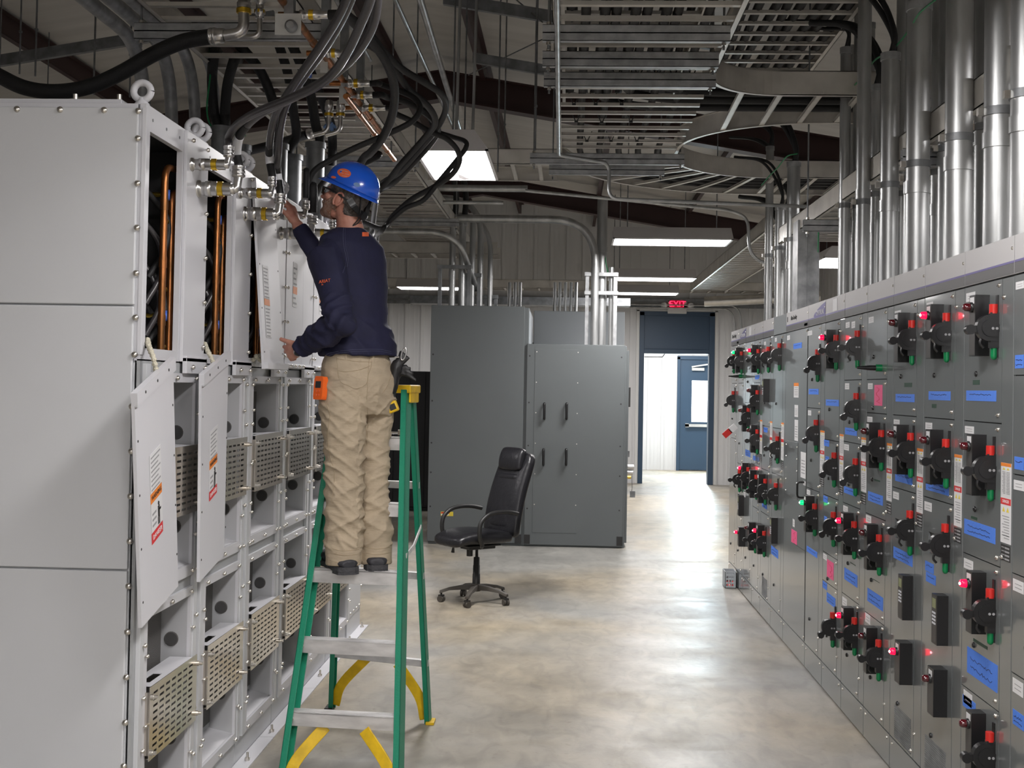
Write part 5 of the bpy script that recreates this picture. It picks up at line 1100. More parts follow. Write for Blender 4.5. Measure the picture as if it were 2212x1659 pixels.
for i, (px, X_, r, zt) in enumerate(mc):
    y = atx(px, 600, X_).y; y = min(max(y, 3.9), 11.5)
    o = pipe([(X_, y, 2.33), (X_, y, zt)], r, '%s upright galvanised conduit from the doorway end above the control cabinets' % ORD[i], group='upright conduits above the control cabinets', rings=(2.75 if i % 3 else 2.9,))
    q = MB(); q.cyl((X_, y, zt-0.035), (X_, y, zt+0.004), r*1.12, n=18, m='galv'); q.build('bushing', o)
    q = MB(); zs_ = 2.86 if X_ < 1.7 else 2.95; q.cyl((X_, y, zs_-0.016), (X_, y, zs_+0.016), r*1.10, n=18, m='galv_dark'); q.box(X_-r*1.1-0.02, X_-r*1.0, y-0.012, y+0.012, zs_-0.014, zs_+0.014, 'bolt'); q.build('strap', o)
    if zt < 4.1:
        for k in range(2):
            q = MB(); q.tube(smooth_path([(X_-0.01+0.02*k, y, zt-0.05), (X_+0.01, y-0.02+0.04*k, zt+0.12), (X_-0.08-0.05*k, y+0.12, min(zt+0.38, 4.15)), (X_-0.35, y+0.25, min(zt+0.45, 4.2))]), 0.012+0.004*(i % 3), 8, 'hose_black')
            tag(q.build('power_cable'), 'black cable dropping into the %s upright conduit from the doorway end, %s of its pair' % (ORD[i], ('left', 'right')[k]), 'cable', 'black cables entering the upright conduits')
# galvanised wireway among them
b = MB(); p = aty(1735, 560, 9.2); b.box(p.x-0.05, p.x+0.11, 9.15, 9.35, 2.33, 3.05, 'galv'); b.box(p.x+0.02, p.x+0.022, 9.146, 9.15, 2.36, 3.03, 'galv_dark'); tag(b.build('wireway', None, 0.003), 'square galvanised wireway standing beside the far conduits', 'wireway')
# bent conduits behind the far group
for i, (x, y, r, z) in enumerate(((2.05, 9.0, 0.030, 3.35), (2.25, 8.6, 0.034, 3.18), (2.2, 7.9, 0.030, 3.02))):
    pipe([(x+0.06, y, 0.0), (x+0.06, y, z), (x+1.6, y-0.1, z)], r, 'galvanised conduit bending right behind the uprights, %s from the doorway end' % ORD[i], rad=0.42, group='bent conduits behind the uprights')
# green bonding wires
def wire(pts, label, r=0.005): q = MB(); q.tube(smooth_path(pts, 8), r, 6, 'green_wire'); tag(q.build('bonding_wire'), label, 'wire', 'green bonding wires')
wire([aty(2020,0,5.2), aty(1985,30,5.6), aty(1960,70,6.1), aty(1925,110,6.6), aty(1890,130,7.0), aty(1850,180,7.4), aty(1835,190,7.7)], 'green wire looping between the tallest near conduits')
wire([aty(1722,332,9.45), aty(1700,338,9.6), aty(1680,362,9.8), aty(1662,380,10.0), aty(1645,400,10.2)], 'green wire linking the tops of the far upright conduits')
wire([aty(1790,425,9.0), aty(1770,450,9.0), aty(1768,500,9.0), aty(1767,545,9.0)], 'green wire dropping beside the bent conduits')
wire([aty(1303,432,14.0), aty(1307,500,14.0), aty(1308,560,13.9), aty(1314,592,13.8)], 'green wire running down the conduits over the lower switchgear cabinet')
wire([aty(450,96,6.9), aty(455,150,6.9), aty(447,230,6.9), aty(455,270,7.0), aty(480,283,7.1), aty(530,293,7.3)], 'green wire behind the thick black hoses on the left')
# conduits standing on the switchgear
cab = [(979,482,0.036,None),(1000,482,0.040,None),(1022,470,0.034,(0.0,-0.5)),(1040,430,0.036,(-0.55,0.0)),(1061,465,0.030,(-0.7,0.0))]
for i, (px, py, r, bd) in enumerate(cab):
    y = YC+0.25+0.12*i; p = aty(px, py, y); pts = [(p.x, y, 2.66), (p.x, y, p.z)] + ([(p.x+bd[0]*1.6, y+bd[1]*0.2, p.z+0.02)] if bd and bd[0] else [])
    o = pipe(pts, r, 'upright conduit on the tall switchgear cabinet, %s from the left' % ORD[i], rad=0.45, group='conduits on the tall switchgear', rings=(3.05,))
    if i < 2:
        q = MB(); q.cyl((p.x, y, p.z-0.03), (p.x, y, p.z+0.01), r*1.25, n=16, m='galv'); q.build('bushing', o)
        q = MB(); q.tube(smooth_path([(p.x, y, p.z-0.05), (p.x+0.03, y, p.z+0.25), (p.x+0.0, y-0.1, p.z+0.5), (p.x-0.12, y-0.5, p.z+0.62)]), 0.034, 10, 'hose_black'); tag(q.build('power_cable'), 'thick black cable entering the %s conduit on the tall switchgear cabinet' % ORD[i], 'cable', 'cables over the tall switchgear')
p = aty(1302, 430, 13.95); o = pipe([(p.x, 13.95, 2.24), (p.x, 13.95, p.z)], 0.060, 'fat upright conduit on the lower switchgear cabinet', rings=(3.35, 2.8)); 
p = aty(1289, 500, 13.80); a = aty(835, 470, 13.80); pipe([(p.x-0.01, 13.80, 2.24), (p.x-0.01, 13.80, a.z), (-3.2, 13.80, a.z)], 0.045, 'long horizontal conduit that bends down onto the lower switchgear cabinet', rad=0.5, rings=(3.1,))
p = aty(1320, 640, 13.9); pipe([(p.x, 13.9, 2.24), (p.x, 13.9, 3.15)], 0.028, 'slim upright conduit beside the fat one on the lower switchgear cabinet')
a = aty(900, 500, 13.5); pipe([(-3.2, 13.5, a.z), (aty(985,500,13.5).x, 13.5, a.z), (aty(1022,560,13.6).x, 14.2, 2.9)], 0.035, 'horizontal conduit below the long one, dipping behind the tall cabinet\'s conduits', rad=0.35)
for i, py in enumerate((372, 402, 430)):
    a = aty(900, py, 12.3); pipe([(-2.9, 12.3+0.1*i, a.z), (-0.2-0.25*i, 12.3+0.1*i, a.z)], 0.035 if i == 1 else 0.02, 'horizontal galvanised conduit crossing left of the far tray, %s from the top' % ORD[i], group='crossing conduits')
# strut goalposts on the switchgear
def goalpost(px0, px1, py_top, y, z0, m, label, bars=1):
    a, c = aty(px0, py_top, y), aty(px1, py_top, y); root = empty('conduit_rack', ((a.x+c.x)/2, y, z0), label, 'support frame')
    for x in (a.x, c.x): q = MB(); q.box(x-0.02, x+0.02, y-0.02, y+0.02, z0, a.z, m); q.box(x-0.045, x+0.045, y-0.04, y+0.04, z0, z0+0.008, m); q.build('post', root)
    for k in range(bars): q = MB(); q.box(a.x-0.03, c.x+0.03, y-0.045, y-0.02, a.z-0.045-0.21*k, a.z-0.004-0.21*k, m); q.build('crossbar', root)
goalpost(951, 1014, 572, YC+0.18, 2.66, 'galv_dark', 'dark strut goalpost on the left of the tall switchgear cabinet')
goalpost(1008, 1035, 590, YC+0.5, 2.66, 'galv_dark', 'smaller dark strut goalpost behind the first on the tall switchgear cabinet')
goalpost(1051, 1071, 637, YC+0.8, 2.66, 'galv_dark', 'lowest dark strut goalpost at the right of the tall switchgear cabinet')
goalpost(1269, 1330, 588, YC+0.2, 2.245, 'galv', 'bright strut goalpost with two crossbars on the lower switchgear cabinet', 2)
for g, (xs, y0_, yb_, y, word) in enumerate((((1101,1113,1124), 610, 660, 16.6, 'behind the tall switchgear cabinet'), ((1199,1210,1222,1234,1245), 610, 668, 17.2, 'behind the pale enclosure'))):
    for i, px in enumerate(xs):
        p = aty(px, y0_, y); pipe([(p.x, y, 0.0), (p.x, y, p.z)], 0.022, 'small upright conduit %s, %s from the left' % (word, ORD[i]), group='small conduits ' + word)
    p0, p1 = aty(xs[0], 625, y), aty(xs[-1], 625, y)
b = MB(); b.box(-2.4, 0.9, 18.2, 18.5, 3.0, 3.12, 'galv_dark'); tag(b.build('wall_trunking', None, 0.004), 'grey horizontal trunking above the switchgear cabinets', 'trunking')
b = MB()
for z in (3.32, 3.42): b.box(XW0+0.05, XW1-0.05, BW-0.10, BW-0.05, z, z+0.06, 'galv_dark')
tag(b.build('wall_girt', None), 'galvanised girt along the back wall above the doorway', 'wall girt')
for i, z in enumerate((3.30, 3.36)): pipe([(-3.0, BW-0.13, z), (3.05+0.12*i, BW-0.13, z), (3.15+0.12*i, BW-0.13, 2.5)], 0.013, 'thin conduit along the back wall over the doorway, %s' % ('lower', 'upper')[i], rad=0.2)
p = aty(1560, 640, 21.0); pipe([(2.35, 21.5, 3.32), (4.3, 21.2, 3.42)], 0.09, 'fat silver duct near the exit sign', m='aluminium')
# thin conduit on the underside of the main tray
a = atz(1203, -20, 3.47); c = atz(1207, 335, 3.47); d_ = atz(1316, 352, 3.47); e_ = Vector((d_.x, d_.y, 3.47-0.27)); pipe([a, c, d_, e_, (2.6, d_.y+0.25, e_.z-0.03)], 0.014, 'thin bright conduit under the central tray that jogs right and drops', rad=0.08)
a = aty(1310, 440, 12.0); pipe([(a.x-0.8, 12.0, a.z+0.12), (1.55, 12.0, a.z-0.05), (1.72, 12.0, a.z-0.12), (1.75, 12.0, 3.05), (2.1, 12.0, 2.98)], 0.016, 'thin conduit sweeping down beside the nearest strip light', rad=0.2)
# sloping struts and conduits close under the roof
for i, (y, x0, x1, dz) in enumerate(((7.9, -4.6, -2.3, 0.50), (9.6, -4.8, -2.4, 0.55), (9.2, -1.0, 1.2, 0.62), (10.8, -0.9, 1.2, 0.62))):
    b = MB(); b.prism([(x0, y-0.02, roof(x0)-dz), (x1, y-0.02, roof(x1)-dz), (x1, y-0.02, roof(x1)-dz+0.09), (x0, y-0.02, roof(x0)-dz+0.09)], (0, 0.045, 0), 'galv_dark'); tag(b.build('roof_strut'), 'grey channel close under the roof slope, %s' % ('left side nearer', 'left side farther', 'right of the ridge nearer', 'right of the ridge farther')[i], 'roof strut', 'sloping grey channels under the roof')
for i, (px0, py0, y0_, px1, py1, y1_, r) in enumerate(((905, -10, 6.5, 1010, 335, 11.5, 0.02), (845, -20, 7.5, 990, 300, 12.5, 0.016), (1615-900, -20, 7.0, 800, 130, 9.5, 0.014))):
    pipe([aty(px0, py0, y0_), aty(px1, py1, y1_)], r, 'thin conduit running away under the ridge, %s' % ('the one ending above the square light', 'left of the square light', 'shortest and leftmost')[i])
pipe([aty(1285, 170, 11.0), aty(1000, 170, 11.0)], 0.008, 'thin tension cable crossing from the tray to the roof beam') if False else None
for i, (q0, q1) in enumerate(((aty(1012, 162, 12.9), aty(1172, 85, 10.5)), (aty(1110, -5, 9.5), aty(1172, 48, 9.0)))):
    q = MB(); q.cyl(q0, q1, 0.006, n=6, m='galv_dark'); tag(q.build('brace_cable'), 'thin diagonal bracing cable under the roof, %s' % ('lower left one', 'upper one by the tray')[i], 'brace', 'bracing cables')
for i, (px, z) in enumerate(((985, None), (1013, None))):
    p = aty(px, 290, 8.7); pipe([(p.x, 8.7+0.3*i, 3.46), (p.x+0.02, 8.7+0.3*i, roof(p.x)-0.06)], 0.011, 'slim conduit hanging the square ceiling light, %s one' % ('left', 'right')[i])
# four conduits upper left that bend down behind the cabinets
for i, (X_, r) in enumerate(((-2.52, 0.040), (-2.39, 0.037), (-2.28, 0.034), (-2.18, 0.028))):
    pipe([(X_, 3.2, 3.73), (X_+0.0, 7.0+0.1*i, 3.73), (X_+0.04, 7.0+0.1*i, 2.76)], r, 'conduit from the upper left bending down behind the white cabinets, %s from the left' % ORD[i], m='galv', rad=0.38, group='bent conduits at upper left')
# stubby fat conduits on the white cabinets with thick black hoses dropping into them
STUB = []
for i, (px, y, zt) in enumerate(((475, 7.05, 3.26), (520, 7.5, 3.24), (600, 7.35, 3.22), (632, 7.7, 3.22), (680, 7.4, 3.24), (708, 8.0, 3.2))):
    p = aty(px, 400, y); p.x = min(p.x, -1.57); o = pipe([(p.x, y, TOP), (p.x, y, zt)], 0.056, 'fat upright conduit on top of the white cabinets, %s from the left' % ORD[i], group='fat conduits on the white cabinets', m='galv_dark'); q = MB(); q.cyl((p.x, y, zt-0.03), (p.x, y, zt+0.005), 0.064, n=18, m='galv_dark'); q.build('bushing', o); STUB.append(Vector((p.x, y, zt)))  # dark zinc stands in for the weaker light on these conduits
TH = [([(464,112),(458,170),(462,240)], 0), ([(508,125),(492,180),(486,240)], 0), ([(505,85),(560,150),(590,220),(602,280)], 2), ([(612,60),(650,140),(672,210),(682,270)], 4), ([(598,85),(622,160),(632,230),(640,290)], 3), ([(660,130),(690,200),(712,260),(718,300)], 5)]
for i, (pp, st) in enumerate(TH):
    e = STUB[st]; n = len(pp); P3 = [aty(a, c, e.y - 0.1*(n-1-j)) for j, (a, c) in enumerate(pp)]
    off = Vector((0.025*(1 if i % 2 else -1), 0, 0)); P3 = [P3[0] + Vector((-0.12, 0.5, 0.12))] + P3 + [e + off + Vector((0,0,0.03)), e + off*0.6 + Vector((0,0,-0.06))]
    q = MB(); q.tube(smooth_path(P3), 0.030, 12, 'hose_black'); tag(q.build('power_cable'), 'thick black cable dropping into a fat conduit on the white cabinets, %s from the left' % ORD[i], 'cable', 'thick black cables on the left')
q = MB(); q.tube(smooth_path([aty(520, 330, 8.6), aty(600, 310, 8.4), aty(665, 290, 8.2)]), 0.032, 12, 'hose_black'); q.lathe(aty(665, 290, 8.2), (1, -0.2, 0.25), [(0, 0.036), (0.02, 0.036), (0.022, 0.03), (0.06, 0.03)], 14, 'steel'); tag(q.build('coolant_hose'), 'thick black hose crossing behind the second lifting eyes with a steel end', 'hose')
# large hose at the upper left with its steel elbow
P3 = [aty(px, py, 5.6) for px, py in ((-60,130),(0,165),(55,190),(120,198),(190,188),(260,158),(330,118),(395,90),(462,78))]
q = MB(); q.tube(smooth_path(P3), 0.036, 16, 'hose_black'); o = q.build('coolant_hose'); tag(o, 'very thick black hose sagging across the upper left above the nearest cabinet', 'hose')
a = P3[-1]; q = MB(); d = Vector((1, 0, 0.05)); q.lathe(a - d*0.02, d, [(0, 0.038), (0.01, 0.040), (0.012, 0.036), (0.02, 0.040), (0.03, 0.040), (0.032, 0.035), (0.07, 0.034)], 18, 'steel'); up_ = aty(527, 20, 5.6); q.tube(arc_path([a+d*0.05, aty(527, 70, 5.6), up_], 0.075, 8), 0.026, 16, 'steel'); q.build('steel_elbow', o)
q = MB(); q.hexa(up_+Vector((0,0,-0.02)), up_+Vector((0,0,0.002)), 0.036, 'gold_ring'); q.lathe(up_, (0,0,1), [(0.003, 0.033), (0.03, 0.034), (0.031, 0.028), (0.06, 0.030), (0.062, 0.037), (0.16, 0.037)], 18, 'steel'); q.build('gold_collar', o)
p = aty(515, 80, 5.75); q = MB(); u2 = aty(561, 40, 5.75); q.tube(arc_path([p, aty(561, 80, 5.75), u2], 0.06, 8), 0.013, 14, 'steel'); q.lathe(u2, (0,0,1), [(0, 0.02), (0.02, 0.02), (0.022, 0.026), (0.04, 0.026), (0.042, 0.019), (0.08, 0.02), (0.082, 0.028), (0.2, 0.028)], 16, 'steel'); q.hexa(u2+Vector((0,0,0.024)), u2+Vector((0,0,0.04)), 0.028, 'gold_ring'); tag(q.build('steel_elbow'), 'slimmer steel elbow beside the end of the very thick hose', 'pipe fitting')
# copper manifold and side couplings
man = empty('copper_manifold', (-1.2, 6.0, 3.36), 'twin copper pipe manifold on white brackets under the roof at upper left', 'pipe manifold')
for (X_, z, y0_, y1_, r) in ((-1.225, 3.372, 4.3, 6.2, 0.017), (-1.19, 3.335, 5.7, 7.6, 0.017), (-1.13, 3.20, 6.0, 7.7, 0.014)):
    q = MB(); q.cyl((X_, y0_, z), (X_, y1_, z), r, n=14, m='copper')
    for k in range(3): yy = y0_+0.4+0.5*k; q.cyl((X_, yy-0.03, z), (X_, yy+0.03, z), r*1.2, n=14, m='copper')
    q.build('copper_pipe', man)
for (px, py, y, w_, h_) in ((622, 52, 5.05, 0.055, 0.045), (700, 130, 5.8, 0.018, 0.06), (740, 195, 6.4, 0.018, 0.07), (775, 240, 6.9, 0.018, 0.06)):
    p = aty(px, py, y); q = MB(); q.box(p.x-w_, p.x+w_, y, y+0.006, p.z-h_, p.z+h_, 'white_frame'); q.box(p.x-0.02, p.x+0.02, y+0.006, y+0.05, p.z, p.z+0.5, 'galv_dark'); q.build('bracket', man)
p = aty(630, 58, 5.03); q = MB(); q.lathe(p, (0,-1,0), [(0, 0.026), (0.02, 0.026), (0.022, 0.018), (0.03, 0.016)], 18, 'galv'); q.build('gauge', man)
def side_coupling(px, py, y, L, r):
    p = aty(px, py, y); x = Vector((1, 0, 0.0)); q = MB(); q.cyl(p-x*0.06, p, r*0.8, n=12, m='copper'); q.lathe(p, x, [(0, r), (0.03, r), (0.031, r*1.3), (0.05, r*1.3), (0.051, r*1.05), (L*0.45, r*1.05)], 16, 'steel'); q.hexa(p+x*L*0.45, p+x*L*0.58, r*1.4, 'gold_ring'); q.lathe(p+x*L*0.58, x, [(0, r*1.2), (L*0.15, r*1.2), (L*0.16, r), (L*0.42, r*1.05)], 16, 'steel'); q.build('side_coupling', man); return p+x*L
SC = [side_coupling(632, 32, 5.08, 0.155, 0.016), side_coupling(690, 115, 5.66, 0.13, 0.016), side_coupling(737, 180, 6.22, 0.15, 0.017), side_coupling(758, 205, 6.5, 0.12, 0.017), side_coupling(768, 233, 6.76, 0.17, 0.016)]
for (px, py, y, h_) in ((711, 225, 6.6, 0.13), (736, 225, 6.6, 0.12)):
    p = aty(px, py, y); q = MB(); q.lathe(p+Vector((0,0,0.02)), (0,0,-1), [(0, 0.018), (0.02, 0.024), (0.05, 0.024), (0.052, 0.018), (0.07, 0.022), (0.09, 0.022)], 16, 'steel'); q.hexa(p+Vector((0,0,-0.05)), p+Vector((0,0,-0.065)), 0.026, 'gold_ring'); q.tube(arc_path([p+Vector((0,0,-0.07)), p+Vector((0,0,-0.15)), p+Vector((-0.08,0,-0.17))], 0.05), 0.013, 10, 'steel'); q.build('drain_valve', man)
p = aty(712, 272, 6.6); q = MB()
for a in range(6): d = Vector((math.cos(a*1.05), 0.2, math.sin(a*1.05)*0.8)); q.tube([p, p+d*0.02, p+d*0.035+Vector((0,0,-0.008))], [0.010, 0.013, 0.006], 6, 'blue_rag')
tag(q.build('blue_tape_bow'), 'bow of blue masking tape tied round a steel valve under the manifold', 'tape')
for (px, py, y) in ((660, 160, 6.2),): p = aty(px, py, y); q = MB(); q.cyl(p, p+Vector((0.03, 0, 0)), 0.02, n=12, m='blue_cap'); q.build('blue_cap', man)
# hoses of the central tangle
GB = 'black hoses tangled over the man\'s head'
def tangle(start, pts, y0_, y1_, r, label, endp):
    P3 = [start, start + Vector((0.05,0,0))] + [aty(px, py, y0_ + (y1_-y0_)*i/(len(pts)-1)) for i, (px, py) in enumerate(pts)]
    if endp is not None: P3 += [endp + Vector((0,0,0.16)), endp + Vector((0,0,0.02))]
    q = MB(); q.tube(smooth_path(P3, 7), r, 12, 'hose_black'); tag(q.build('coolant_hose'), label, 'hose', GB)
tangle(SC[0], [(750,36),(795,80),(835,135),(852,190),(848,245),(828,295),(800,330),(780,350)], 5.2, 6.6, 0.022, 'thick black hose of the tangle that falls behind the top of the blue hard hat', CP[3][1])
tangle(SC[0]+Vector((-0.05, 0.3, 0.25)), [(745,22),(790,62),(830,112),(870,150),(920,180),(955,205),(963,235),(945,275),(905,325),(860,375),(820,405)], 5.6, 7.6, 0.018, 'black hose of the tangle reaching farthest right before curving to the helmet', CP[5][0])
tangle(SC[1], [(770,92),(810,105),(850,145),(880,190),(925,230),(940,265),(915,300),(870,350),(815,408)], 5.8, 7.3, 0.018, 'black hose of the tangle leaving the second manifold coupling', CP[3][0])
tangle(SC[2], [(815,180),(860,195),(895,212),(907,235),(890,262),(840,288),(770,318),(715,345),(680,368),(664,395)], 6.4, 6.15, 0.0155, 'black hose of the tangle that loops back low over the man to a cabinet', CP[2][0])
tangle(SC[3], [(835,210),(880,222),(920,245),(945,275),(938,300),(900,345),(850,395),(822,410)], 6.7, 7.6, 0.018, 'black hose of the tangle from the fourth manifold coupling', CP[4][0])
tangle(SC[4], [(850,243),(890,262),(930,285),(965,300),(988,325),(992,350),(975,378),(935,405),(890,430),(850,465),(826,494)], 6.9, 7.4, 0.0165, 'black hose looping in front of the bright square light, inner one', CP[4][1])
tangle(aty(905, 240, 7.3), [(940,280),(975,295),(1004,305),(1006,320),(985,348),(950,390),(915,432),(875,450),(840,480),(823,500)], 7.3, 7.2, 0.015, 'black hose with a sharp kink in front of the bright square light', CP[5][1])
tangle(aty(800, 335, 7.4), [(770,358),(735,372),(705,392),(688,415),(678,430)], 7.3, 6.25, 0.024, 'fat short black hose curving down behind the man\'s face', CP[2][1])
# ================================================================ THE MAN ON THE LADDER
from mathutils import noise as NZ
mat('skin', (0.52, 0.255, 0.185), 0.5, vary=0.25, vscale=22, c2=(0.40, 0.16, 0.115), bump=0.1, bscale=150)
mat('shirt', (0.0095, 0.0100, 0.040), 0.82, vary=0.2, vscale=12, bump=0.12, bscale=220)
mat('shirt_seam', (0.08, 0.085, 0.15), 0.8)
mat('trousers', (0.43, 0.35, 0.25), 0.85, vary=0.16, vscale=9, bump=0.45, bscale=26, stretch=(1, 1, 2.2))
mat('trouser_seam', (0.36, 0.285, 0.19), 0.85)
mat('boot', (0.035, 0.035, 0.042), 0.6, vary=0.4, vscale=18, bump=0.35, bscale=60)
mat('boot_sole', (0.05, 0.05, 0.055), 0.75, bump=0.6, bscale=90)
mat('helmet', (0.012, 0.10, 0.62), 0.22, coat=0.6)
mat('hair', (0.055, 0.042, 0.036), 0.75, bump=0.9, bscale=170, vary=0.5, vscale=60, c2=(0.16, 0.14, 0.13))
mat('beard', (0.22, 0.105, 0.06), 0.85, bump=0.9, bscale=220, vary=0.5, vscale=70, c2=(0.30, 0.20, 0.16))
mat('glass_dark', (0.03, 0.035, 0.03), 0.1, coat=0.5)
mat('orange_plastic', (0.82, 0.13, 0.015), 0.4)
mat('logo_orange', (0.75, 0.14, 0.05), 0.7)
def blob_remesh(name, mb, voxel, smooth_it, parent, matname, disp=None, label=None, mats=None, shrink=None):
    me = bpy.data.meshes.new('tmp'); me.from_pydata(mb.v, [], mb.f); me.update(); t = bpy.data.objects.new('tmp', me); col.objects.link(t)
    r = t.modifiers.new('r', 'REMESH'); r.mode = 'VOXEL'; r.voxel_size = voxel; r.use_smooth_shade = True
    s_ = t.modifiers.new('s', 'SMOOTH'); s_.factor = 0.5; s_.iterations = smooth_it
    dg = bpy.context.evaluated_depsgraph_get(); dg.update(); m2 = bpy.data.meshes.new_from_object(t.evaluated_get(dg)); bpy.data.objects.remove(t)
    m2.name = name
    if disp:
        nr = [v.normal.copy() for v in m2.vertices]
        for v, n_ in zip(m2.vertices, nr): v.co += n_ * disp(v.co, n_)
        m2.update()
    m2.materials.clear(); m2.materials.append(M[matname])
    for m_, f_ in (mats or []):
        m2.materials.append(M[m_]); k = len(m2.materials)-1
        for p in m2.polygons:
            if f_(p.center, p.normal): p.material_index = k
    for p in m2.polygons: p.use_smooth = True
    o = bpy.data.objects.new(name, m2); col.objects.link(o); par(o, parent)
    if label: o['label'] = label
    return o
def ell(mb, c, ax, ay, az, n=16):     # closed ellipsoid from three radius vectors
    c = Vector(c); k = n//2; vs = []; fs = []
    for i in range(1, k):
        th = PI*i/k
        for j in range(n): ph = 2*PI*j/n; vs.append(c + ax*math.sin(th)*math.cos(ph) + ay*math.sin(th)*math.sin(ph) + az*math.cos(th))
    top = len(vs); vs += [c+az, c-az]
    for i in range(k-2):
        for j in range(n): fs.append((i*n+j, (i+1)*n+j, (i+1)*n+(j+1)%n, i*n+(j+1)%n))
    for j in range(n): fs.append((top, j, (j+1)%n)); fs.append((top+1, (k-2)*n+(j+1)%n, (k-2)*n+j))
    mb.add(vs, fs, 'skin', True)
def limb(mb, secs, n=18):             # [(centre, radius or (ra, va, rb, vb))]
    rings = []
    cs = [Vector(s_[0]) for s_ in secs]
    for i, s_ in enumerate(secs):
        if isinstance(s_[1], tuple):
            ra, va, rb, vb = s_[1]; rings.append([cs[i] + va*ra*math.cos(2*PI*k/n) + vb*rb*math.sin(2*PI*k/n) for k in range(n)])
        else:
            t = (cs[min(i+1, len(cs)-1)] - cs[max(i-1, 0)]).normalized(); a = t.cross(Vector((0.3, 0.9, 0.2))).normalized(); b_ = t.cross(a)
            if rings and False: pass
            rings.append([cs[i] + (a*math.cos(2*PI*k/n) + b_*math.sin(2*PI*k/n))*s_[1] for k in range(n)])
    vs = [v for r_ in rings for v in r_]; fs = [(i*n+k, i*n+(k+1)%n, (i+1)*n+(k+1)%n, (i+1)*n+k) for i in range(len(rings)-1) for k in range(n)]
    fs += [tuple(range(n-1,-1,-1)), tuple(range((len(rings)-1)*n, len(rings)*n))]; mb.add(vs, fs, 'skin', True)
man_root_loc = (-0.95, 5.68, 0.915)
person = empty('person', man_root_loc, 'man in blue hard hat, navy shirt and khaki trousers standing on the green ladder', 'person')
fc = Vector((-0.73, 0.68, 0)); rt = Vector((0.68, 0.73, 0))          # body facing, body right
def px3(px, py, y): return aty(px, py, y)
SL, SR = px3(702, 553, 5.55), px3(808, 540, 5.86)
EL, WL = px3(738, 697, 5.40), px3(648, 752, 5.58)
ER, WR = px3(694, 566, 5.98), px3(641, 484, 5.98)
hipL, hipR = px3(742, 838, 5.60), px3(806, 838, 5.78)
knL, anL = px3(744, 1015, 5.60), px3(742, 1192, 5.60)
knR, anR = px3(806, 1010, 5.72), px3(812, 1190, 5.70)
def tors(px, py, y, a, b_): return (px3(px, py, y), (a, rt, b_, fc))
tilt = 0
# --- trousers
b = MB()
limb(b, [tors(772, 752, 5.69, 0.160, 0.115), tors(772, 775, 5.69, 0.170, 0.128), tors(773, 795, 5.69, 0.184, 0.142), tors(774, 830, 5.69, 0.190, 0.152), tors(776, 868, 5.69, 0.182, 0.145), tors(777, 895, 5.69, 0.16, 0.12)], 28)
limb(b, [(hipL + Vector((0,0,0.03)), 0.108), (hipL.lerp(knL, 0.3), 0.104), (hipL.lerp(knL, 0.65), 0.094), (knL, 0.081), (knL.lerp(anL, 0.35), 0.080), (knL.lerp(anL, 0.75), 0.081), (anL + Vector((0,0,0.02)), 0.083), (anL + Vector((0,0,-0.060)), 0.082)])
limb(b, [(hipR + Vector((0,0,0.03)), 0.105), (hipR.lerp(knR, 0.3), 0.094), (hipR.lerp(knR, 0.65), 0.076), (knR, 0.066), (knR.lerp(anR, 0.35), 0.068), (knR.lerp(anR, 0.75), 0.072), (anR + Vector((0,0,0.02)), 0.077), (anR + Vector((0,0,-0.060)), 0.076)])
ell(b, hipL.lerp(hipR, 0.5) - fc*0.075 + Vector((0,0,0.02)), rt*0.16, fc*0.085, Vector((0,0,0.11)))
zk = knL.z; zc_ = anL.z
def ridge(x): return 1 - abs(2*((x) % 1.0) - 1)
def rn(v, s_=2.2): return max(0.0, 1 - abs(NZ.noise(v))*s_)**2
def fold_trousers(p, n_):
    side_ = 1 if p.x > (-0.955) else -1
    k_ = math.exp(-((p.z-zk+0.02)/0.17)**2); a_ = math.exp(-((p.z-zc_-0.10)/0.13)**2); h_ = math.exp(-((p.z-hipL.z+0.12)/0.12)**2)
    sl = p.x*side_*1.6
    v1 = Vector((p.x*3.2, p.y*3.2, (p.z+sl*0.35)*11)); v2 = Vector((p.x*5+7, p.y*5, (p.z-sl*0.5)*17)); v3 = Vector((p.x*7, p.y*7+3, p.z*3.0))
    cuff = 1.0 if p.z > zc_ + 0.02 else 0.35
    return (rn(v1)*0.0115*(0.30+0.85*k_+1.1*a_+0.5*h_) + rn(v2, 2.8)*0.0085*(0.35+0.9*k_+0.9*a_+0.5*h_) + rn(v3)*0.004 + NZ.noise(v3*0.6)*0.006 - 0.005)*cuff
trs = blob_remesh('trousers', b, 0.006, 6, person, 'trousers', fold_trousers)
# belt loops, pockets, cuffs
def surf_strip(pts, w_, mt, name, parent, up=None):
    q = MB(); q.tube(smooth_path(pts, 5), w_, 5, mt); return q.build(name, parent)
# --- shirt
b = MB()
limb(b, [tors(773, 768, 5.69, 0.196, 0.152), tors(772, 745, 5.69, 0.186, 0.142), tors(769, 700, 5.69, 0.166, 0.124), tors(766, 650, 5.70, 0.166, 0.124), tors(764, 600, 5.71, 0.176, 0.130), tors(762, 560, 5.72, 0.182, 0.122), tors(761, 530, 5.72, 0.176, 0.105), tors(757, 508, 5.72, 0.130, 0.085), tors(754, 494, 5.72, 0.078, 0.070)], 28)
limb(b, [(SL + Vector((0.03,0.03,0.02)), 0.080), (SL + Vector((0,0,-0.005)), 0.086), (SL.lerp(EL, 0.35), 0.080), (SL.lerp(EL, 0.75), 0.066), (EL, 0.062), (EL.lerp(WL, 0.3), 0.062), (EL.lerp(WL, 0.7), 0.050), (EL.lerp(WL, 0.97), 0.039)])
ell(b, EL + Vector((0.006,-0.004,-0.004)), Vector((0.055,0,0)), Vector((0,0.055,0)), Vector((0,0,0.055)))
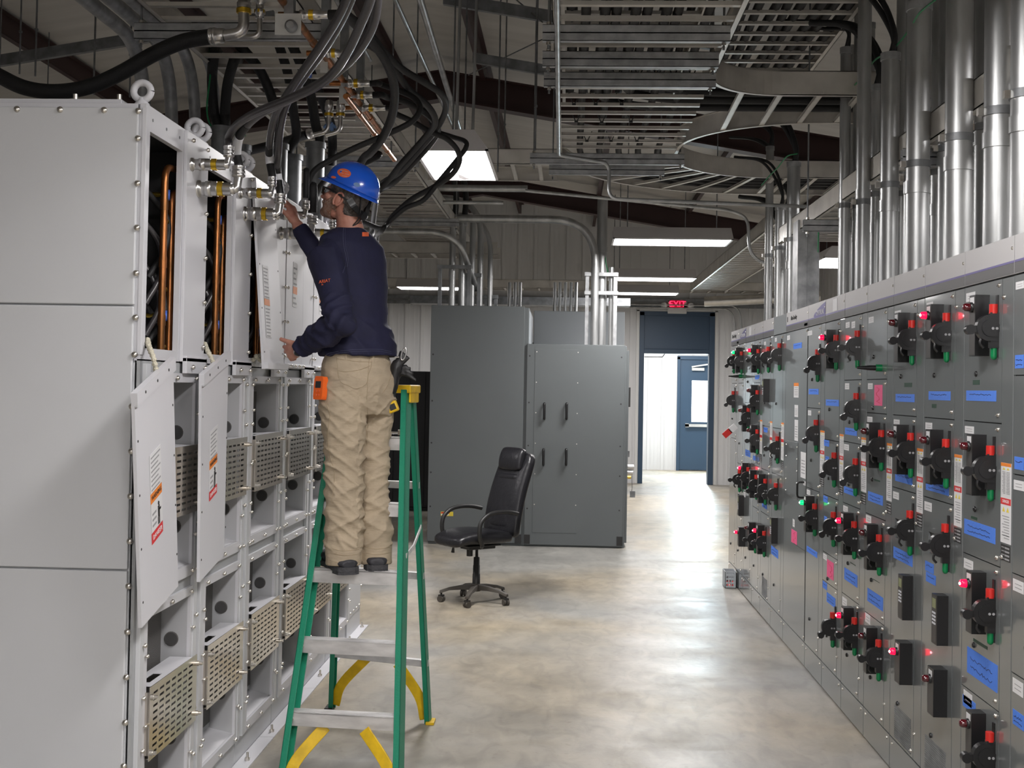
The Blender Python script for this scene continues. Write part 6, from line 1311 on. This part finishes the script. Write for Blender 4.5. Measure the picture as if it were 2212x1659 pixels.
limb(b, [(SR + Vector((-0.02,0,0.0)), 0.080), (SR.lerp(ER, 0.4), 0.072), (SR.lerp(ER, 0.8), 0.062), (ER, 0.058), (ER.lerp(WR, 0.5), 0.050), (ER.lerp(WR, 0.93), 0.039)])
ell(b, px3(757, 522, 5.72), rt*0.17, fc*0.085, Vector((0,0,0.05)))
def seg_t(p, a, c): d = c-a; return max(0, min(1, (p-a).dot(d)/d.length_squared))
def fold_shirt(p, n_):
    q = Vector((p.x*4, p.y*4, p.z*4)); d = 0
    tl_ = seg_t(p, EL, WL); dl = (p - EL.lerp(WL, tl_)).length
    if dl < 0.11 and tl_ > 0.02: d += (ridge(tl_*5 + NZ.noise(q*1.5)*1.2)**2)*0.009
    if (p-EL).length < 0.14: d += ridge((p.z-p.x)*14 + NZ.noise(q*2))**2*0.010
    tb = math.exp(-((p.z - px3(772, 725, 5.68).z)/0.12)**2)
    w1 = Vector((p.x*2.6, p.y*2.6, (p.z + p.x*0.55)*9)); w2 = Vector((p.x*4+3, p.y*4, (p.z + p.x*0.8)*15)); w3 = Vector((p.x*5, p.y*5, p.z*3.2))
    d += tb*(rn(w1)*0.017 + rn(w2, 2.6)*0.007) + (1-tb)*rn(w3)*0.006 + rn(w2*0.7)*0.003 - 0.004
    return d
zh = px3(772, 770, 5.68).z
def seam_f(p, n_): return False
sh = blob_remesh('shirt', b, 0.0075, 4, person, 'shirt', fold_shirt)
from mathutils.bvhtree import BVHTree
def bvh_of(o): me = o.data; return BVHTree.FromPolygons([v.co.copy() for v in me.vertices], [tuple(p.vertices) for p in me.polygons])
BS = bvh_of(sh); BT = bvh_of(trs)
def on_surf(bv, px, py, off=0.0015):     # point of a garment seen at this place of the photograph
    d = ray(px, py).normalized(); h = bv.ray_cast(EYE, d)
    if h[0] is None: return None
    n_ = h[1] if h[1].dot(d) < 0 else -h[1]; return h[0] + n_*off
def stitch(bv, pts, r, mt, name, parent, off=0.0012, n=6):
    P2 = smooth_path([Vector((a, c, 0)) for a, c in pts], n); P3 = [on_surf(bv, p.x, p.y, off) for p in P2]; P3 = [p for p in P3 if p is not None]
    if len(P3) > 2: q = MB(); q.tube(P3, r, 4, mt); return q.build(name, parent)
stitch(BS, [(742,492),(741,512),(743,535),(748,558),(745,575),(740,590)], 0.0011, 'shirt_seam', 'raglan_seam', sh)
stitch(BS, [(746,490),(745,512),(747,535),(752,558),(749,577)], 0.0008, 'shirt_seam', 'raglan_seam', sh)
stitch(BS, [(800,488),(820,497),(832,515)], 0.0009, 'shirt_seam', 'raglan_seam', sh)
stitch(BS, [(695,770),(715,762),(745,757),(780,755),(820,755),(845,760)], 0.0010, 'shirt_seam', 'hem_seam', sh)
stitch(BS, [(697,774),(717,766),(746,761),(780,759),(820,759),(846,764)], 0.0008, 'shirt_seam', 'hem_seam', sh)
stitch(BS, [(716,492),(735,484),(757,481),(775,482)], 0.0018, 'logo_orange', 'neck_tape', sh, 0.001)
def patch(bv, px0, px1, py0, py1, mt, name, parent, label=None, nu=5, nv=4, off=0.002):
    vs = []; 
    for j in range(nv+1):
        for i in range(nu+1):
            p = on_surf(bv, px0+(px1-px0)*i/nu, py0+(py1-py0)*j/nv, off)
            if p is None: return None
            vs.append(p)
    q = MB(); q.add(vs, [(j*(nu+1)+i, (j+1)*(nu+1)+i, (j+1)*(nu+1)+i+1, j*(nu+1)+i+1) for j in range(nv) for i in range(nu)], mt, True); return q.build(name, parent, label=label)
patch(BS, 782, 796, 502, 511, 'logo_orange', 'shirt_logo', sh, 'small orange emblem'); patch(BS, 796, 803, 503, 510, 'tape_pink', 'shirt_logo', sh)
p0, p1 = on_surf(BS, 690, 612, 0.002), on_surf(BS, 715, 608, 0.002)
if p0 and p1:
    u = (p1-p0).normalized(); text_mesh('ARIAT', 0.021, 'logo_orange', 'sleeve_letters', (p0+p1)/2 + Vector((0,-0.009,0.004)), u, Vector((0,0,1)), sh, 0.0006); text_mesh('FR', 0.009, 'logo_orange', 'sleeve_letters', (p0+p1)/2 + Vector((-0.01,-0.009,-0.012)), u, Vector((0,0,1)), sh, 0.0004)
patch(BS, 684, 690, 757, 764, 'red_plastic', 'hem_tab', sh)
# trouser seams and pockets
for pts in ([(727,771),(729,790),(731,812),(737,826),(752,833),(770,840),(791,829),(795,812),(801,794),(803,781)], [(727,775),(745,777),(770,781),(802,782)], [(729,800),(745,803),(772,800),(790,794),(800,790)], [(835,776),(845,800),(838,830),(826,850)], [(800,760),(796,790),(794,830),(792,868)], [(706,872),(712,900),(708,940),(712,980),(722,1020),(720,1060),(716,1085)], [(700,862),(708,880),(716,900)], [(793,880),(795,910),(793,960)]):
    stitch(BT, pts, 0.0013, 'trouser_seam', 'seam', trs, 0.0006)
for pts in ([(718,1185),(740,1190),(775,1187)], [(720,1196),(745,1200),(775,1197)], [(722,1213),(745,1218),(775,1214)], [(790,1182),(815,1186),(842,1182)], [(788,1194),(815,1198),(842,1194)], [(790,1210),(815,1214),(840,1210)]):
    stitch(BT, pts, 0.0013, 'trouser_seam', 'cuff_seam', trs, 0.0006)
for px, py in ((805, 775), (748, 764)):
    p = on_surf(BT, px, py, 0.002)
    if p: q = MB(); q.obox(p+Vector((0,0,-0.005)), (0.006,0,0), (0,0.003,0), (0,0,0.026), 'trousers'); q.build('belt_loop', trs, 0.002)
# --- head, neck, hands: one continuous body under the clothes
hf = Vector((-0.93, 0.24, 0.33)).normalized(); hr = hf.cross(Vector((0,0,1))).normalized()
hu = hr.cross(hf).normalized()
HC = px3(746, 425, 5.71)
def hp(f, r, u): return HC + hf*f + hr*r + hu*u
b = MB()
ell(b, hp(-0.012, 0, 0.025), hf*0.098, hr*0.077, hu*0.098, 24)
ell(b, hp(0.035, 0, -0.035), hf*0.058, hr*0.058, hu*0.080, 20)
ell(b, hp(0.040, 0, -0.082), hf*0.045, hr*0.047, hu*0.034, 16)
ell(b, hp(0.068, 0, -0.098), hf*0.024, hr*0.026, hu*0.018, 14)
ell(b, hp(0.082, 0, 0.012), hf*0.014, hr*0.045, hu*0.012, 12)                       # brow
b.add([hp(0.085,-0.008,0.008), hp(0.085,0.008,0.008), hp(0.118,0.013,-0.030), hp(0.118,-0.013,-0.030), hp(0.088,-0.017,-0.040), hp(0.088,0.017,-0.040), hp(0.06,0,-0.01)], [(0,1,2,3),(3,2,5,4),(0,3,4,6),(1,6,5,2),(0,6,1),(4,5,6)], 'skin')
ell(b, hp(0.112, 0, -0.034), hf*0.013, hr*0.013, hu*0.010, 12); 
for s_ in (-1, 1): ell(b, hp(0.100, 0.012*s_, -0.038), hf*0.010, hr*0.008, hu*0.008, 10)
ell(b, hp(0.091, 0, -0.058), hf*0.009, hr*0.022, hu*0.006, 12); ell(b, hp(0.088, 0, -0.070), hf*0.009, hr*0.020, hu*0.006, 12)   # lips
for s_ in (-1, 1): ell(b, hp(0.060, 0.043*s_, -0.020), hf*0.022, hr*0.020, hu*0.020, 12)
neck_b = px3(757, 500, 5.73)
limb(b, [(neck_b + Vector((0,0,-0.08)), 0.085), (neck_b, 0.068), (neck_b.lerp(hp(-0.03,0,-0.05), 0.55), 0.058), (hp(-0.025, 0, -0.045), 0.058), (hp(-0.02, 0, 0.0), 0.055)])
limb(b, [tors(757, 508, 5.72, 0.10, 0.06), tors(757, 560, 5.71, 0.15, 0.09), tors(757, 650, 5.69, 0.14, 0.09), tors(770, 740, 5.68, 0.13, 0.09), tors(774, 830, 5.69, 0.14, 0.10), tors(777, 880, 5.69, 0.12, 0.08)])
def inner(a, c, r0, r1): limb(b, [(a, r0), (a.lerp(c, 0.5), (r0+r1)/2), (c, r1)])
inner(SL, EL, 0.048, 0.040); inner(SR, ER, 0.048, 0.040); inner(SL, px3(757,540,5.71), 0.05, 0.05); inner(SR, px3(757,540,5.71), 0.05, 0.05)
limb(b, [(EL, 0.042), (EL.lerp(WL, 0.5), 0.040), (EL.lerp(WL, 0.85), 0.031), (WL, 0.0285)]); limb(b, [(ER, 0.040), (ER.lerp(WR, 0.5), 0.038), (ER.lerp(WR, 0.85), 0.031), (WR, 0.029)])
inner(hipL, knL, 0.075, 0.052); inner(knL, anL, 0.052, 0.035); inner(hipR, knR, 0.075, 0.052); inner(knR, anR, 0.052, 0.035)
inner(anL, anL + Vector((0,0,-0.06)), 0.035, 0.04); inner(anR, anR + Vector((0,0,-0.06)), 0.035, 0.04)
NAILS = []
def hand(b, W, d, pn, sd_, curls, thumb, thumb_curl=0.35, spread=0.10, wr=0.029):
    # W wrist, d towards the knuckles, pn palm normal (palm side), sd_ towards the thumb
    d = d.normalized(); sd_ = (sd_ - d*sd_.dot(d)).normalized(); pn_ = d.cross(sd_); pn_ = pn_ if pn_.dot(pn) > 0 else -pn_
    limb(b, [(W - d*0.01, (wr, sd_, wr*0.80, pn_)), (W + d*0.02, (0.031, sd_, 0.020, pn_)), (W + d*0.05, (0.040, sd_, 0.0175, pn_)), (W + d*0.082, (0.042, sd_, 0.0145, pn_)), (W + d*0.098, (0.038, sd_, 0.011, pn_))], 16)
    ell(b, W + d*0.035 + sd_*0.022 + pn_*0.010, d*0.030, sd_*0.017, pn_*0.016, 12)
    ell(b, W + d*0.040 - sd_*0.024 + pn_*0.008, d*0.030, sd_*0.013, pn_*0.013, 12)
    for i, (off, ln, r0) in enumerate(((0.030, 0.92, 0.0092), (0.010, 1.0, 0.0096), (-0.010, 0.95, 0.0092), (-0.029, 0.76, 0.0080))):
        base = W + d*(0.092 - 0.004*abs(i-1)) + sd_*off; dd = (d + sd_*spread*(1-i*0.66)).normalized(); pts = [(base - dd*0.012, r0*1.05), (base, r0*1.05)]; p = base; a = 0
        ax = dd.cross(pn_).normalized()
        for j, L in enumerate((0.043, 0.027, 0.022)):
            a += curls[i][j]; q = Matrix.Rotation(a, 3, ax) @ dd; e = p + q*L*ln
            pts.append((p.lerp(e, 0.5), r0*(0.97-0.08*j))); pts.append((e, r0*(0.98-0.10*j))); p = e
        limb(b, pts + [(p + q*0.003, r0*0.5)], 10)
        nn = ax.cross(q).normalized(); nn = nn if nn.dot(pn_) < 0 else -nn; NAILS.append((p - q*0.008 + nn*r0*0.72, q, ax, nn, r0))
    tb = W + d*0.028 + sd_*0.026 + pn_*0.006; td = thumb.normalized(); ax = td.cross(pn_).normalized(); p = tb; a = 0; pts = [(tb - td*0.012, 0.0150), (tb, 0.0150)]
    for j, (L, r0) in enumerate(((0.036, 0.0130), (0.031, 0.0112), (0.025, 0.0100))):
        a += thumb_curl*(0 if j == 0 else 0.6); q = Matrix.Rotation(a, 3, ax) @ td; e = p + q*L; pts.append((p.lerp(e, 0.5), r0)); pts.append((e, r0*0.97)); p = e
    limb(b, pts + [(p + q*0.003, 0.005)], 10)
# left hand: under the loose foot of the cover, thumb up its face, fingers around the bottom edge
dL = (px3(590, 776, 5.72) - WL); hand(b, WL, dL, Vector((-0.5, 0.75, 0.05)), Vector((-0.25, -0.1, 1.0)), [(0.30, 0.5, 0.5), (0.40, 0.55, 0.5), (0.5, 0.6, 0.5), (0.55, 0.6, 0.5)], px3(573, 736, 5.66) - (WL + dL.normalized()*0.03), 0.15, 0.16)
# right hand: flat against the top edge of the cover, fingers over it
dR = (px3(616, 412, 5.99) - WR); hand(b, WR, dR, Vector((-0.8, -0.5, -0.1)), Vector((-0.35, -0.7, 0.2)), [(0.35, 0.7, 0.6), (0.38, 0.7, 0.6), (0.42, 0.72, 0.6), (0.5, 0.75, 0.6)], px3(600, 432, 5.93) - (WR + dR.normalized()*0.03), 0.3, 0.05)
body = blob_remesh('body', b, 0.0042, 3, person, 'skin')
for (c, q_, ax, nn, r0) in NAILS[:4]:
    pass
# ears
for s_ in (-1, 1):
    q = MB(); pts = [hp(-0.010 + 0.019*math.cos(a)*1.0 - 0.006*math.sin(a), s_*(0.077 + 0.007*abs(math.cos(a*0.5))), -0.022 + 0.032*math.sin(a)) for a in [R(x) for x in range(-70, 251, 20)]]
    ell_b = q; q.tube(smooth_path(pts, 3), 0.0052, 8, 'skin'); ell(q, hp(-0.006, s_*0.076, -0.024), hf*0.017, hr*0.008, hu*0.028, 12); ell(q, hp(-0.004, s_*0.077, -0.046), hf*0.008, hr*0.005, hu*0.009, 10); q.build('ear', body)
# eyes
for s_ in (-1, 1):
    q = MB(); q.ball(hp(0.078, s_*0.032, -0.002), 0.0115, 'sticker', 12); q.ball(hp(0.087, s_*0.032, -0.002), 0.0042, 'ink_black', 8); q.build('eye', body)
# hair: shell over the skull, cut at the hairline
def shell(name, parts, mt, keep, parent, voxel=0.005, disp=None):
    q = MB(); 
    for c, a1, a2, a3 in parts: ell(q, c, a1, a2, a3, 24)
    me = bpy.data.meshes.new('tmp'); me.from_pydata(q.v, [], q.f); t = bpy.data.objects.new('tmp', me); col.objects.link(t); r = t.modifiers.new('r', 'REMESH'); r.mode = 'VOXEL'; r.voxel_size = voxel; s2 = t.modifiers.new('s', 'SMOOTH'); s2.iterations = 3
    dg = bpy.context.evaluated_depsgraph_get(); dg.update(); m2 = bpy.data.meshes.new_from_object(t.evaluated_get(dg)); bpy.data.objects.remove(t)
    vs = [v.co.copy() for v in m2.vertices]; fs = [tuple(p.vertices) for p in m2.polygons if keep(p.center)]
    used = sorted({i for f in fs for i in f}); mp = {k: i for i, k in enumerate(used)}
    m3 = bpy.data.meshes.new(name); m3.from_pydata([vs[i] for i in used], [], [tuple(mp[i] for i in f) for f in fs]); m3.materials.append(M[mt])
    for p in m3.polygons: p.use_smooth = True
    m3.update(); o = bpy.data.objects.new(name, m3); col.objects.link(o); par(o, parent); sol = o.modifiers.new('s', 'SOLIDIFY'); sol.thickness = 0.004; sol.offset = 1; return o
def loc(p): d = p - HC; return d.dot(hf), d.dot(hr), d.dot(hu)
def keep_hair(p):
    f, r, u = loc(p); jag = NZ.noise(p*90)*0.005
    if u > 0.0: return f < 0.050 + jag
    return f < -0.026 + u*0.25 + jag and u > -0.088 + jag
hair = shell('hair', [(hp(-0.012, 0, 0.025), hf*0.102, hr*0.081, hu*0.102), (hp(-0.040, 0, -0.04), hf*0.062, hr*0.062, hu*0.060)], 'hair', keep_hair, body)
def keep_beard(p):
    f, r, u = loc(p); jag = NZ.noise(p*80)*0.005
    if f < 0.004 + jag: return False
    if f < 0.024: return u < 0.004 and u > -0.075 + jag
    if abs(r) < 0.017 and -0.074 < u < -0.056 and f > 0.09: return False
    if f > 0.080: return u < -0.044 + jag
    return u < -0.012 - (f-0.020)*0.85 + jag
beard = shell('beard', [(hp(0.035, 0, -0.037), hf*0.0605, hr*0.0605, hu*0.0825), (hp(0.040, 0, -0.083), hf*0.048, hr*0.050, hu*0.037), (hp(0.070, 0, -0.099), hf*0.026, hr*0.028, hu*0.021), (hp(0.091, 0, -0.056), hf*0.009, hr*0.024, hu*0.008)], 'beard', keep_beard, body)
# hard hat, tipped back a little more than the head
qt = Matrix.Rotation(R(6), 3, hr)
hf2, hu2 = (qt @ hf), (qt @ hu)
if hf2.z < hf.z: qt = Matrix.Rotation(R(-6), 3, hr); hf2, hu2 = (qt @ hf), (qt @ hu)
def hq(f, r, u): return HC + hf2*f + hr*r + hu2*(u + 0.008)
q = MB(); n = 40; rings = []
ZR = 0.040
def rim(a): ca, sa = math.cos(a), math.sin(a); f = (0.134 if ca > 0 else 0.138)*ca; return f - 0.012, 0.112*sa
for i in range(15):
    t = i/14; ang = t*PI/2; row = []
    for k in range(n):
        f, r_ = rim(2*PI*k/n); c_ = math.cos(ang)**0.85; rr_ = 1.0
        ridge_ = 0.004*math.exp(-(r_*c_/0.018)**2)*math.sin(ang)
        row.append(hq((f+0.012)*c_-0.012, r_*c_, ZR + 0.122*math.sin(ang) + ridge_))
    rings.append(row)
vs = [v for r_ in rings for v in r_]; fs = [(i*n+k, i*n+(k+1)%n, (i+1)*n+(k+1)%n, (i+1)*n+k) for i in range(14) for k in range(n)]
q.add(vs, fs, 'helmet', True)
# small rim all round, bill in front
vs = []; 
for k in range(n):
    a = 2*PI*k/n; f, r_ = rim(a); bill = max(0, math.cos(a))**1.6
    for (g, dz) in ((1.0, 0.0), (1.035, -0.010), (1.06, -0.014)):
        vs.append(hq((f+0.012)*g - 0.012 + bill*0.030*(g-1)/0.06, r_*g, ZR + dz - bill*0.012*(g-1)/0.06))
fs = [(k*3+j, ((k+1)%n)*3+j, ((k+1)%n)*3+j+1, k*3+j+1) for k in range(n) for j in range(2)]
q.add(vs, fs, 'helmet', True)
hat = q.build('hard_hat', person); sol = hat.modifiers.new('s', 'SOLIDIFY'); sol.thickness = 0.003; sol.offset = 1; hat['label'] = 'shiny blue hard hat'
BH = bvh_of(hat)
def oval(px, py, rx, ry, rot, mt, name):
    c = on_surf(BH, px, py, 0.0012)
    if c is None: return
    vs = [c]; m_ = 22
    for k in range(m_):
        a = 2*PI*k/m_; dx, dy = rx*math.cos(a), ry*math.sin(a); p = on_surf(BH, px+dx*math.cos(rot)-dy*math.sin(rot), py+dx*math.sin(rot)+dy*math.cos(rot), 0.0012)
        vs.append(p if p else c)
    w = MB(); w.add(vs, [(0, 1+(k+1)%m_, 1+k) for k in range(m_)], mt, True); return w.build(name, hat)
st = oval(743.5, 374, 15, 9.5, 0.22, 'logo_orange', 'oval_sticker')
for (a0, c0, a1, c1, w_) in ((736, 368, 752, 372, 1.6), (735, 373.5, 755, 378, 0.8), (739, 380, 750, 382, 1.2)):
    pa_, pb_ = on_surf(BH, a0, c0, 0.002), on_surf(BH, a1, c1, 0.002)
    if pa_ and pb_: w = MB(); w.bar(pa_, pb_, 0.001, 0.0022*w_, 'sticker', up=(0,-1,0.4)); w.build('sticker_print', st)
oval(721, 383, 5.5, 2.6, 0.15, 'logo_orange', 'small_sticker'); oval(771, 399, 7.5, 4.5, 0.25, 'blue_rag', 'side_sticker')
q = MB(); pts = [hp(-0.065, -0.086, -0.004), hp(-0.095, -0.075, -0.030), hp(-0.115, -0.045, -0.050), hp(-0.122, 0, -0.055), hp(-0.115, 0.045, -0.050), hp(-0.095, 0.075, -0.03), hp(-0.065, 0.086, -0.004)]
sp = smooth_path(pts, 5)
for i in range(len(sp)-1): q.bar(sp[i], sp[i+1] + (sp[i+1]-sp[i])*0.1, 0.004, 0.030, 'black_plastic')
q.bar(hp(-0.10, -0.055, 0.04), hp(-0.115, -0.035, -0.05), 0.004, 0.02, 'black_plastic'); q.bar(hp(-0.10, 0.055, 0.04), hp(-0.115, 0.035, -0.05), 0.004, 0.02, 'black_plastic')
q.cyl(hp(-0.112, -0.020, -0.056), hp(-0.138, -0.026, -0.058), 0.021, n=16, m='black_plastic'); q.build('suspension_band', hat)
q = MB(); q.tube(smooth_path([hp(-0.118, -0.03, -0.05), hp(-0.112, -0.03, -0.085), hp(-0.098, -0.028, -0.118), hp(-0.116, -0.015, -0.09), hp(-0.120, -0.01, -0.06)]), 0.0028, 6, 'black_plastic'); q.build('chin_strap', hat)
# safety glasses
q = MB()
for s_ in (-1, 1):
    q.prism([hp(0.104, s_*0.006, 0.012), hp(0.098, s_*0.058, 0.014), hp(0.092, s_*0.060, -0.020), hp(0.103, s_*0.012, -0.026)], hf*0.003, 'glass_dark')
gl = q.build('safety_glasses', body)
for s_ in (-1, 1):
    q = MB(); sp = smooth_path([hp(0.096, s_*0.060, 0.010), hp(0.06, s_*0.074, 0.010), hp(0.01, s_*0.085, 0.004), hp(-0.02, s_*0.084, -0.004), hp(-0.055, s_*0.078, -0.014)], 4)
    for i in range(len(sp)-1): q.bar(sp[i], sp[i+1], 0.003, 0.009, 'black_plastic')
    q.build('temple_arm', gl)
# wrist watch
dw = (WL-EL).normalized(); wc = WL - dw*0.004; q = MB(); q.tube([wc - dw*0.010, wc + dw*0.010], [0.0335, 0.0325], 20, 'black_plastic'); ws = q.build('wrist_watch', person)
fn = (Vector((0.10, -0.85, -0.52)) - dw*Vector((0.10, -0.85, -0.52)).dot(dw)).normalized(); q = MB(); q.lathe(wc + fn*0.028, fn, [(0, 0.021), (0.006, 0.022), (0.011, 0.020), (0.0115, 0.016)], 22, 'steel'); q.lathe(wc + fn*0.0392, fn, [(0, 0.0158), (0.0006, 0.0155)], 22, 'ink_black'); q.build('watch_case', ws)
# boots
for (an, d_, nm) in ((anL, Vector((-0.48, 0.88, 0)).normalized(), 'l'), (anR, Vector((-0.25, 0.97, 0)).normalized(), 'r')):
    sdv = Vector((d_.y, -d_.x, 0)); g = Vector((an.x, an.y, 0.917)); b = MB()
    secs = []
    for t, w_, h_ in ((-0.088, 0.034, 0.040), (-0.070, 0.048, 0.048), (-0.02, 0.054, 0.070), (0.05, 0.050, 0.095), (0.10, 0.052, 0.080), (0.15, 0.058, 0.068), (0.20, 0.056, 0.062), (0.24, 0.042, 0.052), (0.262, 0.020, 0.036)):
        secs.append((g + d_*t + Vector((0,0,h_/2+0.012)), (w_, sdv, h_/2, Vector((0,0,1)))))
    limb(b, secs, 18); limb(b, [(g + d_*0.01 + Vector((0,0,0.03)), (0.048, sdv, 0.052, d_)), (g + Vector((0,0,0.12)), (0.048, sdv, 0.052, d_))], 18)
    bo = blob_remesh('boot', b, 0.006, 2, person, 'boot', lambda p, n_: NZ.noise(p*26)*0.003)
    q = MB(); out = []
    for t, w_ in ((-0.094, 0.026), (-0.078, 0.050), (-0.01, 0.057), (0.05, 0.048), (0.11, 0.056), (0.17, 0.062), (0.232, 0.050), (0.268, 0.022)): out.append((t, w_))
    poly = [g + d_*t + sdv*w_ + Vector((0,0,0.0)) for t, w_ in out] + [g + d_*t - sdv*w_ for t, w_ in reversed(out)]
    q.prism(poly, (0,0,0.022), 'boot_sole'); q.prism([g + d_*t + sdv*w_*1.0 + Vector((0,0,-0.012)) for t, w_ in out[:3]] + [g + d_*t - sdv*w_ + Vector((0,0,-0.012)) for t, w_ in reversed(out[:3])], (0,0,0.014), 'boot_sole'); q.build('boot_sole', bo, 0.003)
# --- things he carries
p = on_surf(BT, 703, 838, 0.012) or px3(688, 838, 5.55)
gd = empty('gas_detector', p, 'orange handheld gas detector clipped to the man\'s left hip', 'gas detector')
p = px3(687, 839, 5.50); u = Vector((0.80, -0.60, 0.0)).normalized(); v = Vector((0.13, 0, 0.99)); v = (v - u*v.dot(u)).normalized(); w_ = u.cross(v)
gd.location = p
b = MB(); o_ = [(-0.030,-0.050),(0.030,-0.050),(0.034,-0.035),(0.034,0.040),(0.026,0.056),(-0.026,0.056),(-0.034,0.040),(-0.034,-0.035)]
b.prism([p + u*a*0.88 + v*c + w_*0.0 for a, c in o_], -w_*0.030, 'orange_plastic'); b.build('case', gd, 0.006)
b = MB(); c = p + w_*0.0012; b.obox(c + v*0.018, u*0.017, v*0.015, w_*0.001, 'ink_black'); b.build('display', gd)
for (a, e) in ((-0.008, -0.012), (0.009, -0.012), (-0.008, -0.030), (0.009, -0.030)): q = MB(); q.cyl(c + u*a + v*e, c + u*a + v*e + w_*0.0025, 0.0048, n=10, m='logo_orange'); q.build('button', gd)
q = MB(); q.obox(p - w_*0.038, u*0.012, v*0.03, w_*0.006, 'ink_black'); q.build('belt_clip', gd)
# black work gloves and carabiner on the right hip
g0 = px3(858, 800, 5.72); gl_ = empty('work_gloves', g0, 'pair of black work gloves hooked at the man\'s right hip', 'gloves')
for j, fingers in enumerate((((868,758,0.010),(876,764,0.010),(884,772,0.009)), ((888,796,0.009),(893,808,0.009),(880,790,0.010),(899,822,0.008)))):
    b = MB(); c = px3(856, 795+8*j, 5.70+0.03*j); ell(b, c, Vector((0.030,0,0.006)), Vector((0,0.020,0)), Vector((0,0,0.045)), 14)
    for (fx, fy, r) in fingers: e = px3(fx, fy, 5.70+0.03*j); m_ = c.lerp(e, 0.55) + Vector((0.004,0,0.006)); limb(b, [(c, r*1.5), (m_, r*1.25), (e, r*0.9)], 10)
    limb(b, [(c, 0.022), (c + Vector((-0.010, 0, -0.07)), 0.020), (c + Vector((-0.02, 0, -0.12)), 0.016)], 12)
    gm = blob_remesh('glove', b, 0.005, 2, gl_, 'rubber', lambda p, n_: NZ.noise(p*60)*0.002)
q = MB(); c = px3(872, 765, 5.68); q.tube([c + Vector((0.011*math.cos(a), 0, 0.028*math.sin(a))) + Vector((0.006*math.sin(a), 0, 0)) for a in [2*PI*i/16 for i in range(17)]], 0.0035, 8, 'steel'); q.cyl(px3(853, 772, 5.68), px3(862, 771, 5.68), 0.005, n=8, m='steel'); q.build('carabiner', gl_)
# tape measure hooked on the ladder cap
c = px3(848, 879, 5.70); tm = empty('tape_measure', c, 'black and yellow tape measure hanging at the man\'s right hip by the ladder cap', 'tape measure')
b = MB(); b.obox(c, Vector((0.024,0,0.010)), Vector((0,0.016,0)), Vector((-0.010,0,0.024)), 'ladder_yellow'); b.build('case', tm, 0.008)
b = MB(); b.obox(c + Vector((0.002,-0.0165,0.0)), Vector((0.014,0,0.006)), Vector((0,0.001,0)), Vector((-0.006,0,0.013)), 'ink_black'); b.build('grip_pad', tm, 0.001)
b = MB(); b.obox(c + Vector((-0.004,0.004,0.055)), Vector((0.012,0,0.003)), Vector((0,0.004,0)), Vector((-0.003,0,0.035)), 'ink_black'); b.build('belt_strap', tm, 0.002)
# ================================================================ LIGHTS / WORLD
def area(name, loc, sx, sy, power, color=(1, 0.97, 0.95), rot=(0,0,0)):
    l = bpy.data.lights.new(name, 'AREA'); l.shape = 'RECTANGLE'; l.size = sx; l.size_y = sy; l.energy = power; l.color = color
    o = bpy.data.objects.new(name, l); o.location = loc; o.rotation_euler = rot; col.objects.link(o); return o
w = bpy.data.worlds.new('world'); bpy.context.scene.world = w; w.use_nodes = True
w.node_tree.nodes['Background'].inputs['Color'].default_value = (0.75, 0.85, 1, 1); w.node_tree.nodes['Background'].inputs['Strength'].default_value = 0.3
sc = bpy.context.scene
sc.view_settings.view_transform = 'Standard'; sc.view_settings.look = 'None'; sc.view_settings.gamma = 1; sc.view_settings.exposure = 0.32
sc.cycles.use_denoising = True; sc.cycles.max_bounces = 8; sc.cycles.sample_clamp_indirect = 6
try: sc.cycles.denoiser = 'OPENIMAGEDENOISE'
except Exception: pass
for (x, y, z, sx, sy, pw) in LAMPS:
    area('lamp_light', (x, y, z), sx, sy, pw)
area('daylight_far_door', ((W0.x+W1.x)/2, 26.9, (W0.z+W1.z)/2), 0.4, 0.8, 110, (0.75, 0.93, 1), (R(90), 0, R(180)))
area('passage_light', (2.0, 25.0, 3.2), 1.6, 0.8, 130)
